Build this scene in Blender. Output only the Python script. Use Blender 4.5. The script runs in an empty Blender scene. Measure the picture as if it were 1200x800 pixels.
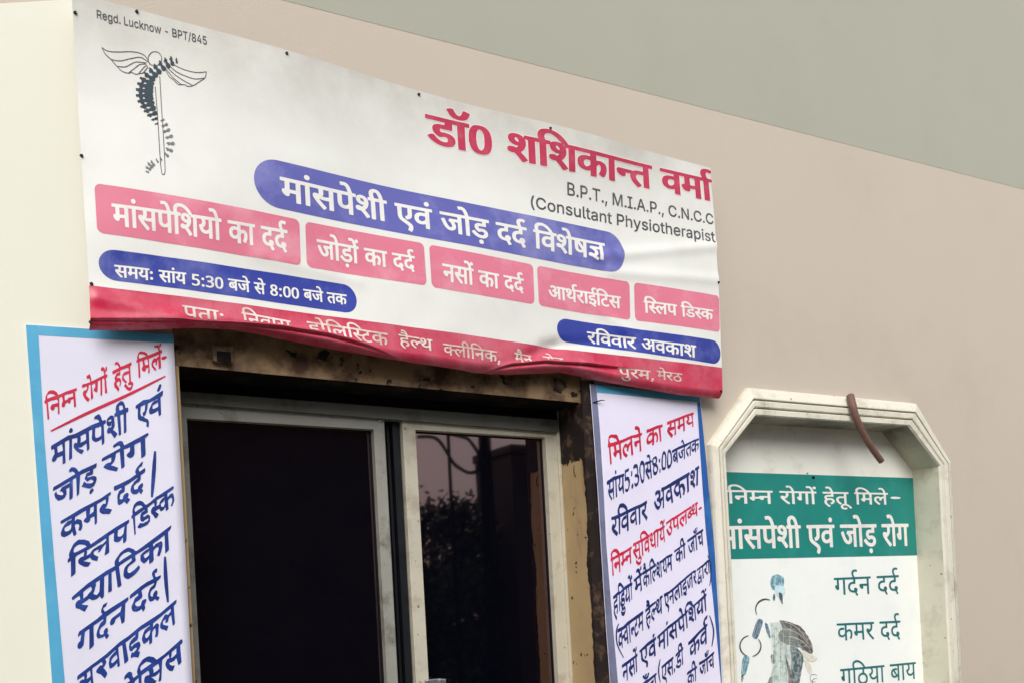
import bpy, bmesh, math, random
from mathutils import Vector, Matrix, noise
random.seed(7)
SC = bpy.context.scene
COL = SC.collection
PI = math.pi

# ------------------------------------------------------------------ camera
F, CX, CY = 1080.0, 600.0, 707.0          # focal length and principal point, in units of a 1200 wide frame
TH, ROLL = math.atan2(1728.0, F), math.radians(3.05)
CAM = Vector((0.0, -2.85, 1.5))
FW = Vector((math.cos(TH), math.sin(TH), 0)); RL = Vector((math.sin(TH), -math.cos(TH), 0)); UP = Vector((0, 0, 1))
CR = RL * math.cos(ROLL) - UP * math.sin(ROLL)
CU = RL * math.sin(ROLL) + UP * math.cos(ROLL)
cd = bpy.data.cameras.new('camera'); cam = bpy.data.objects.new('camera', cd); COL.objects.link(cam)
cam.matrix_world = Matrix(((CR.x, CU.x, -FW.x, CAM.x), (CR.y, CU.y, -FW.y, CAM.y), (CR.z, CU.z, -FW.z, CAM.z), (0, 0, 0, 1)))
cd.sensor_width = 36; cd.lens = F / 1200 * 36; cd.sensor_fit = 'HORIZONTAL'
cd.shift_x = 0; cd.shift_y = (CY - 400) / 1200
cd.clip_start = 0.05; cd.clip_end = 2000
SC.camera = cam

# ------------------------------------------------------------------ sky, sun, exposure
SUN_EL, SUN_AZ = math.radians(41), math.radians(208)     # azimuth measured clockwise from +Y
W = bpy.data.worlds.new('World'); SC.world = W; W.use_nodes = True
wn = W.node_tree.nodes; wl = W.node_tree.links
sky = wn.new('ShaderNodeTexSky'); sky.sky_type = 'NISHITA'; sky.sun_disc = False
sky.sun_elevation = SUN_EL; sky.sun_rotation = SUN_AZ; sky.dust_density = 3.0; sky.air_density = 1.0
hs = wn.new('ShaderNodeHueSaturation'); hs.inputs['Saturation'].default_value = 0.30
wl.new(sky.outputs[0], hs.inputs['Color'])
bg = wn['Background']; bg.inputs['Strength'].default_value = 0.15
wl.new(hs.outputs[0], bg.inputs['Color'])
sd = bpy.data.lights.new('sun', 'SUN'); so = bpy.data.objects.new('sun', sd); COL.objects.link(so)
sd.energy = 1.3; sd.angle = math.radians(36); sd.color = (1.0, 0.985, 0.955)
sv = Vector((math.sin(SUN_AZ) * math.cos(SUN_EL), math.cos(SUN_AZ) * math.cos(SUN_EL), math.sin(SUN_EL)))
so.rotation_euler = sv.to_track_quat('Z', 'Y').to_euler(); so.location = sv * 30
VS = SC.view_settings
SC.display_settings.display_device = 'sRGB'
VS.view_transform = 'Standard'; VS.look = 'None'; VS.gamma = 1; VS.use_curve_mapping = False
VS.exposure = 0.41

# ------------------------------------------------------------------ helpers
def ray(px, py):
    return FW * F + CR * (px - CX) + CU * (CY - py)
def P(px, py, Y=0.0):
    """point of the plane y = Y (parallel to the shop wall) seen at this place of the photograph"""
    d = ray(px, py); return CAM + d * ((Y - CAM.y) / d.y)
def Q(px, py, Y=0.0):
    p = P(px, py, Y); return (p.x, p.z)
def srgb(r, g, b):
    f = lambda c: (c / 255 / 12.92) if c <= 10 else ((c / 255 + .055) / 1.055) ** 2.4
    return (f(r), f(g), f(b), 1)

def material(name, col, rough=.6, dirt=None, dirt_amt=.0, scale=6, bump=0.0, bscale=60, var=.06, spec=.4, streak=False,
             metallic=0, lo=.52, hi=.68, transl=0, seed=0, spots=None, spot_scale=30, spot_th=.7, zdust_shade=None):
    m = bpy.data.materials.new(name); m.use_nodes = True
    n, l = m.node_tree.nodes, m.node_tree.links
    b = n['Principled BSDF']
    b.inputs['Roughness'].default_value = rough; b.inputs['Specular IOR Level'].default_value = spec
    b.inputs['Metallic'].default_value = metallic
    tc = n.new('ShaderNodeTexCoord'); mp = n.new('ShaderNodeMapping'); l.new(tc.outputs['Object'], mp.inputs[0])
    mp.inputs['Location'].default_value = (seed * 3.7, seed * 1.3, seed * 2.1)
    def nz(sc, det=6, rough_=.6, stretch=None):
        t = n.new('ShaderNodeTexNoise'); t.inputs['Scale'].default_value = sc; t.inputs['Detail'].default_value = det
        t.inputs['Roughness'].default_value = rough_
        if stretch:
            m2 = n.new('ShaderNodeMapping'); m2.inputs['Scale'].default_value = stretch; l.new(mp.outputs[0], m2.inputs[0]); l.new(m2.outputs[0], t.inputs[0])
        else: l.new(mp.outputs[0], t.inputs[0])
        return t.outputs['Fac']
    def rng(x, a, b_, c=0, d=1):
        r = n.new('ShaderNodeMapRange'); r.inputs['From Min'].default_value = a; r.inputs['From Max'].default_value = b_
        r.inputs['To Min'].default_value = c; r.inputs['To Max'].default_value = d; r.clamp = True; l.new(x, r.inputs['Value']); return r.outputs[0]
    def mix(f, a, b_):
        x = n.new('ShaderNodeMix'); x.data_type = 'RGBA'
        if isinstance(f, float): x.inputs[0].default_value = f
        else: l.new(f, x.inputs[0])
        for s, v in ((6, a), (7, b_)):
            if isinstance(v, tuple): x.inputs[s].default_value = v
            else: l.new(v, x.inputs[s])
        return x.outputs[2]
    dk = tuple(c * (1 - var * 2.2) for c in col[:3]) + (1,); lt = tuple(min(.95, c * (1 + var)) for c in col[:3]) + (1,)
    c = mix(rng(nz(scale * .6, 5), .3, .7), dk, lt)
    if dirt:
        c = mix(rng(nz(scale, 8, .65, (1, 1, .18) if streak else None), lo, hi, 0, dirt_amt), c, dirt)
    if spots:
        c = mix(rng(nz(spot_scale, 3, .5), spot_th, spot_th + .04), c, spots)
    if zdust_shade:                                            # grime and painted-in shade towards one edge, broken up by noise
        z0, z1, dc, amt = zdust_shade
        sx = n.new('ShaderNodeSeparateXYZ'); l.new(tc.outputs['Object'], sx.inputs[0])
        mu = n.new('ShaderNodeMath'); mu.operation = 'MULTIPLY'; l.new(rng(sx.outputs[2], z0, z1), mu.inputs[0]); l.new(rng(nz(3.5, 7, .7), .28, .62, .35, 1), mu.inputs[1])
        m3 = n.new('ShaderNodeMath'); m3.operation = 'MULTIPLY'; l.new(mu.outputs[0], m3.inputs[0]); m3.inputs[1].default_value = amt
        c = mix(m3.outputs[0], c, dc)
    l.new(c, b.inputs['Base Color'])
    rr = rng(nz(scale * 2, 4), .3, .7, max(.02, rough - .08), min(1, rough + .08)); l.new(rr, b.inputs['Roughness'])
    if bump:
        bp = n.new('ShaderNodeBump'); bp.inputs['Strength'].default_value = bump; bp.inputs['Distance'].default_value = .004
        l.new(nz(bscale, 6), bp.inputs['Height']); l.new(bp.outputs[0], b.inputs['Normal'])
    return m

def mesh(name, verts, faces, mat, parent=None, smooth=False):
    me = bpy.data.meshes.new(name); me.from_pydata([tuple(v) for v in verts], [], faces); me.update()
    return link(name, me, mat, parent, smooth)
def link(name, me, mat, parent=None, smooth=False):
    o = bpy.data.objects.new(name, me); COL.objects.link(o)
    if mat: me.materials.append(mat)
    if parent: o.parent = parent
    if smooth: me.polygons.foreach_set('use_smooth', [True] * len(me.polygons))
    return o
def bm_obj(name, bm, mat, parent=None, smooth=False):
    bmesh.ops.recalc_face_normals(bm, faces=bm.faces)
    me = bpy.data.meshes.new(name); bm.to_mesh(me); bm.free(); return link(name, me, mat, parent, smooth)
def thing(name, label, cat, group=None, loc=(0, 0, 0)):
    o = bpy.data.objects.new(name, None); COL.objects.link(o); o.empty_display_size = .1
    o['label'] = label; o['category'] = cat
    if group: o['group'] = group
    return o
def tag(o, label, cat, group=None):
    o['label'] = label; o['category'] = cat
    if group: o['group'] = group
    return o
def box(bm, x0, x1, y0, y1, z0, z1, bev=0.0):
    r = bmesh.ops.create_cube(bm, size=1)
    vs = r['verts']
    for v in vs:
        v.co = Vector((x0 + (v.co.x + .5) * (x1 - x0), y0 + (v.co.y + .5) * (y1 - y0), z0 + (v.co.z + .5) * (z1 - z0)))
    if bev:
        es = list({e for v in vs for e in v.link_edges})
        bmesh.ops.bevel(bm, geom=es, offset=bev, segments=2, affect='EDGES', profile=.5)
def fill(polys, off=0.0):
    """flat fill of closed outlines (holes by nesting) -> (verts 2d, faces)"""
    cu = bpy.data.curves.new('t', 'CURVE'); cu.dimensions = '2D'; cu.fill_mode = 'BOTH'; cu.offset = off
    for p in polys:
        s = cu.splines.new('POLY'); s.points.add(len(p) - 1); s.use_cyclic_u = True
        for i, q in enumerate(p): s.points[i].co = (q[0], q[1], 0, 1)
    o = bpy.data.objects.new('t', cu); COL.objects.link(o)
    me = o.to_mesh()
    v = [(a.co.x, a.co.y) for a in me.vertices]; f = [tuple(p.vertices) for p in me.polygons]
    o.to_mesh_clear(); bpy.data.objects.remove(o); bpy.data.curves.remove(cu)
    return v, f
def plate(name, polys, y0, y1, mat, parent=None, bev=0):
    """outlines in (x, z), solid from y0 (front) to y1"""
    v, f = fill(polys)
    bm = bmesh.new()
    vs = [bm.verts.new((a, y0, b)) for a, b in v]
    for q in f: bm.faces.new([vs[i] for i in q])
    bmesh.ops.remove_doubles(bm, verts=bm.verts, dist=1e-6)
    bmesh.ops.dissolve_limit(bm, angle_limit=.01, verts=bm.verts, edges=bm.edges)
    r = bmesh.ops.extrude_face_region(bm, geom=list(bm.faces))
    for e in r['geom']:
        if isinstance(e, bmesh.types.BMVert): e.co.y = y1
    bmesh.ops.recalc_face_normals(bm, faces=bm.faces)
    if bev:
        es = [e for e in bm.edges if len(e.link_faces) == 2 and e.calc_face_angle(0) > .5]
        bmesh.ops.bevel(bm, geom=es, offset=bev, segments=2, affect='EDGES', profile=.5)
    return bm_obj(name, bm, mat, parent)
def rect(x0, x1, z0, z1): return [(x0, z0), (x1, z0), (x1, z1), (x0, z1)]
def tube(bm, pts, r, n=8, r1=None):
    pts = [Vector(p) for p in pts]; rings = []
    for i, p in enumerate(pts):
        t = (pts[min(i + 1, len(pts) - 1)] - pts[max(i - 1, 0)]).normalized()
        a = t.orthogonal().normalized() if not rings else (pa - t * pa.dot(t)).normalized()
        pa = a; b = t.cross(a)
        k = i / max(1, len(pts) - 1); rr = r + ((r1 if r1 is not None else r) - r) * k
        rings.append([bm.verts.new(p + (a * math.cos(2 * PI * j / n) + b * math.sin(2 * PI * j / n)) * rr) for j in range(n)])
    for i in range(len(rings) - 1):
        for j in range(n): bm.faces.new((rings[i][j], rings[i][(j + 1) % n], rings[i + 1][(j + 1) % n], rings[i + 1][j]))
    bm.faces.new(rings[0][::-1]); bm.faces.new(rings[-1])
def smoothpts(pts, n=4):
    """Catmull-Rom through points"""
    pts = [Vector(p) for p in pts]; out = []
    for i in range(len(pts) - 1):
        a, b, c, d = pts[max(i - 1, 0)], pts[i], pts[i + 1], pts[min(i + 2, len(pts) - 1)]
        for k in range(n):
            t = k / n
            out.append(.5 * ((2 * b) + (c - a) * t + (2 * a - 5 * b + 4 * c - d) * t * t + (3 * b - a - 3 * c + d) * t ** 3))
    out.append(pts[-1]); return out

# ------------------------------------------------------------------ lettering
_fc = {}
def glyph(gi):
    if gi not in _fc:
        loops = []
        for c in GLYPHS[gi]:
            x, y, l = c[0], c[1], [(c[0] * 3, c[1] * 3)]
            for k in range(2, len(c), 2):
                x += c[k]; y += c[k + 1]; l.append((x * 3, y * 3))
            loops.append(l)
        _fc[gi] = fill(loops)
    return _fc[gi]
def line_mesh(key, wob=0.0, seed=0):
    V, Fc, layer = [], [], []
    T = LINES[key]
    for i in range(len(T) // 3):
        g, x, y = T[3 * i:3 * i + 3]
        v, f = glyph(g); b = len(V)
        for a, c in v:
            a += x; c += y
            if wob:
                n1 = noise.noise((a / 420, c / 420, seed * 7.1)); n2 = noise.noise((a / 420 + 50, c / 420, seed * 7.1))
                n3 = noise.noise((a / 110, c / 110, seed * 3.1 + 20)); n4 = noise.noise((a / 110, c / 110, seed * 3.1 + 40))
                a += wob * (n1 * 60 + n3 * 14); c += wob * (n2 * 45 + n4 * 14)
            V.append((a, c)); layer.append(i % 3)
        Fc += [tuple(b + q for q in t) for t in f]
    return V, Fc, layer
def quadmap(c00, c10, c01, c11):
    def f(u, v):
        return tuple((c00[k] * (1 - u) + c10[k] * u) * (1 - v) + (c01[k] * (1 - u) + c11[k] * u) * v for k in (0, 1))
    return f
def write(key, h0, h1, z0, z1, Y, mat, parent, off=0, wob=0, lift=.001, disp=None, grid=None, head=622, lean=.054, clip=None, name='lettering', seed=0, extra=0):
    """one printed or painted line: head line from h0 to h1 (photo places), letter heights z0 and z1"""
    V, Fc, lay = line_mesh(key, wob, seed)
    x0 = min(v[0] for v in V) + off; x1 = max(v[0] for v in V) - off
    m = quadmap(Q(h0[0] + lean * z0, h0[1] + z0, Y), Q(h1[0] + lean * z1, h1[1] + z1, Y), Q(*h0, Y), Q(*h1, Y))
    bm = bmesh.new(); vs = []
    for (a, c), k in zip(V, lay):
        x, z = m((a - x0) / (x1 - x0), c / head)
        vs.append(bm.verts.new((x, -k * .00012, z)))
    for q in Fc:
        try: bm.faces.new([vs[i] for i in q])
        except ValueError: pass
    return drape(bm, Y, mat, parent, lift + extra, disp, grid, clip, name)
def drape(bm, Y, mat, parent, lift, disp, grid, clip, name):
    if grid:
        for ax in (0, 2):
            cs = [v.co[ax] for v in bm.verts]; a, b = min(cs), max(cs)
            k = math.ceil(a / grid)
            while k * grid < b:
                p = Vector((0, 0, 0)); p[ax] = k * grid; nn = Vector((0, 0, 0)); nn[ax] = 1
                bmesh.ops.bisect_plane(bm, geom=bm.verts[:] + bm.edges[:] + bm.faces[:], plane_co=p, plane_no=nn); k += 1
    if clip:
        bmesh.ops.delete(bm, geom=[f for f in bm.faces if clip(f.calc_center_median())], context='FACES')
    for v in bm.verts:
        v.co.y += Y - lift + (disp(v.co.x, v.co.z) if disp else 0)
    for f in bm.faces:
        f.normal_update()
        if f.normal.y > 0: f.normal_flip()
    me = bpy.data.meshes.new(name); bm.to_mesh(me); bm.free(); return link(name, me, mat, parent, True)
def flat(polys, Y, mat, parent, lift, name, disp=None, grid=None, clip=None):
    """flat print: outlines in (x, z)"""
    v, f = fill(polys); bm = bmesh.new(); vs = [bm.verts.new((a, 0, b)) for a, b in v]
    for q in f: bm.faces.new([vs[i] for i in q])
    return drape(bm, Y, mat, parent, lift, disp, grid, clip, name)
def rounded(tl, tr, br, bl, Y, rad):
    a, b, c, d = Q(*tl, Y), Q(*tr, Y), Q(*br, Y), Q(*bl, Y)
    m = quadmap(d, c, a, b)
    w = math.dist(a, b); h = (math.dist(a, d) + math.dist(b, c)) / 2; r = min(rad * h, h * .499)
    out = []
    for cx, cy, s in ((w - r, h - r, 0), (r, h - r, 1), (r, r, 2), (w - r, r, 3)):
        for k in range(9):
            t = (s + k / 8) * PI / 2; out.append(m((cx + r * math.cos(t)) / w, (cy + r * math.sin(t)) / h))
    return out
def ribbon(bm, pts, w, closed=False, taper=False):
    pts = [Vector(p) for p in pts]; n = len(pts); L = []
    for i, p in enumerate(pts):
        t = (pts[(i + 1) % n] - pts[i - 1]) if closed else (pts[min(i + 1, n - 1)] - pts[max(i - 1, 0)])
        t.normalize(); nn = Vector((-t.y, t.x)) * (w / 2 * (1 if not taper else .4 + .6 * math.sin(PI * (i + .5) / n)))
        L.append((bm.verts.new((p.x + nn.x, 0, p.y + nn.y)), bm.verts.new((p.x - nn.x, 0, p.y - nn.y))))
    for i in range(n if closed else n - 1):
        a, b = L[i], L[(i + 1) % n]; bm.faces.new((a[0], a[1], b[1], b[0]))
def interp(tab, x):
    if x <= tab[0][0]: return tab[0][1]
    for (a, p), (b, q) in zip(tab, tab[1:]):
        if x <= b: return p + (q - p) * (x - a) / (b - a)
    return tab[-1][1]
def sstep(a, b, x):
    t = max(0, min(1, (x - a) / (b - a))); return t * t * (3 - 2 * t)
# letter outlines: closed loops, first point then steps, in 3/1000 of an em
GLYPHS = [
[[99,-4,-25,4,-17,6,-11,5,-17,10,-16,12,-14,15,-3,5,1,2,20,15,7,3,9,0,9,-3,10,-11,12,-12,14,-9,11,-5,15,-4,10,0,12,2,7,5,4,10,0,10,-2,6,-5,5,-5,2,-7,1,-12,-2,-18,-6,-10,0,-6,2,-14,9,-14,13,-8,12,-3,12,0,14,2,8,4,7,7,7,15,8,13,3,10,2,35,0,1,1,0,18,-2,1,-101,0,-21,0,-6,2,-3,2,0,24,3,3,6,1,204,0,7,-1,3,-3,1,-22,-1,-3,-9,-3,-25,0,-2,-1,0,-45,-2,-3,-8,-3,-69,0,-4,-1,-4,-4,-1,-2,0,-10,4,-6,4,-4,15,2,29,-1,20,-5,11,-6,7,-5,8,-8,5,-11,2,-10,0,-14,-4,-10,-6,-12,-11,-10,-13,-7,-21,-6,-12,-1]],
[[25,-4,-7,3,-2,3,0,176,-1,1,-19,0,-9,3,-1,3,0,21,3,3,8,2,68,0,29,0,9,-2,1,-3,0,-22,-2,-3,-7,-2,-24,0,-1,-1,-1,-178,-3,-2,-6,-2],[19,223,-12,2,-12,4,-13,7,-9,7,-8,8,-8,13,-9,18,-2,6,3,2,25,9,12,0,7,-1,3,-2,9,-20,11,-14,10,-7,7,-1,5,1,8,7,5,8,4,9,6,18,10,3,12,-1,24,-8,4,-2,1,-3,-1,-6,-9,-22,-6,-9,-6,-7,-9,-6,-10,-6,-11,-4,-13,-3]],
[[80,-7,-20,4,-13,6,-6,4,-7,6,-9,12,-5,12,-5,12,-5,23,-2,21,1,36,4,26,4,14,8,17,9,12,12,9,10,5,9,2,13,2,24,0,16,-2,8,-3,11,-5,12,-10,9,-13,8,-17,6,-25,3,-30,-2,-34,-3,-22,-6,-19,-9,-16,-11,-12,-5,-3,-10,-6,-13,-4,-14,-2],[88,24,5,0,5,2,8,7,3,5,4,7,4,15,3,27,0,36,-2,19,-3,16,-4,9,-4,8,-5,6,-8,5,-6,0,-4,-2,-6,-5,-6,-9,-6,-19,-3,-26,-1,-18,1,-22,1,-14,4,-18,4,-12,4,-8,6,-5]],
[[112,-4,-5,1,-4,3,-22,29,-18,20,-10,9,-21,1,-12,3,-11,5,-5,5,-2,3,-2,7,1,10,4,8,5,3,14,5,20,0,12,-3,10,-4,10,9,6,9,-2,1,-7,0,-15,2,-14,5,-15,8,-10,8,-7,14,-3,12,0,8,1,7,6,12,7,7,11,6,6,2,14,3,27,0,15,-3,18,-8,12,-10,1,1,0,13,3,2,6,2,98,0,7,-2,3,-2,0,-23,-3,-3,-6,-1,-23,0,-2,-1,0,-178,-2,-3,-8,-2,-34,0,-6,1,-3,3,0,178,-2,2,-20,0,4,-13,2,-14,0,-18,-4,-15,-8,-17,-6,-10,-10,-10,-13,-10,31,-32,12,-15,8,-11,-2,-3,-21,-14,-7,-2],[85,151,3,1,0,4,-2,7,-3,8,-3,4,-6,6,-6,3,-4,-1,-3,-4,-2,-4,0,-5,3,-8,3,-4,7,-4]],
[[25,-4,-7,3,-2,3,0,176,-2,1,-21,1,-5,2,-1,3,0,21,1,2,8,3,13,0,2,1,-5,13,-1,7,0,17,2,10,3,7,7,11,12,11,13,7,11,3,13,3,11,2,25,0,14,-2,20,-4,16,-5,12,-5,22,-13,16,-13,11,-11,13,-14,12,-15,9,-15,0,-2,-1,-1,-8,-2,-34,0,-4,0,-6,3,-17,21,-19,18,-16,12,-14,7,-16,6,-10,2,-10,1,-10,-2,-7,-3,-9,-7,-5,-7,-3,-11,1,-13,5,-14,3,-3,27,0,9,-3,1,-2,0,-22,-2,-3,-8,-2,-22,0,-2,-1,0,-178,-3,-2,-7,-2]],
[[119,-4,-7,2,-2,3,0,39,-24,-5,-20,0,-14,3,-14,4,-16,9,-10,10,-6,13,-4,18,1,15,3,13,7,12,7,8,10,6,10,6,8,2,16,4,29,1,16,-2,1,1,0,21,-112,0,-6,1,-4,2,-1,2,0,24,3,2,7,1,233,0,32,0,8,-2,2,-3,0,-21,-1,-3,-9,-3,-97,0,-1,-1,0,-42,1,-2,13,3,24,0,10,-3,9,-3,11,-6,6,-4,5,-7,3,-6,5,-13,1,-10,0,-12,-1,-11,-5,-17,-9,-21,-7,-12,-9,-3,-8,0,-7,2,-5,2,-20,13,0,2,7,12,6,12,3,10,2,12,0,10,-3,12,-6,8,-4,1,-10,-6,-9,-9,-3,-5,-1,-85,-3,-2,-6,-2],[76,67,8,1,6,4,12,8,8,8,0,35,-20,3,-11,0,-9,-3,-5,-3,-5,-5,-2,-4,-2,-7,0,-14,3,-10,2,-4,5,-4,6,-4]],
[[25,-4,-7,3,-2,3,0,176,-2,1,-18,0,-8,3,-1,3,0,21,2,3,8,2,69,0,28,0,8,-2,2,-3,0,-21,-1,-3,-9,-3,-22,0,-2,-1,0,-177,-2,-3,-8,-2]],
[[43,59,-10,3,-11,6,-10,9,-6,8,-4,9,-3,8,1,9,4,9,7,4,11,3,76,0,33,0,9,-3,1,-3,0,-20,-1,-3,-9,-3,-49,0,-1,-1,0,-16,-1,-4,-2,-6,-3,-3,-6,-3,-11,-3],[-4,180,-7,1,-2,3,0,22,1,2,4,2,6,1,130,0,7,-2,2,-3,0,-22,-1,-2,-4,-2,-6,-1]],
[[68,-8,-9,3,-20,18,-15,16,-11,15,-7,15,-4,13,0,16,2,7,5,12,8,11,10,6,15,7,17,4,11,2,49,0,1,41,-2,1,-120,0,-5,1,-5,2,-1,2,0,23,3,3,7,1,169,0,32,0,8,-2,2,-3,0,-21,-1,-3,-9,-3,-23,0,-2,-1,0,-178,-3,-2,-7,-2,-33,0,-9,3,-1,3,0,102,-2,1,-39,0,-11,-3,-4,-3,-5,-5,-4,-11,0,-8,2,-7,4,-10,10,-14,16,-16,15,-12,1,-3,-2,-3,-16,-15,-9,-3]],
[[124,-4,-6,2,-3,3,0,39,-25,-5,-23,0,-17,3,-14,6,-16,9,-9,11,-5,11,-4,15,1,16,4,15,7,12,8,8,10,6,10,5,20,5,12,2,22,0,18,-2,1,1,0,21,-119,1,-6,1,-3,3,0,22,1,3,8,2,197,0,7,-1,3,-2,0,-23,-1,-3,-8,-3,-24,0,-1,-1,-1,-178,-3,-2,-6,-2],[77,67,8,1,11,4,14,10,5,6,0,35,-21,3,-12,0,-12,-4,-8,-6,-3,-6,-2,-4,-1,-4,0,-13,3,-9,4,-6,4,-3,3,-2]],
[[138,-4,-6,2,-3,3,0,78,-46,0,-1,-1,0,-13,-2,-5,-2,-5,-8,-6,-10,-2,-16,0,-8,2,-8,4,-6,4,-8,6,-8,12,-6,13,0,8,2,5,5,5,4,2,11,3,6,0,1,1,0,65,-1,2,-1,0,-31,0,-6,2,-3,2,0,25,6,3,11,0,203,0,7,-1,3,-2,0,-23,-1,-3,-8,-3,-24,0,-1,-1,-1,-178,-3,-2,-6,-2],[83,111,46,0,0,68,-47,0]],
[[-68,201,-7,3,-3,3,-10,20,-5,17,0,14,1,7,3,10,6,10,10,7,9,5,22,5,28,0,15,-3,10,-3,7,-3,2,-3,-8,-22,-8,-3,-9,0,-17,6,-4,0,-7,-3,-5,-9,-2,-8,0,-7,2,-8,2,-8,5,-9,7,-12,0,-3,-9,-3]],
[[104,-10,-18,1,-14,3,-18,6,-16,8,-11,7,-18,14,-15,15,-4,6,0,3,2,6,22,17,8,3,13,0,7,-3,4,-3,10,-10,12,-12,11,-7,9,-4,18,-5,12,0,6,2,3,1,3,4,1,5,0,9,-4,6,-4,1,-9,0,-12,-3,-12,-4,-7,-1,-7,1,-8,3,-14,10,-15,13,-8,13,-4,15,0,14,3,10,7,12,8,6,17,8,10,3,17,2,24,0,1,2,0,5,-117,1,-6,1,-5,2,-4,5,-1,4,0,21,1,4,4,4,8,3,8,1,194,0,7,-1,7,-2,4,-3,2,-2,1,-4,0,-21,-3,-6,-4,-3,-7,-3,-21,0,-2,-1,0,-40,-2,-5,-3,-3,-8,-2,-8,-1,-65,0,-2,-2,0,-7,3,-5,19,2,12,0,14,-2,18,-5,12,-6,10,-7,8,-9,6,-11,3,-13,0,-14,-4,-14,-8,-12,-14,-12,-15,-8,-14,-4,-22,-3]],
[[30,-10,-7,0,-7,3,-3,3,-3,5,0,171,-1,1,-15,0,-7,3,-4,3,-3,5,0,22,3,6,3,2,5,2,14,2,-13,6,-11,6,-17,13,-13,19,-8,17,-3,9,3,5,7,4,25,8,14,0,7,-2,4,-3,13,-26,6,-8,4,-3,5,-2,7,0,7,5,4,6,4,10,7,18,4,3,7,3,13,0,26,-8,8,-5,2,-3,1,-4,-5,-18,-5,-10,-11,-17,-7,-6,-11,-7,-22,-10,40,-1,7,-2,3,-3,3,-6,0,-22,-2,-5,-4,-3,-7,-3,-20,0,-1,-1,0,-170,-1,-4,-2,-2,-3,-3,-8,-3]],
[[85,-13,-21,3,-18,7,-15,11,-11,15,-8,16,-7,25,-3,29,0,24,2,23,6,26,7,18,12,17,15,11,15,7,16,3,23,1,8,-1,14,-2,18,-8,15,-13,10,-13,8,-15,6,-22,3,-24,1,-28,-3,-30,-5,-22,-4,-12,-4,-9,-8,-11,-9,-9,-6,-4,-18,-9,-20,-4],[90,30,4,1,3,2,5,4,4,8,5,15,3,27,0,36,-3,27,-4,11,-4,10,-5,6,-6,3,-3,0,-6,-4,-4,-6,-3,-7,-4,-12,-2,-12,-2,-31,1,-32,5,-23,3,-9,4,-7,5,-5]],
[[170,-11,-9,2,-7,4,-2,2,-1,8,-1,0,-19,-12,-5,-2,-4,-1,-10,0,-8,2,-6,5,-16,22,-14,16,-17,17,-15,0,-16,3,-10,5,-11,9,-3,5,-2,8,1,10,2,5,4,6,8,6,10,4,11,2,16,-1,9,-2,10,-4,5,5,0,1,-23,5,-14,6,-12,8,-6,7,-5,7,-4,7,-2,9,-1,14,3,12,3,6,5,7,8,7,10,6,12,4,15,2,17,0,17,-3,12,-4,15,-8,3,5,3,3,8,3,8,1,88,0,10,-2,5,-2,3,-3,3,-5,0,-20,-1,-5,-2,-2,-4,-3,-7,-2,-19,-1,-2,-1,0,-170,-1,-5,-5,-4,-8,-3],[150,27,0,0,1,2,0,142,-1,2,-5,0,-1,-1,3,-19,0,-13,-4,-21,-8,-18,-10,-14,-16,-14,22,-24],[77,159,4,0,-1,5,-5,8,-6,5,-2,0,-1,-2,0,-8,3,-5]],
[[30,-10,-7,0,-7,3,-4,3,-2,5,0,171,-2,1,-14,0,-7,3,-4,3,-2,6,0,21,1,4,2,2,3,3,7,2,6,1,2,1,-3,13,0,17,3,13,2,6,8,12,8,8,11,8,13,6,16,5,21,2,16,0,31,-4,14,-3,18,-7,16,-8,11,-7,15,-11,12,-11,12,-13,12,-15,15,-22,0,-5,-2,-3,-7,-4,-10,-2,-33,1,-7,2,-5,3,-17,22,-18,17,-14,10,-13,7,-19,7,-18,1,-12,-3,-8,-5,-4,-6,-2,-9,1,-13,3,-9,2,-1,26,-1,7,-2,4,-3,3,-6,0,-22,-3,-6,-7,-4,-11,-1,-11,0,-2,-1,0,-170,-1,-4,-5,-5,-8,-3]],
[[124,-10,-6,0,-7,2,-4,3,-2,3,-1,4,0,30,-23,-3,-23,1,-22,6,-10,6,-8,5,-8,8,-8,12,-2,7,-4,17,1,16,4,15,7,13,9,9,8,6,11,7,10,3,9,3,20,2,28,-1,1,2,0,6,-102,1,-11,1,-7,4,-3,4,0,23,1,5,2,2,4,3,6,2,8,1,224,0,38,-1,7,-2,4,-3,2,-2,1,-4,0,-22,-2,-5,-4,-3,-4,-2,-11,-1,-86,0,-1,-2,0,-28,1,-1,12,1,14,0,17,-3,16,-6,11,-9,5,-6,7,-12,4,-12,1,-10,0,-12,-1,-11,-5,-20,-4,-10,-6,-11,-7,-11,-5,-4,-7,-3,-7,0,-9,1,-9,4,-22,14,-2,4,1,4,7,12,5,10,3,9,3,12,-1,17,-3,6,-3,2,-6,-4,-8,-8,-2,-3,0,-81,-1,-4,-5,-5,-8,-3],[74,74,5,-1,6,2,10,7,9,7,0,27,-3,2,-9,1,-15,0,-5,-1,-4,-3,-4,-7,-2,-5,0,-13,1,-4,4,-7]],
[[30,-10,-7,0,-7,3,-4,3,-2,5,0,171,-2,1,-17,1,-8,5,-2,5,0,22,3,6,3,3,7,2,8,1,59,0,29,0,7,-1,7,-3,4,-2,2,-6,0,-22,-3,-6,-7,-4,-11,-1,-11,0,-2,-1,0,-170,-1,-4,-5,-5,-8,-3]],
[[48,52,-12,2,-11,5,-11,8,-9,10,-8,13,-4,11,0,9,3,8,4,6,6,4,14,5,8,0,65,0,33,0,8,-1,8,-2,3,-3,2,-5,0,-21,-1,-4,-4,-5,-8,-3,-46,0,-1,-2,0,-9,-2,-8,-3,-5,-4,-4,-5,-4,-7,-3,-6,-1],[0,173,-6,1,-8,2,-3,3,-2,5,0,22,1,4,4,4,5,2,11,2,122,0,6,-1,8,-3,3,-2,2,-6,0,-21,-1,-4,-4,-5,-5,-2,-11,-1]],
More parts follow.
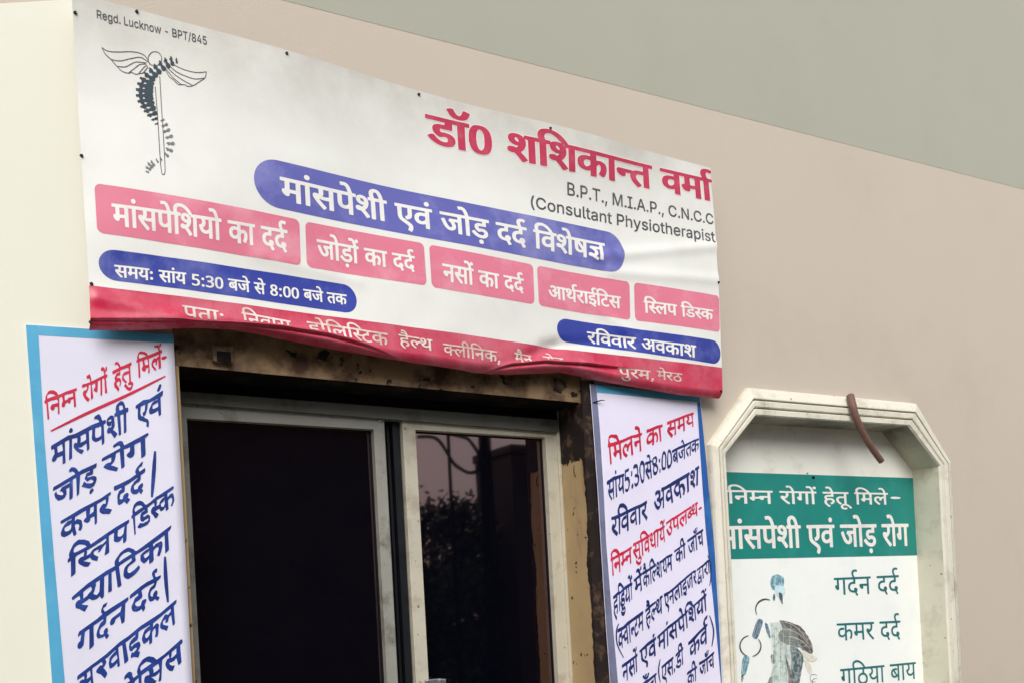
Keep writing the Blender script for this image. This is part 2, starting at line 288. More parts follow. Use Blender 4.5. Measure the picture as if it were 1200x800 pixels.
[[66,-14,-7,3,-4,2,-20,18,-16,17,-12,17,-7,13,-4,16,0,16,2,10,5,10,10,13,9,7,15,8,13,4,18,3,45,1,1,28,-2,1,-110,0,-11,1,-7,4,-3,4,0,23,1,5,2,2,4,3,6,2,8,1,166,0,25,0,11,-2,8,-4,2,-6,0,-22,-3,-6,-4,-2,-7,-3,-19,0,-2,-1,0,-170,-1,-4,-2,-3,-4,-3,-6,-2,-8,-1,-30,1,-7,2,-4,3,-2,3,-1,4,0,96,-2,1,-36,-1,-8,-3,-5,-6,-2,-6,0,-7,3,-12,6,-9,5,-7,16,-16,16,-13,1,-3,1,-3,-3,-6,-20,-18,-8,-3]],
[[129,-10,-6,0,-7,2,-4,3,-2,3,-1,4,0,30,-23,-3,-15,0,-22,3,-17,7,-16,10,-10,12,-6,11,-4,18,1,16,5,18,7,12,12,11,9,6,9,4,21,6,18,2,30,-1,1,1,0,7,-107,1,-8,0,-6,3,-4,2,-2,3,-1,5,0,20,1,4,4,4,8,3,8,1,186,0,11,-2,5,-2,3,-2,2,-6,0,-20,-1,-5,-1,-2,-4,-3,-7,-3,-20,0,-1,-1,0,-170,-1,-4,-5,-5,-8,-3],[75,74,7,-1,9,3,12,7,6,6,0,27,-1,1,-12,2,-16,0,-6,-1,-6,-4,-4,-7,-2,-5,0,-6,0,-7,2,-5,4,-6,4,-3]],
[[143,-10,-7,0,-7,3,-3,3,-2,4,-1,72,-34,1,-1,-1,0,-7,-2,-8,-6,-8,-6,-4,-8,-3,-16,-2,-14,2,-11,6,-11,7,-5,5,-9,14,-4,8,-2,6,0,8,2,6,2,3,8,7,8,3,8,2,1,2,-1,53,-20,1,-11,1,-7,4,-3,6,0,22,1,4,2,2,4,3,6,2,6,1,202,0,8,-1,6,-2,4,-3,2,-2,1,-4,0,-21,-2,-6,-4,-3,-7,-3,-20,0,-1,-1,0,-170,-1,-4,-5,-5,-8,-3],[89,118,34,0,0,54,-35,0]],
[[-63,195,-9,1,-9,5,-7,12,-7,17,-4,14,0,15,2,11,3,9,8,10,12,9,11,5,14,4,12,2,18,0,12,-1,15,-4,12,-5,4,-3,2,-5,-7,-22,-2,-4,-8,-5,-10,-1,-7,0,-15,6,-3,0,-3,-2,-4,-6,-1,-12,2,-8,7,-17,7,-12,1,-3,-1,-3,-4,-4,-8,-3]],
[[140,-4,-4,1,-2,3,-1,78,-55,1,-1,-2,0,-13,-2,-7,-8,-8,-9,-3,-12,0,-6,2,-8,4,-8,5,-6,7,-8,11,-5,12,0,10,1,4,6,6,4,2,8,2,8,0,1,1,0,65,-1,2,-34,0,-4,1,-2,2,-1,2,1,24,3,3,7,1,203,0,5,-1,2,-3,1,-24,-2,-3,-5,-2,-26,0,-2,-1,0,-179,-2,-2,-5,-2],[78,112,56,0,-1,66,-55,0]],
[[27,-4,-4,1,-2,3,0,178,-2,1,-21,0,-6,2,-1,3,0,24,3,2,5,2,65,0,28,0,6,-2,1,-3,0,-24,-2,-3,-5,-1,-25,0,-2,-1,0,-179,-2,-2,-5,-2]],
[[-49,234,-8,2,-9,7,-4,10,0,9,4,10,9,6,8,3,12,0,9,-3,7,-7,5,-9,-1,-10,-4,-9,-7,-6,-10,-4]],
[[106,-8,-5,1,-24,23,-36,36,-26,33,-8,13,-1,6,-1,12,1,6,3,4,8,7,9,2,16,0,10,-3,6,-3,2,0,3,17,0,17,-3,15,-2,1,-59,0,-4,1,-4,3,1,25,2,3,5,1,219,0,14,0,4,-1,2,-2,1,-2,0,-23,-2,-4,-5,-1,-26,0,-2,-1,0,-179,-4,-3,-5,-1,-28,0,-5,2,-2,2,0,81,-14,-1,-35,0,-17,2,-21,5,-5,-2,-1,-2,8,-9,24,-26,35,-31,0,-4,-18,-19,-6,-2],[115,112,25,1,14,2,6,2,0,61,-2,1,-15,0,-36,0,-2,-1,3,-16,0,-18,-3,-16,-5,-13,2,-2]],
[[130,-4,-4,1,-2,3,0,51,-19,-5,-11,-2,-18,0,-14,3,-16,6,-6,5,-11,11,-6,12,-3,9,-2,14,-1,74,-1,1,-18,0,-4,1,-2,2,-1,2,0,24,3,2,5,2,57,0,139,0,5,-1,2,-3,1,-24,-2,-3,-5,-2,-26,0,-2,-1,0,-179,-2,-2,-5,-2],[81,78,11,-1,10,3,15,9,7,7,0,82,-2,1,-17,0,-41,0,-2,-1,0,-66,1,-12,2,-7,4,-9,4,-3]],
[[-59,201,-4,1,-2,3,-14,40,-6,11,-6,8,-7,4,-6,2,-8,-1,-15,-4,-6,1,-4,3,-8,23,0,3,4,3,12,3,15,2,23,-1,12,-3,8,-4,10,-7,5,-5,5,-7,8,-12,11,-27,9,-28,0,-4,-2,-3,-5,-2]],
[[114,-5,-4,2,-3,3,-22,29,-18,20,-9,8,-3,2,-21,-1,-10,3,-9,4,-8,9,-2,7,1,12,3,7,7,5,10,4,16,0,12,-4,12,-6,9,6,8,8,2,5,-1,1,-9,0,-11,2,-18,6,-14,8,-9,8,-7,12,-3,12,1,15,4,10,3,5,8,8,14,7,13,3,23,0,15,-4,16,-8,13,-12,7,-11,4,-9,3,-17,0,-15,-4,-18,-7,-17,-7,-10,-12,-13,-10,-8,30,-32,16,-20,3,-5,1,-2,-4,-4,-19,-13,-5,-2],[168,-5,-5,2,-2,3,0,178,-1,1,-22,0,-5,2,-2,3,0,23,3,3,5,2,65,0,28,0,6,-2,2,-3,0,-24,-2,-2,-5,-2,-26,0,-2,-1,0,-179,-2,-2,-5,-2],[83,152,8,0,2,1,-2,8,-4,10,-3,5,-6,4,-5,3,-8,1,-6,-2,-3,-5,-1,-6,3,-9,4,-4,7,-3]],
[[27,-4,-4,1,-2,3,0,178,-2,1,-21,0,-5,1,-2,4,0,23,1,2,6,3,19,0,1,1,-6,21,-10,21,-6,9,-6,4,-5,2,-7,0,-3,-1,-5,-3,-4,-5,-3,-11,0,-17,4,-11,6,-14,0,-4,-3,-3,-4,-1,-29,0,-4,1,-3,3,-3,6,-5,12,-3,10,-1,10,0,13,2,11,4,9,7,10,8,7,13,7,20,4,16,0,15,-3,9,-3,8,-5,15,-15,6,-9,8,-17,13,-39,30,0,5,-2,2,-2,0,-24,-1,-3,-6,-2,-25,0,-2,-1,0,-179,-2,-2,-5,-2]],
[[144,-66,-8,4,-20,11,-2,2,0,4,9,15,2,8,-1,10,-3,7,-16,11,-57,34,-13,11,-8,11,-6,13,-3,15,-1,88,-1,1,-18,0,-4,1,-2,2,-1,2,0,24,3,2,5,2,191,0,4,-1,4,-3,0,-26,-2,-2,-5,-1,-24,-1,0,-27,0,-35,-2,-13,-3,-12,-6,-9,-10,-11,-11,-6,-14,-4,-9,-2,-7,1,-4,1,-2,2,-5,22,0,4,2,2,2,2,11,3,4,2,4,4,3,6,2,8,0,62,-2,1,-56,0,-1,-1,-1,-1,0,-72,2,-18,4,-11,7,-7,11,-8,49,-28,16,-11,11,-11,6,-10,3,-13,0,-12,-4,-16,-12,-22,-3,-3]],
[[126,-4,-4,1,-2,3,0,42,-22,-6,-10,-1,-25,0,-18,5,-15,8,-11,10,-7,12,-3,8,-2,11,0,19,5,14,6,11,10,10,10,6,8,4,22,6,26,0,25,-2,1,1,0,20,-111,1,-11,0,-4,1,-2,2,-1,26,3,2,4,2,193,0,5,-1,2,-3,1,-24,-2,-3,-5,-2,-26,0,-2,-1,0,-179,-2,-2,-5,-2],[75,68,11,0,10,3,14,8,10,9,0,34,-9,1,-15,2,-16,0,-12,-3,-9,-5,-5,-9,-3,-7,0,-10,4,-11,8,-8,6,-3]],
[[188,-4,-4,1,-2,3,0,116,-1,3,-37,-1,0,-1,10,-15,4,-10,3,-14,0,-16,-4,-12,-7,-11,-12,-9,-12,-5,-14,-3,-16,0,-14,3,-9,3,-8,4,-10,8,-14,14,-11,16,-16,32,-13,32,4,4,23,8,8,1,4,-2,3,-3,14,-36,10,-18,11,-17,9,-9,7,-4,5,-2,7,0,7,4,3,5,1,6,0,10,-3,11,-4,7,-6,7,-6,7,-14,10,-2,2,0,2,9,18,3,5,6,1,81,0,1,3,-1,24,-183,1,-4,1,-3,3,0,25,4,3,5,1,252,0,5,-1,3,-3,1,-24,-2,-3,-5,-2,-26,0,-2,-1,0,-179,-2,-2,-5,-2]],
[[27,-4,-4,1,-2,3,0,178,-2,1,-21,0,-5,1,-2,4,0,23,1,2,2,2,4,1,20,0,0,2,-9,28,-7,13,-4,6,-6,5,-8,3,-8,0,-14,-4,-6,0,-4,2,-3,3,-8,22,1,3,1,2,7,3,20,3,12,0,12,0,16,-5,13,-8,9,-9,9,-13,7,-14,15,-42,29,0,5,-2,2,-2,0,-24,-1,-3,-6,-2,-25,0,-2,-1,0,-179,-2,-2,-5,-2]],
[[98,-68,-10,4,-8,7,-3,7,1,12,2,6,8,7,5,3,6,1,11,0,10,-4,8,-7,3,-7,-1,-12,-4,-9,-8,-6,-9,-3],[101,-4,-15,1,-14,4,-10,3,-16,8,-11,7,-16,12,-16,17,-3,3,0,3,2,3,20,15,4,1,5,0,5,-2,11,-11,17,-15,8,-5,12,-6,13,-3,19,-2,12,3,8,4,4,6,2,5,0,6,-2,7,-4,5,-9,4,-11,0,-13,-2,-17,-6,-10,1,-12,9,-16,15,-7,11,-4,12,0,17,3,7,6,10,6,5,14,7,14,4,44,0,1,2,0,17,-3,1,-96,0,-28,0,-4,1,-2,2,-1,2,0,24,3,2,4,2,200,0,5,-1,3,-3,0,-24,-2,-3,-5,-2,-28,0,-2,-1,0,-46,-2,-4,-5,-1,-69,0,-8,-3,-3,-4,-1,-7,2,-5,3,-5,4,-3,20,3,20,0,18,-4,15,-7,7,-5,10,-10,4,-9,3,-10,0,-13,-4,-14,-6,-11,-13,-12,-12,-6,-18,-5,-12,-2]],
[[135,-24,-4,2,-3,4,-20,36,-22,0,-18,3,-15,4,-14,7,-9,5,-12,14,-6,9,-4,14,-1,10,0,19,3,11,9,15,12,11,17,9,20,6,21,2,0,21,-90,1,-5,1,-3,4,0,24,3,2,4,2,128,0,53,0,5,-1,3,-3,-1,-26,-2,-2,-4,-1,-45,-1,-1,-50,-1,-2,-2,-1,-4,-2,-39,0,-14,-3,-8,-4,-7,-5,-5,-8,-3,-8,0,-10,3,-11,2,-6,5,-6,12,-7,12,-3,8,0,0,12,3,7,6,7,10,5,6,2,12,0,11,-3,8,-4,8,-7,4,-7,1,-4,0,-14,-3,-8,-12,-12,7,-12,14,-20,1,-2,-3,-4,-22,-11,-4,-1]],
[[-66,201,-3,1,-3,2,-5,9,-8,18,-3,12,-1,6,1,16,3,11,6,9,8,6,11,7,20,5,24,0,14,-3,12,-4,5,-3,0,-4,-7,-21,-1,-2,-5,-2,-5,0,-16,6,-9,1,-4,-1,-6,-3,-5,-9,-2,-9,2,-12,3,-8,5,-10,7,-12,0,-4,-2,-1,-4,-2]],
[[27,-4,-4,1,-2,3,0,178,-2,1,-21,0,-5,1,-2,4,0,23,1,2,2,2,4,1,15,0,1,1,-5,18,0,19,3,10,2,7,7,10,9,9,9,6,9,4,20,6,11,1,21,0,14,-1,19,-4,15,-5,12,-5,12,-7,16,-11,22,-20,12,-14,12,-16,9,-14,0,-2,-2,-2,-5,-2,-31,0,-4,1,-2,2,-18,22,-17,16,-16,12,-15,8,-21,7,-21,2,-10,-1,-7,-3,-5,-2,-8,-5,-5,-8,-3,-11,1,-10,3,-9,4,-8,1,-1,30,0,6,-2,1,-3,0,-24,-2,-3,-5,-1,-25,0,-2,-1,0,-179,-2,-2,-5,-2]],
[[134,-4,-4,1,-3,3,0,52,-19,-6,-13,-2,-19,0,-14,3,-16,6,-6,5,-11,11,-6,12,-3,9,-2,14,-1,74,-1,1,-18,0,-4,1,-2,2,-1,2,0,24,3,2,5,2,57,0,142,0,5,-1,3,-3,0,-24,-2,-3,-5,-2,-26,0,-2,-1,0,-179,-2,-2,-5,-2],[81,78,15,0,12,4,1,2,-35,45,-11,14,-1,1,-1,-18,2,-25,3,-11,4,-7,5,-4],[126,122,1,-1,0,3,0,54,-43,1,-1,-1,1,-2]],
[[113,-17,-10,3,-18,9,-11,7,-26,17,-18,3,-12,3,-5,3,-7,6,-3,6,0,6,2,9,7,8,4,2,6,2,16,0,10,-3,17,-10,4,1,5,4,5,7,1,6,1,5,-3,8,-4,8,-5,6,-17,11,-16,7,-12,4,-4,2,0,3,8,22,2,2,6,2,110,0,2,1,0,24,-1,2,-148,0,-6,2,-2,3,0,23,1,2,3,2,5,1,72,0,148,0,5,-2,2,-3,0,-23,-1,-3,-6,-2,-26,0,-1,-1,0,-177,-1,-2,-1,-2,-6,-2,-29,0,-5,1,-3,3,0,119,-47,1,12,-12,7,-12,4,-14,0,-16,-2,-10,-6,-10,-5,-6,-14,-10,15,-8,20,-7,3,-3,0,-3,-10,-22,-4,-3]],
[[134,-4,-4,1,-2,3,0,47,-20,-5,-14,-3,-19,0,-17,4,-15,7,-7,5,-12,11,-9,14,-7,19,-4,17,0,3,4,3,19,6,10,5,6,10,2,9,-1,7,-2,7,-7,12,-37,1,-4,1,-2,2,-1,25,1,2,2,2,4,1,17,0,184,0,5,-1,2,-3,1,-24,-2,-3,-5,-2,-26,0,-2,-1,0,-179,-2,-2,-5,-2],[81,73,11,0,12,3,15,8,9,9,0,85,-2,1,-30,0,-12,0,-1,-1,4,-14,2,-10,-1,-16,-2,-7,-3,-8,-4,-6,-7,-8,-8,-5,-10,-6,7,-13,6,-6,7,-4]],
[[121,-4,-4,1,-2,3,-1,43,-12,-5,-18,-3,-22,0,-18,5,-11,6,-5,3,-12,12,-6,12,-3,17,0,14,4,17,6,11,9,10,10,6,9,5,21,6,25,0,23,-2,1,1,-1,20,-116,1,-4,1,-3,3,1,25,2,3,5,1,228,0,33,0,5,-2,2,-3,0,-23,0,-2,-3,-2,-4,-1,-100,0,-1,-3,0,-43,1,-1,10,3,10,2,24,0,12,-4,6,-3,9,-7,7,-7,4,-7,4,-13,1,-10,0,-14,-3,-21,-7,-19,-10,-19,-3,-3,-5,-1,-9,1,-25,14,0,4,10,16,5,16,3,14,0,8,-2,11,-4,7,-5,4,-4,1,-4,-1,-6,-2,-8,-5,-11,-13,0,-85,-2,-2,-5,-2],[74,68,9,0,9,3,13,8,9,9,0,34,-22,3,-15,0,-12,-3,-7,-5,-3,-5,-3,-6,-1,-4,0,-11,4,-11,3,-5,6,-4,6,-3]],
[[27,-4,-4,1,-2,3,0,178,-2,1,-21,0,-5,1,-2,4,0,23,1,2,2,2,4,1,20,0,0,2,-9,28,-7,13,-4,6,-6,5,-8,3,-8,0,-14,-4,-6,0,-4,2,-3,3,-8,24,2,2,3,2,14,4,10,1,24,0,13,-4,11,-5,6,-5,11,-12,5,-5,1,9,3,6,8,7,8,3,13,0,4,-1,6,-2,7,-6,2,-4,2,-5,0,-11,-2,-4,-6,-8,-7,-4,-7,-2,-12,0,-6,2,-6,4,14,-43,30,-1,4,-1,3,-2,0,-2,0,-23,-2,-4,-5,-1,-25,0,-2,-1,0,-179,-2,-2,-5,-2]],
[[126,-4,-5,1,-2,3,0,94,-41,1,-1,-2,0,-17,-4,-8,-5,-5,-4,-3,-8,-2,-10,0,-8,2,-5,2,-11,9,-6,6,-6,8,-4,7,-2,8,0,12,4,7,6,5,9,3,96,1,0,50,-2,1,-79,0,-39,0,-6,2,-2,3,0,24,3,2,4,2,192,0,5,-1,3,-3,0,-24,-2,-3,-5,-2,-25,0,-2,-1,0,-179,-2,-2,-5,-2]],
[[195,-4,-4,1,-2,3,-1,89,-24,-1,1,-8,0,-16,-2,-8,-3,-8,-3,-5,-10,-9,-13,-7,-12,-4,-10,-1,-21,1,-14,3,-13,6,-13,9,-14,13,-9,12,-11,18,-16,34,1,2,3,3,22,8,8,1,5,-2,2,-2,15,-32,9,-14,9,-12,8,-7,8,-5,8,-2,10,1,4,1,4,4,4,7,1,9,-3,10,-6,11,-10,10,-2,1,-16,-1,-4,2,-3,1,-2,25,1,2,3,2,20,3,7,2,5,4,4,6,2,5,0,7,-2,6,-3,4,-4,2,-7,3,-5,0,-10,-2,-26,-10,-9,1,-4,2,-1,4,-6,17,0,5,2,2,10,4,13,5,12,3,13,1,17,0,10,-1,14,-4,12,-7,10,-11,6,-14,2,-8,0,-11,-3,-13,-6,-11,-10,-9,-1,-2,5,-2,8,-1,14,0,13,2,6,1,1,2,0,52,-2,1,-15,0,-4,1,-3,2,0,26,3,3,5,1,174,0,5,-2,2,-2,0,-24,-1,-3,-6,-2,-26,0,-1,-1,0,-177,-1,-3,-2,-1,-4,-2,-30,0,-4,2,-3,2,0,179,-2,1,-39,0,-1,-1,0,-2,0,-176,-3,-3,-4,-2]],
[[155,-4,-4,1,-2,3,-1,48,-17,-6,-18,-3,-19,0,-19,4,-8,3,-9,4,-11,7,-13,14,-8,13,-5,14,-2,6,1,5,4,3,24,7,12,6,-1,1,-7,1,-16,5,-9,4,-11,9,-5,7,-3,7,-1,8,0,11,3,13,3,6,8,8,11,6,18,4,16,0,13,-3,10,-3,9,-5,14,-14,5,-10,2,-8,2,-9,0,-14,-3,-13,-3,-10,-7,-10,-6,-6,-13,-11,-17,-9,1,-3,5,-5,9,-6,11,-3,13,0,8,1,15,8,12,9,3,3,0,84,-2,1,-19,0,-4,1,-2,2,-1,2,0,23,2,3,6,2,91,0,4,-1,3,-3,0,-24,-1,-3,-6,-2,-26,0,-1,-1,-1,-179,-2,-2,-4,-2],[73,143,1,0,0,1,2,6,0,12,-2,7,-2,6,-5,5,-4,3,-6,2,-6,-2,-3,-3,-1,-5,1,-7,4,-5,3,-2,15,-3,2,-2,1,-2]],
[[111,-8,-7,3,-20,18,-42,40,-22,26,-12,19,-3,10,0,9,3,8,5,5,5,3,8,2,17,0,10,-3,10,-6,5,4,4,6,2,6,3,10,-1,14,-2,9,-2,4,-73,0,-4,1,-3,2,-1,2,0,23,2,3,5,2,26,0,118,0,5,-1,3,-3,0,-24,-1,-3,-6,-2,-23,0,-2,-1,3,-16,0,-17,-3,-15,-6,-12,-8,-10,-8,-8,-12,-8,-17,-9,7,-8,22,-22,44,-37,-1,-4,-18,-19,-5,-2]],
[[124,-41,-8,3,-26,13,-36,21,-19,2,-11,4,-6,2,-8,7,-3,7,0,8,3,7,6,6,6,3,6,1,11,0,9,-2,11,-5,11,-8,8,-1,15,2,9,4,7,5,3,7,1,8,-2,7,-3,4,-7,4,-8,1,-11,0,-10,-3,-15,-5,-6,0,-6,3,-17,12,-10,11,-6,11,-4,14,0,11,2,9,5,9,7,7,13,6,17,5,43,0,1,2,0,17,-97,1,-5,1,-3,3,0,25,4,3,4,1,84,0,-9,25,-1,14,0,12,3,11,2,5,5,6,6,6,14,7,12,4,9,1,18,0,10,-1,13,-4,9,-4,3,-3,-7,-22,-3,-3,-5,-2,-4,0,-18,6,-9,0,-4,-1,-4,-3,-4,-5,-2,-7,0,-11,1,-7,4,-10,8,-13,2,-1,38,0,4,-2,3,-2,0,-24,-2,-3,-5,-2,-28,0,-2,-1,0,-46,-1,-2,-3,-2,-4,-1,-66,0,-6,-1,-5,-2,-3,-7,0,-3,2,-7,6,-8,22,4,18,0,19,-4,11,-4,10,-6,9,-10,5,-7,3,-12,0,-17,-1,-8,-3,-8,-4,-6,-10,-10,-10,-6,-12,-5,1,-1,25,-8,4,-4,-1,-3,-10,-22,-4,-2]],
[[84,-4,-22,4,-13,4,-14,9,-11,10,-7,9,-7,15,-3,18,0,15,3,15,4,9,5,9,12,12,11,7,11,5,15,5,20,3,0,33,-2,1,-86,0,-5,1,-4,3,0,25,3,2,5,2,142,0,33,0,5,-2,2,-3,0,-25,-2,-2,-5,-1,-41,-1,-1,-62,-1,-2,-2,-1,-4,-2,-30,0,-10,-1,-9,-3,-8,-4,-7,-5,-7,-10,-3,-13,0,-12,3,-8,6,-12,9,-7,13,-5,11,-2,18,2,15,4,20,9,6,1,5,-1,4,-4,8,-22,0,-3,-2,-3,-14,-6,-28,-8,-19,-3]],
[[106,-8,-5,1,-24,23,-36,36,-26,33,-8,13,-1,6,-1,12,1,6,3,4,8,7,9,2,16,0,10,-3,6,-3,2,0,3,17,0,17,-3,15,-2,1,-59,0,-4,1,-4,3,0,24,3,3,5,2,115,0,22,0,5,-2,2,-3,0,-24,-3,-3,-4,-1,-31,-1,3,-16,0,-18,-3,-16,-5,-14,16,-2,14,0,26,3,8,-1,4,-3,3,-24,-2,-3,-4,-2,-19,-3,-36,0,-16,2,-20,5,-7,-3,4,-5,18,-21,21,-20,24,-21,0,-4,-18,-19,-6,-2]],
[[82,-8,-3,1,-4,2,-27,24,-18,19,-8,10,-8,12,-5,12,-2,10,-1,9,1,11,3,12,8,12,9,8,12,7,17,5,20,1,13,-2,15,-5,14,-8,18,10,12,3,12,2,1,1,0,30,-3,1,-160,0,-4,1,-3,3,1,25,2,3,5,1,215,0,18,0,4,-1,3,-2,0,-2,0,-23,-2,-4,-5,-1,-26,0,-1,-1,-1,-179,-3,-3,-5,-1,-28,0,-5,2,-2,2,-1,114,-2,-1,-7,-3,-6,-5,-6,-8,-5,-9,-7,-19,-3,-2,-6,-1,-6,1,-25,8,-2,2,0,4,8,22,0,2,-13,7,-6,2,-7,0,-5,-2,-4,-3,-3,-3,-3,-6,-1,-6,0,-5,3,-14,7,-11,11,-13,36,-32,3,-4,0,-3,-19,-18,-5,-2]],
[[101,-4,-15,1,-14,4,-10,3,-16,8,-11,7,-16,12,-16,17,-3,3,0,3,2,3,20,15,4,1,5,0,5,-2,11,-11,17,-15,8,-5,12,-6,13,-3,19,-2,12,3,8,4,4,6,2,5,0,6,-2,7,-4,5,-9,4,-11,0,-13,-2,-17,-6,-10,1,-12,9,-16,15,-7,11,-4,12,0,17,3,7,6,10,6,5,14,7,14,4,44,0,1,2,0,17,-3,1,-96,0,-28,0,-4,1,-2,2,-1,2,0,24,3,2,4,2,200,0,5,-1,3,-3,0,-24,-2,-3,-5,-2,-28,0,-2,-1,0,-46,-2,-4,-5,-1,-69,0,-8,-3,-3,-4,-1,-7,2,-5,3,-5,4,-3,20,3,20,0,18,-4,15,-7,7,-5,10,-10,4,-9,3,-10,0,-13,-4,-14,-6,-11,-13,-12,-12,-6,-18,-5,-12,-2]],
[[40,14,-10,4,-8,7,-3,5,-2,5,1,9,4,10,8,7,5,3,6,1,11,0,11,-4,8,-7,3,-5,1,-5,0,-10,-4,-9,-8,-7,-5,-3,-6,-2],[39,120,-10,4,-8,8,-4,9,1,11,3,7,9,8,10,4,14,-1,10,-4,8,-8,3,-9,-1,-11,-3,-7,-9,-8,-9,-4]],
[[66,-7,-26,3,-14,4,-11,5,-2,4,0,23,0,2,3,2,8,1,24,-9,24,-4,15,0,12,2,6,2,7,4,5,4,3,5,5,13,1,7,-1,9,-3,9,-3,6,-5,5,-10,6,-18,3,-16,0,-24,-3,-8,0,-4,1,-15,9,-1,10,8,85,2,6,6,2,54,0,60,0,4,-1,4,-3,0,-25,-3,-2,-5,-2,-78,0,-1,-3,-4,-44,29,1,19,-2,18,-4,18,-10,13,-12,6,-10,3,-7,2,-10,0,-20,-2,-11,-5,-13,-9,-12,-7,-6,-9,-7,-13,-6,-20,-5,-17,-3]],
[[42,-8,-7,2,-6,2,-7,8,-2,8,1,12,4,8,8,5,8,2,15,0,7,-1,6,-3,7,-7,2,-8,-1,-13,-2,-5,-3,-4,-9,-4,-8,-3],[43,114,-12,4,-8,6,-2,4,-1,6,1,13,4,7,8,6,14,3,8,-1,11,-3,5,-3,4,-4,2,-3,1,-6,-1,-13,-2,-6,-3,-3,-9,-5,-8,-2]],
[[61,-7,-27,3,-13,3,-14,6,-2,3,0,25,3,3,8,0,21,-7,14,-3,13,-2,14,-1,14,2,11,2,5,2,9,7,5,9,3,12,-1,9,-6,11,-10,7,-14,4,-16,2,-30,0,-4,2,-3,3,0,20,1,4,6,2,35,1,7,1,12,5,7,6,4,6,4,9,0,8,-3,10,-6,7,-6,4,-11,3,-13,0,-13,-2,-16,-6,-12,-7,-9,-2,-6,3,-16,18,0,3,2,2,19,11,19,7,22,4,21,0,13,0,13,-2,12,-4,13,-6,8,-6,8,-9,6,-10,3,-10,0,-17,-3,-11,-4,-7,-10,-11,-6,-4,-13,-7,18,-8,9,-6,7,-7,6,-10,3,-11,0,-17,-3,-12,-5,-10,-4,-6,-13,-12,-11,-6,-9,-4,-13,-3,-16,-3]],
[[82,-7,-10,1,-10,3,-15,6,-8,6,-8,8,-8,12,-9,20,-5,21,-2,20,1,36,3,22,5,17,7,14,11,14,12,9,16,7,20,3,20,0,20,-4,17,-8,6,-4,8,-9,8,-11,5,-11,4,-9,5,-21,2,-20,-1,-36,-3,-22,-6,-18,-8,-16,-12,-14,-10,-6,-16,-7,-19,-3],[87,24,8,0,9,2,7,5,6,7,4,8,5,17,3,29,0,21,-1,17,-2,13,-4,14,-6,12,-5,5,-7,5,-7,2,-9,0,-8,-2,-8,-5,-4,-5,-6,-12,-4,-14,-3,-30,0,-21,1,-17,3,-16,3,-12,6,-10,5,-7,9,-5]],
[[131,-4,-4,1,-2,3,-1,42,-19,-5,-15,-2,-25,0,-19,5,-15,8,-13,12,-8,14,-3,16,0,18,5,14,6,10,9,10,7,4,12,6,16,5,9,2,27,0,26,-2,1,1,-1,20,-110,1,-16,0,-4,1,-2,2,-1,26,3,2,4,2,198,0,4,-1,3,-3,0,-24,-1,-3,-6,-2,-25,0,-2,-1,0,-179,-2,-2,-5,-2],[77,66,11,1,2,1,0,1,-30,37,-4,5,-3,-4,-2,-6,0,-10,3,-9,4,-7,4,-3,7,-4],[122,86,2,0,1,2,-1,36,-30,3,-3,-1,0,-1]],
[[80,-7,-12,1,-15,3,-11,4,-7,4,-7,6,-8,7,-5,7,-3,8,-3,12,0,13,1,9,5,11,5,7,10,10,19,12,-15,13,-6,6,-6,8,-2,5,-3,11,0,17,3,12,7,10,9,8,12,7,14,5,14,3,7,0,24,0,18,-4,15,-6,11,-7,6,-6,7,-12,3,-10,0,-16,-1,-8,-3,-6,-4,-7,-9,-9,-18,-12,-1,-1,23,-15,14,-14,4,-7,2,-8,1,-17,-2,-11,-7,-14,-9,-9,-10,-8,-14,-6,-19,-5,-12,-2],[85,23,17,1,8,2,6,3,4,3,4,4,5,12,-1,12,-3,6,-4,5,-9,8,-16,8,-9,4,-17,-10,-6,-5,-4,-6,-2,-5,-3,-8,1,-13,3,-7,3,-4,5,-4,5,-3],[91,125,3,1,10,5,11,8,4,8,2,9,0,4,-2,8,-5,7,-10,5,-11,2,-13,-2,-10,-5,-5,-6,-2,-10,1,-11,5,-9,7,-5]],
[[70,-8,-4,1,-4,3,-29,27,-11,13,-7,12,-5,10,-3,13,0,18,1,7,5,11,10,13,10,6,13,6,15,4,11,1,52,1,1,40,-3,1,-124,0,-4,1,-3,3,1,25,2,3,5,1,165,0,32,0,5,-2,2,-3,0,-23,-1,-3,-6,-2,-26,0,-1,-1,-1,-179,-2,-2,-5,-2,-29,0,-4,2,-3,1,0,3,0,103,-2,1,-37,0,-17,-2,-9,-4,-5,-5,-3,-8,-1,-4,0,-10,3,-9,7,-11,6,-8,13,-13,16,-14,3,-3,-1,-3,-18,-18,-6,-2]],
[[195,-4,-4,1,-2,3,-1,89,-24,-1,1,-8,0,-16,-2,-8,-3,-8,-3,-5,-10,-9,-13,-7,-11,-3,-11,-2,-16,0,-9,2,-14,4,-9,4,-13,9,-18,18,-11,17,-10,18,-11,23,1,3,3,3,22,8,6,1,6,-1,3,-3,6,-13,13,-25,10,-15,8,-9,10,-7,10,-3,10,1,4,1,4,4,4,7,1,9,-3,10,-6,11,-11,11,-17,-1,-5,2,-2,3,-2,18,1,7,6,3,13,1,11,3,6,4,4,8,1,10,-4,9,-8,5,-10,0,-9,-1,-26,-10,-9,1,-4,3,-7,20,0,5,3,3,22,8,12,3,11,1,19,0,10,-1,11,-3,12,-6,10,-10,4,-5,5,-11,2,-9,0,-12,-3,-12,-6,-11,-10,-9,-1,-2,5,-2,8,-1,14,0,13,2,6,1,1,2,0,52,-2,1,-15,0,-4,1,-2,2,-1,2,0,23,1,3,7,2,88,0,4,-1,3,-3,0,-24,-1,-3,-6,-2,-26,0,-1,-1,-1,-179,-2,-2,-4,-2]],
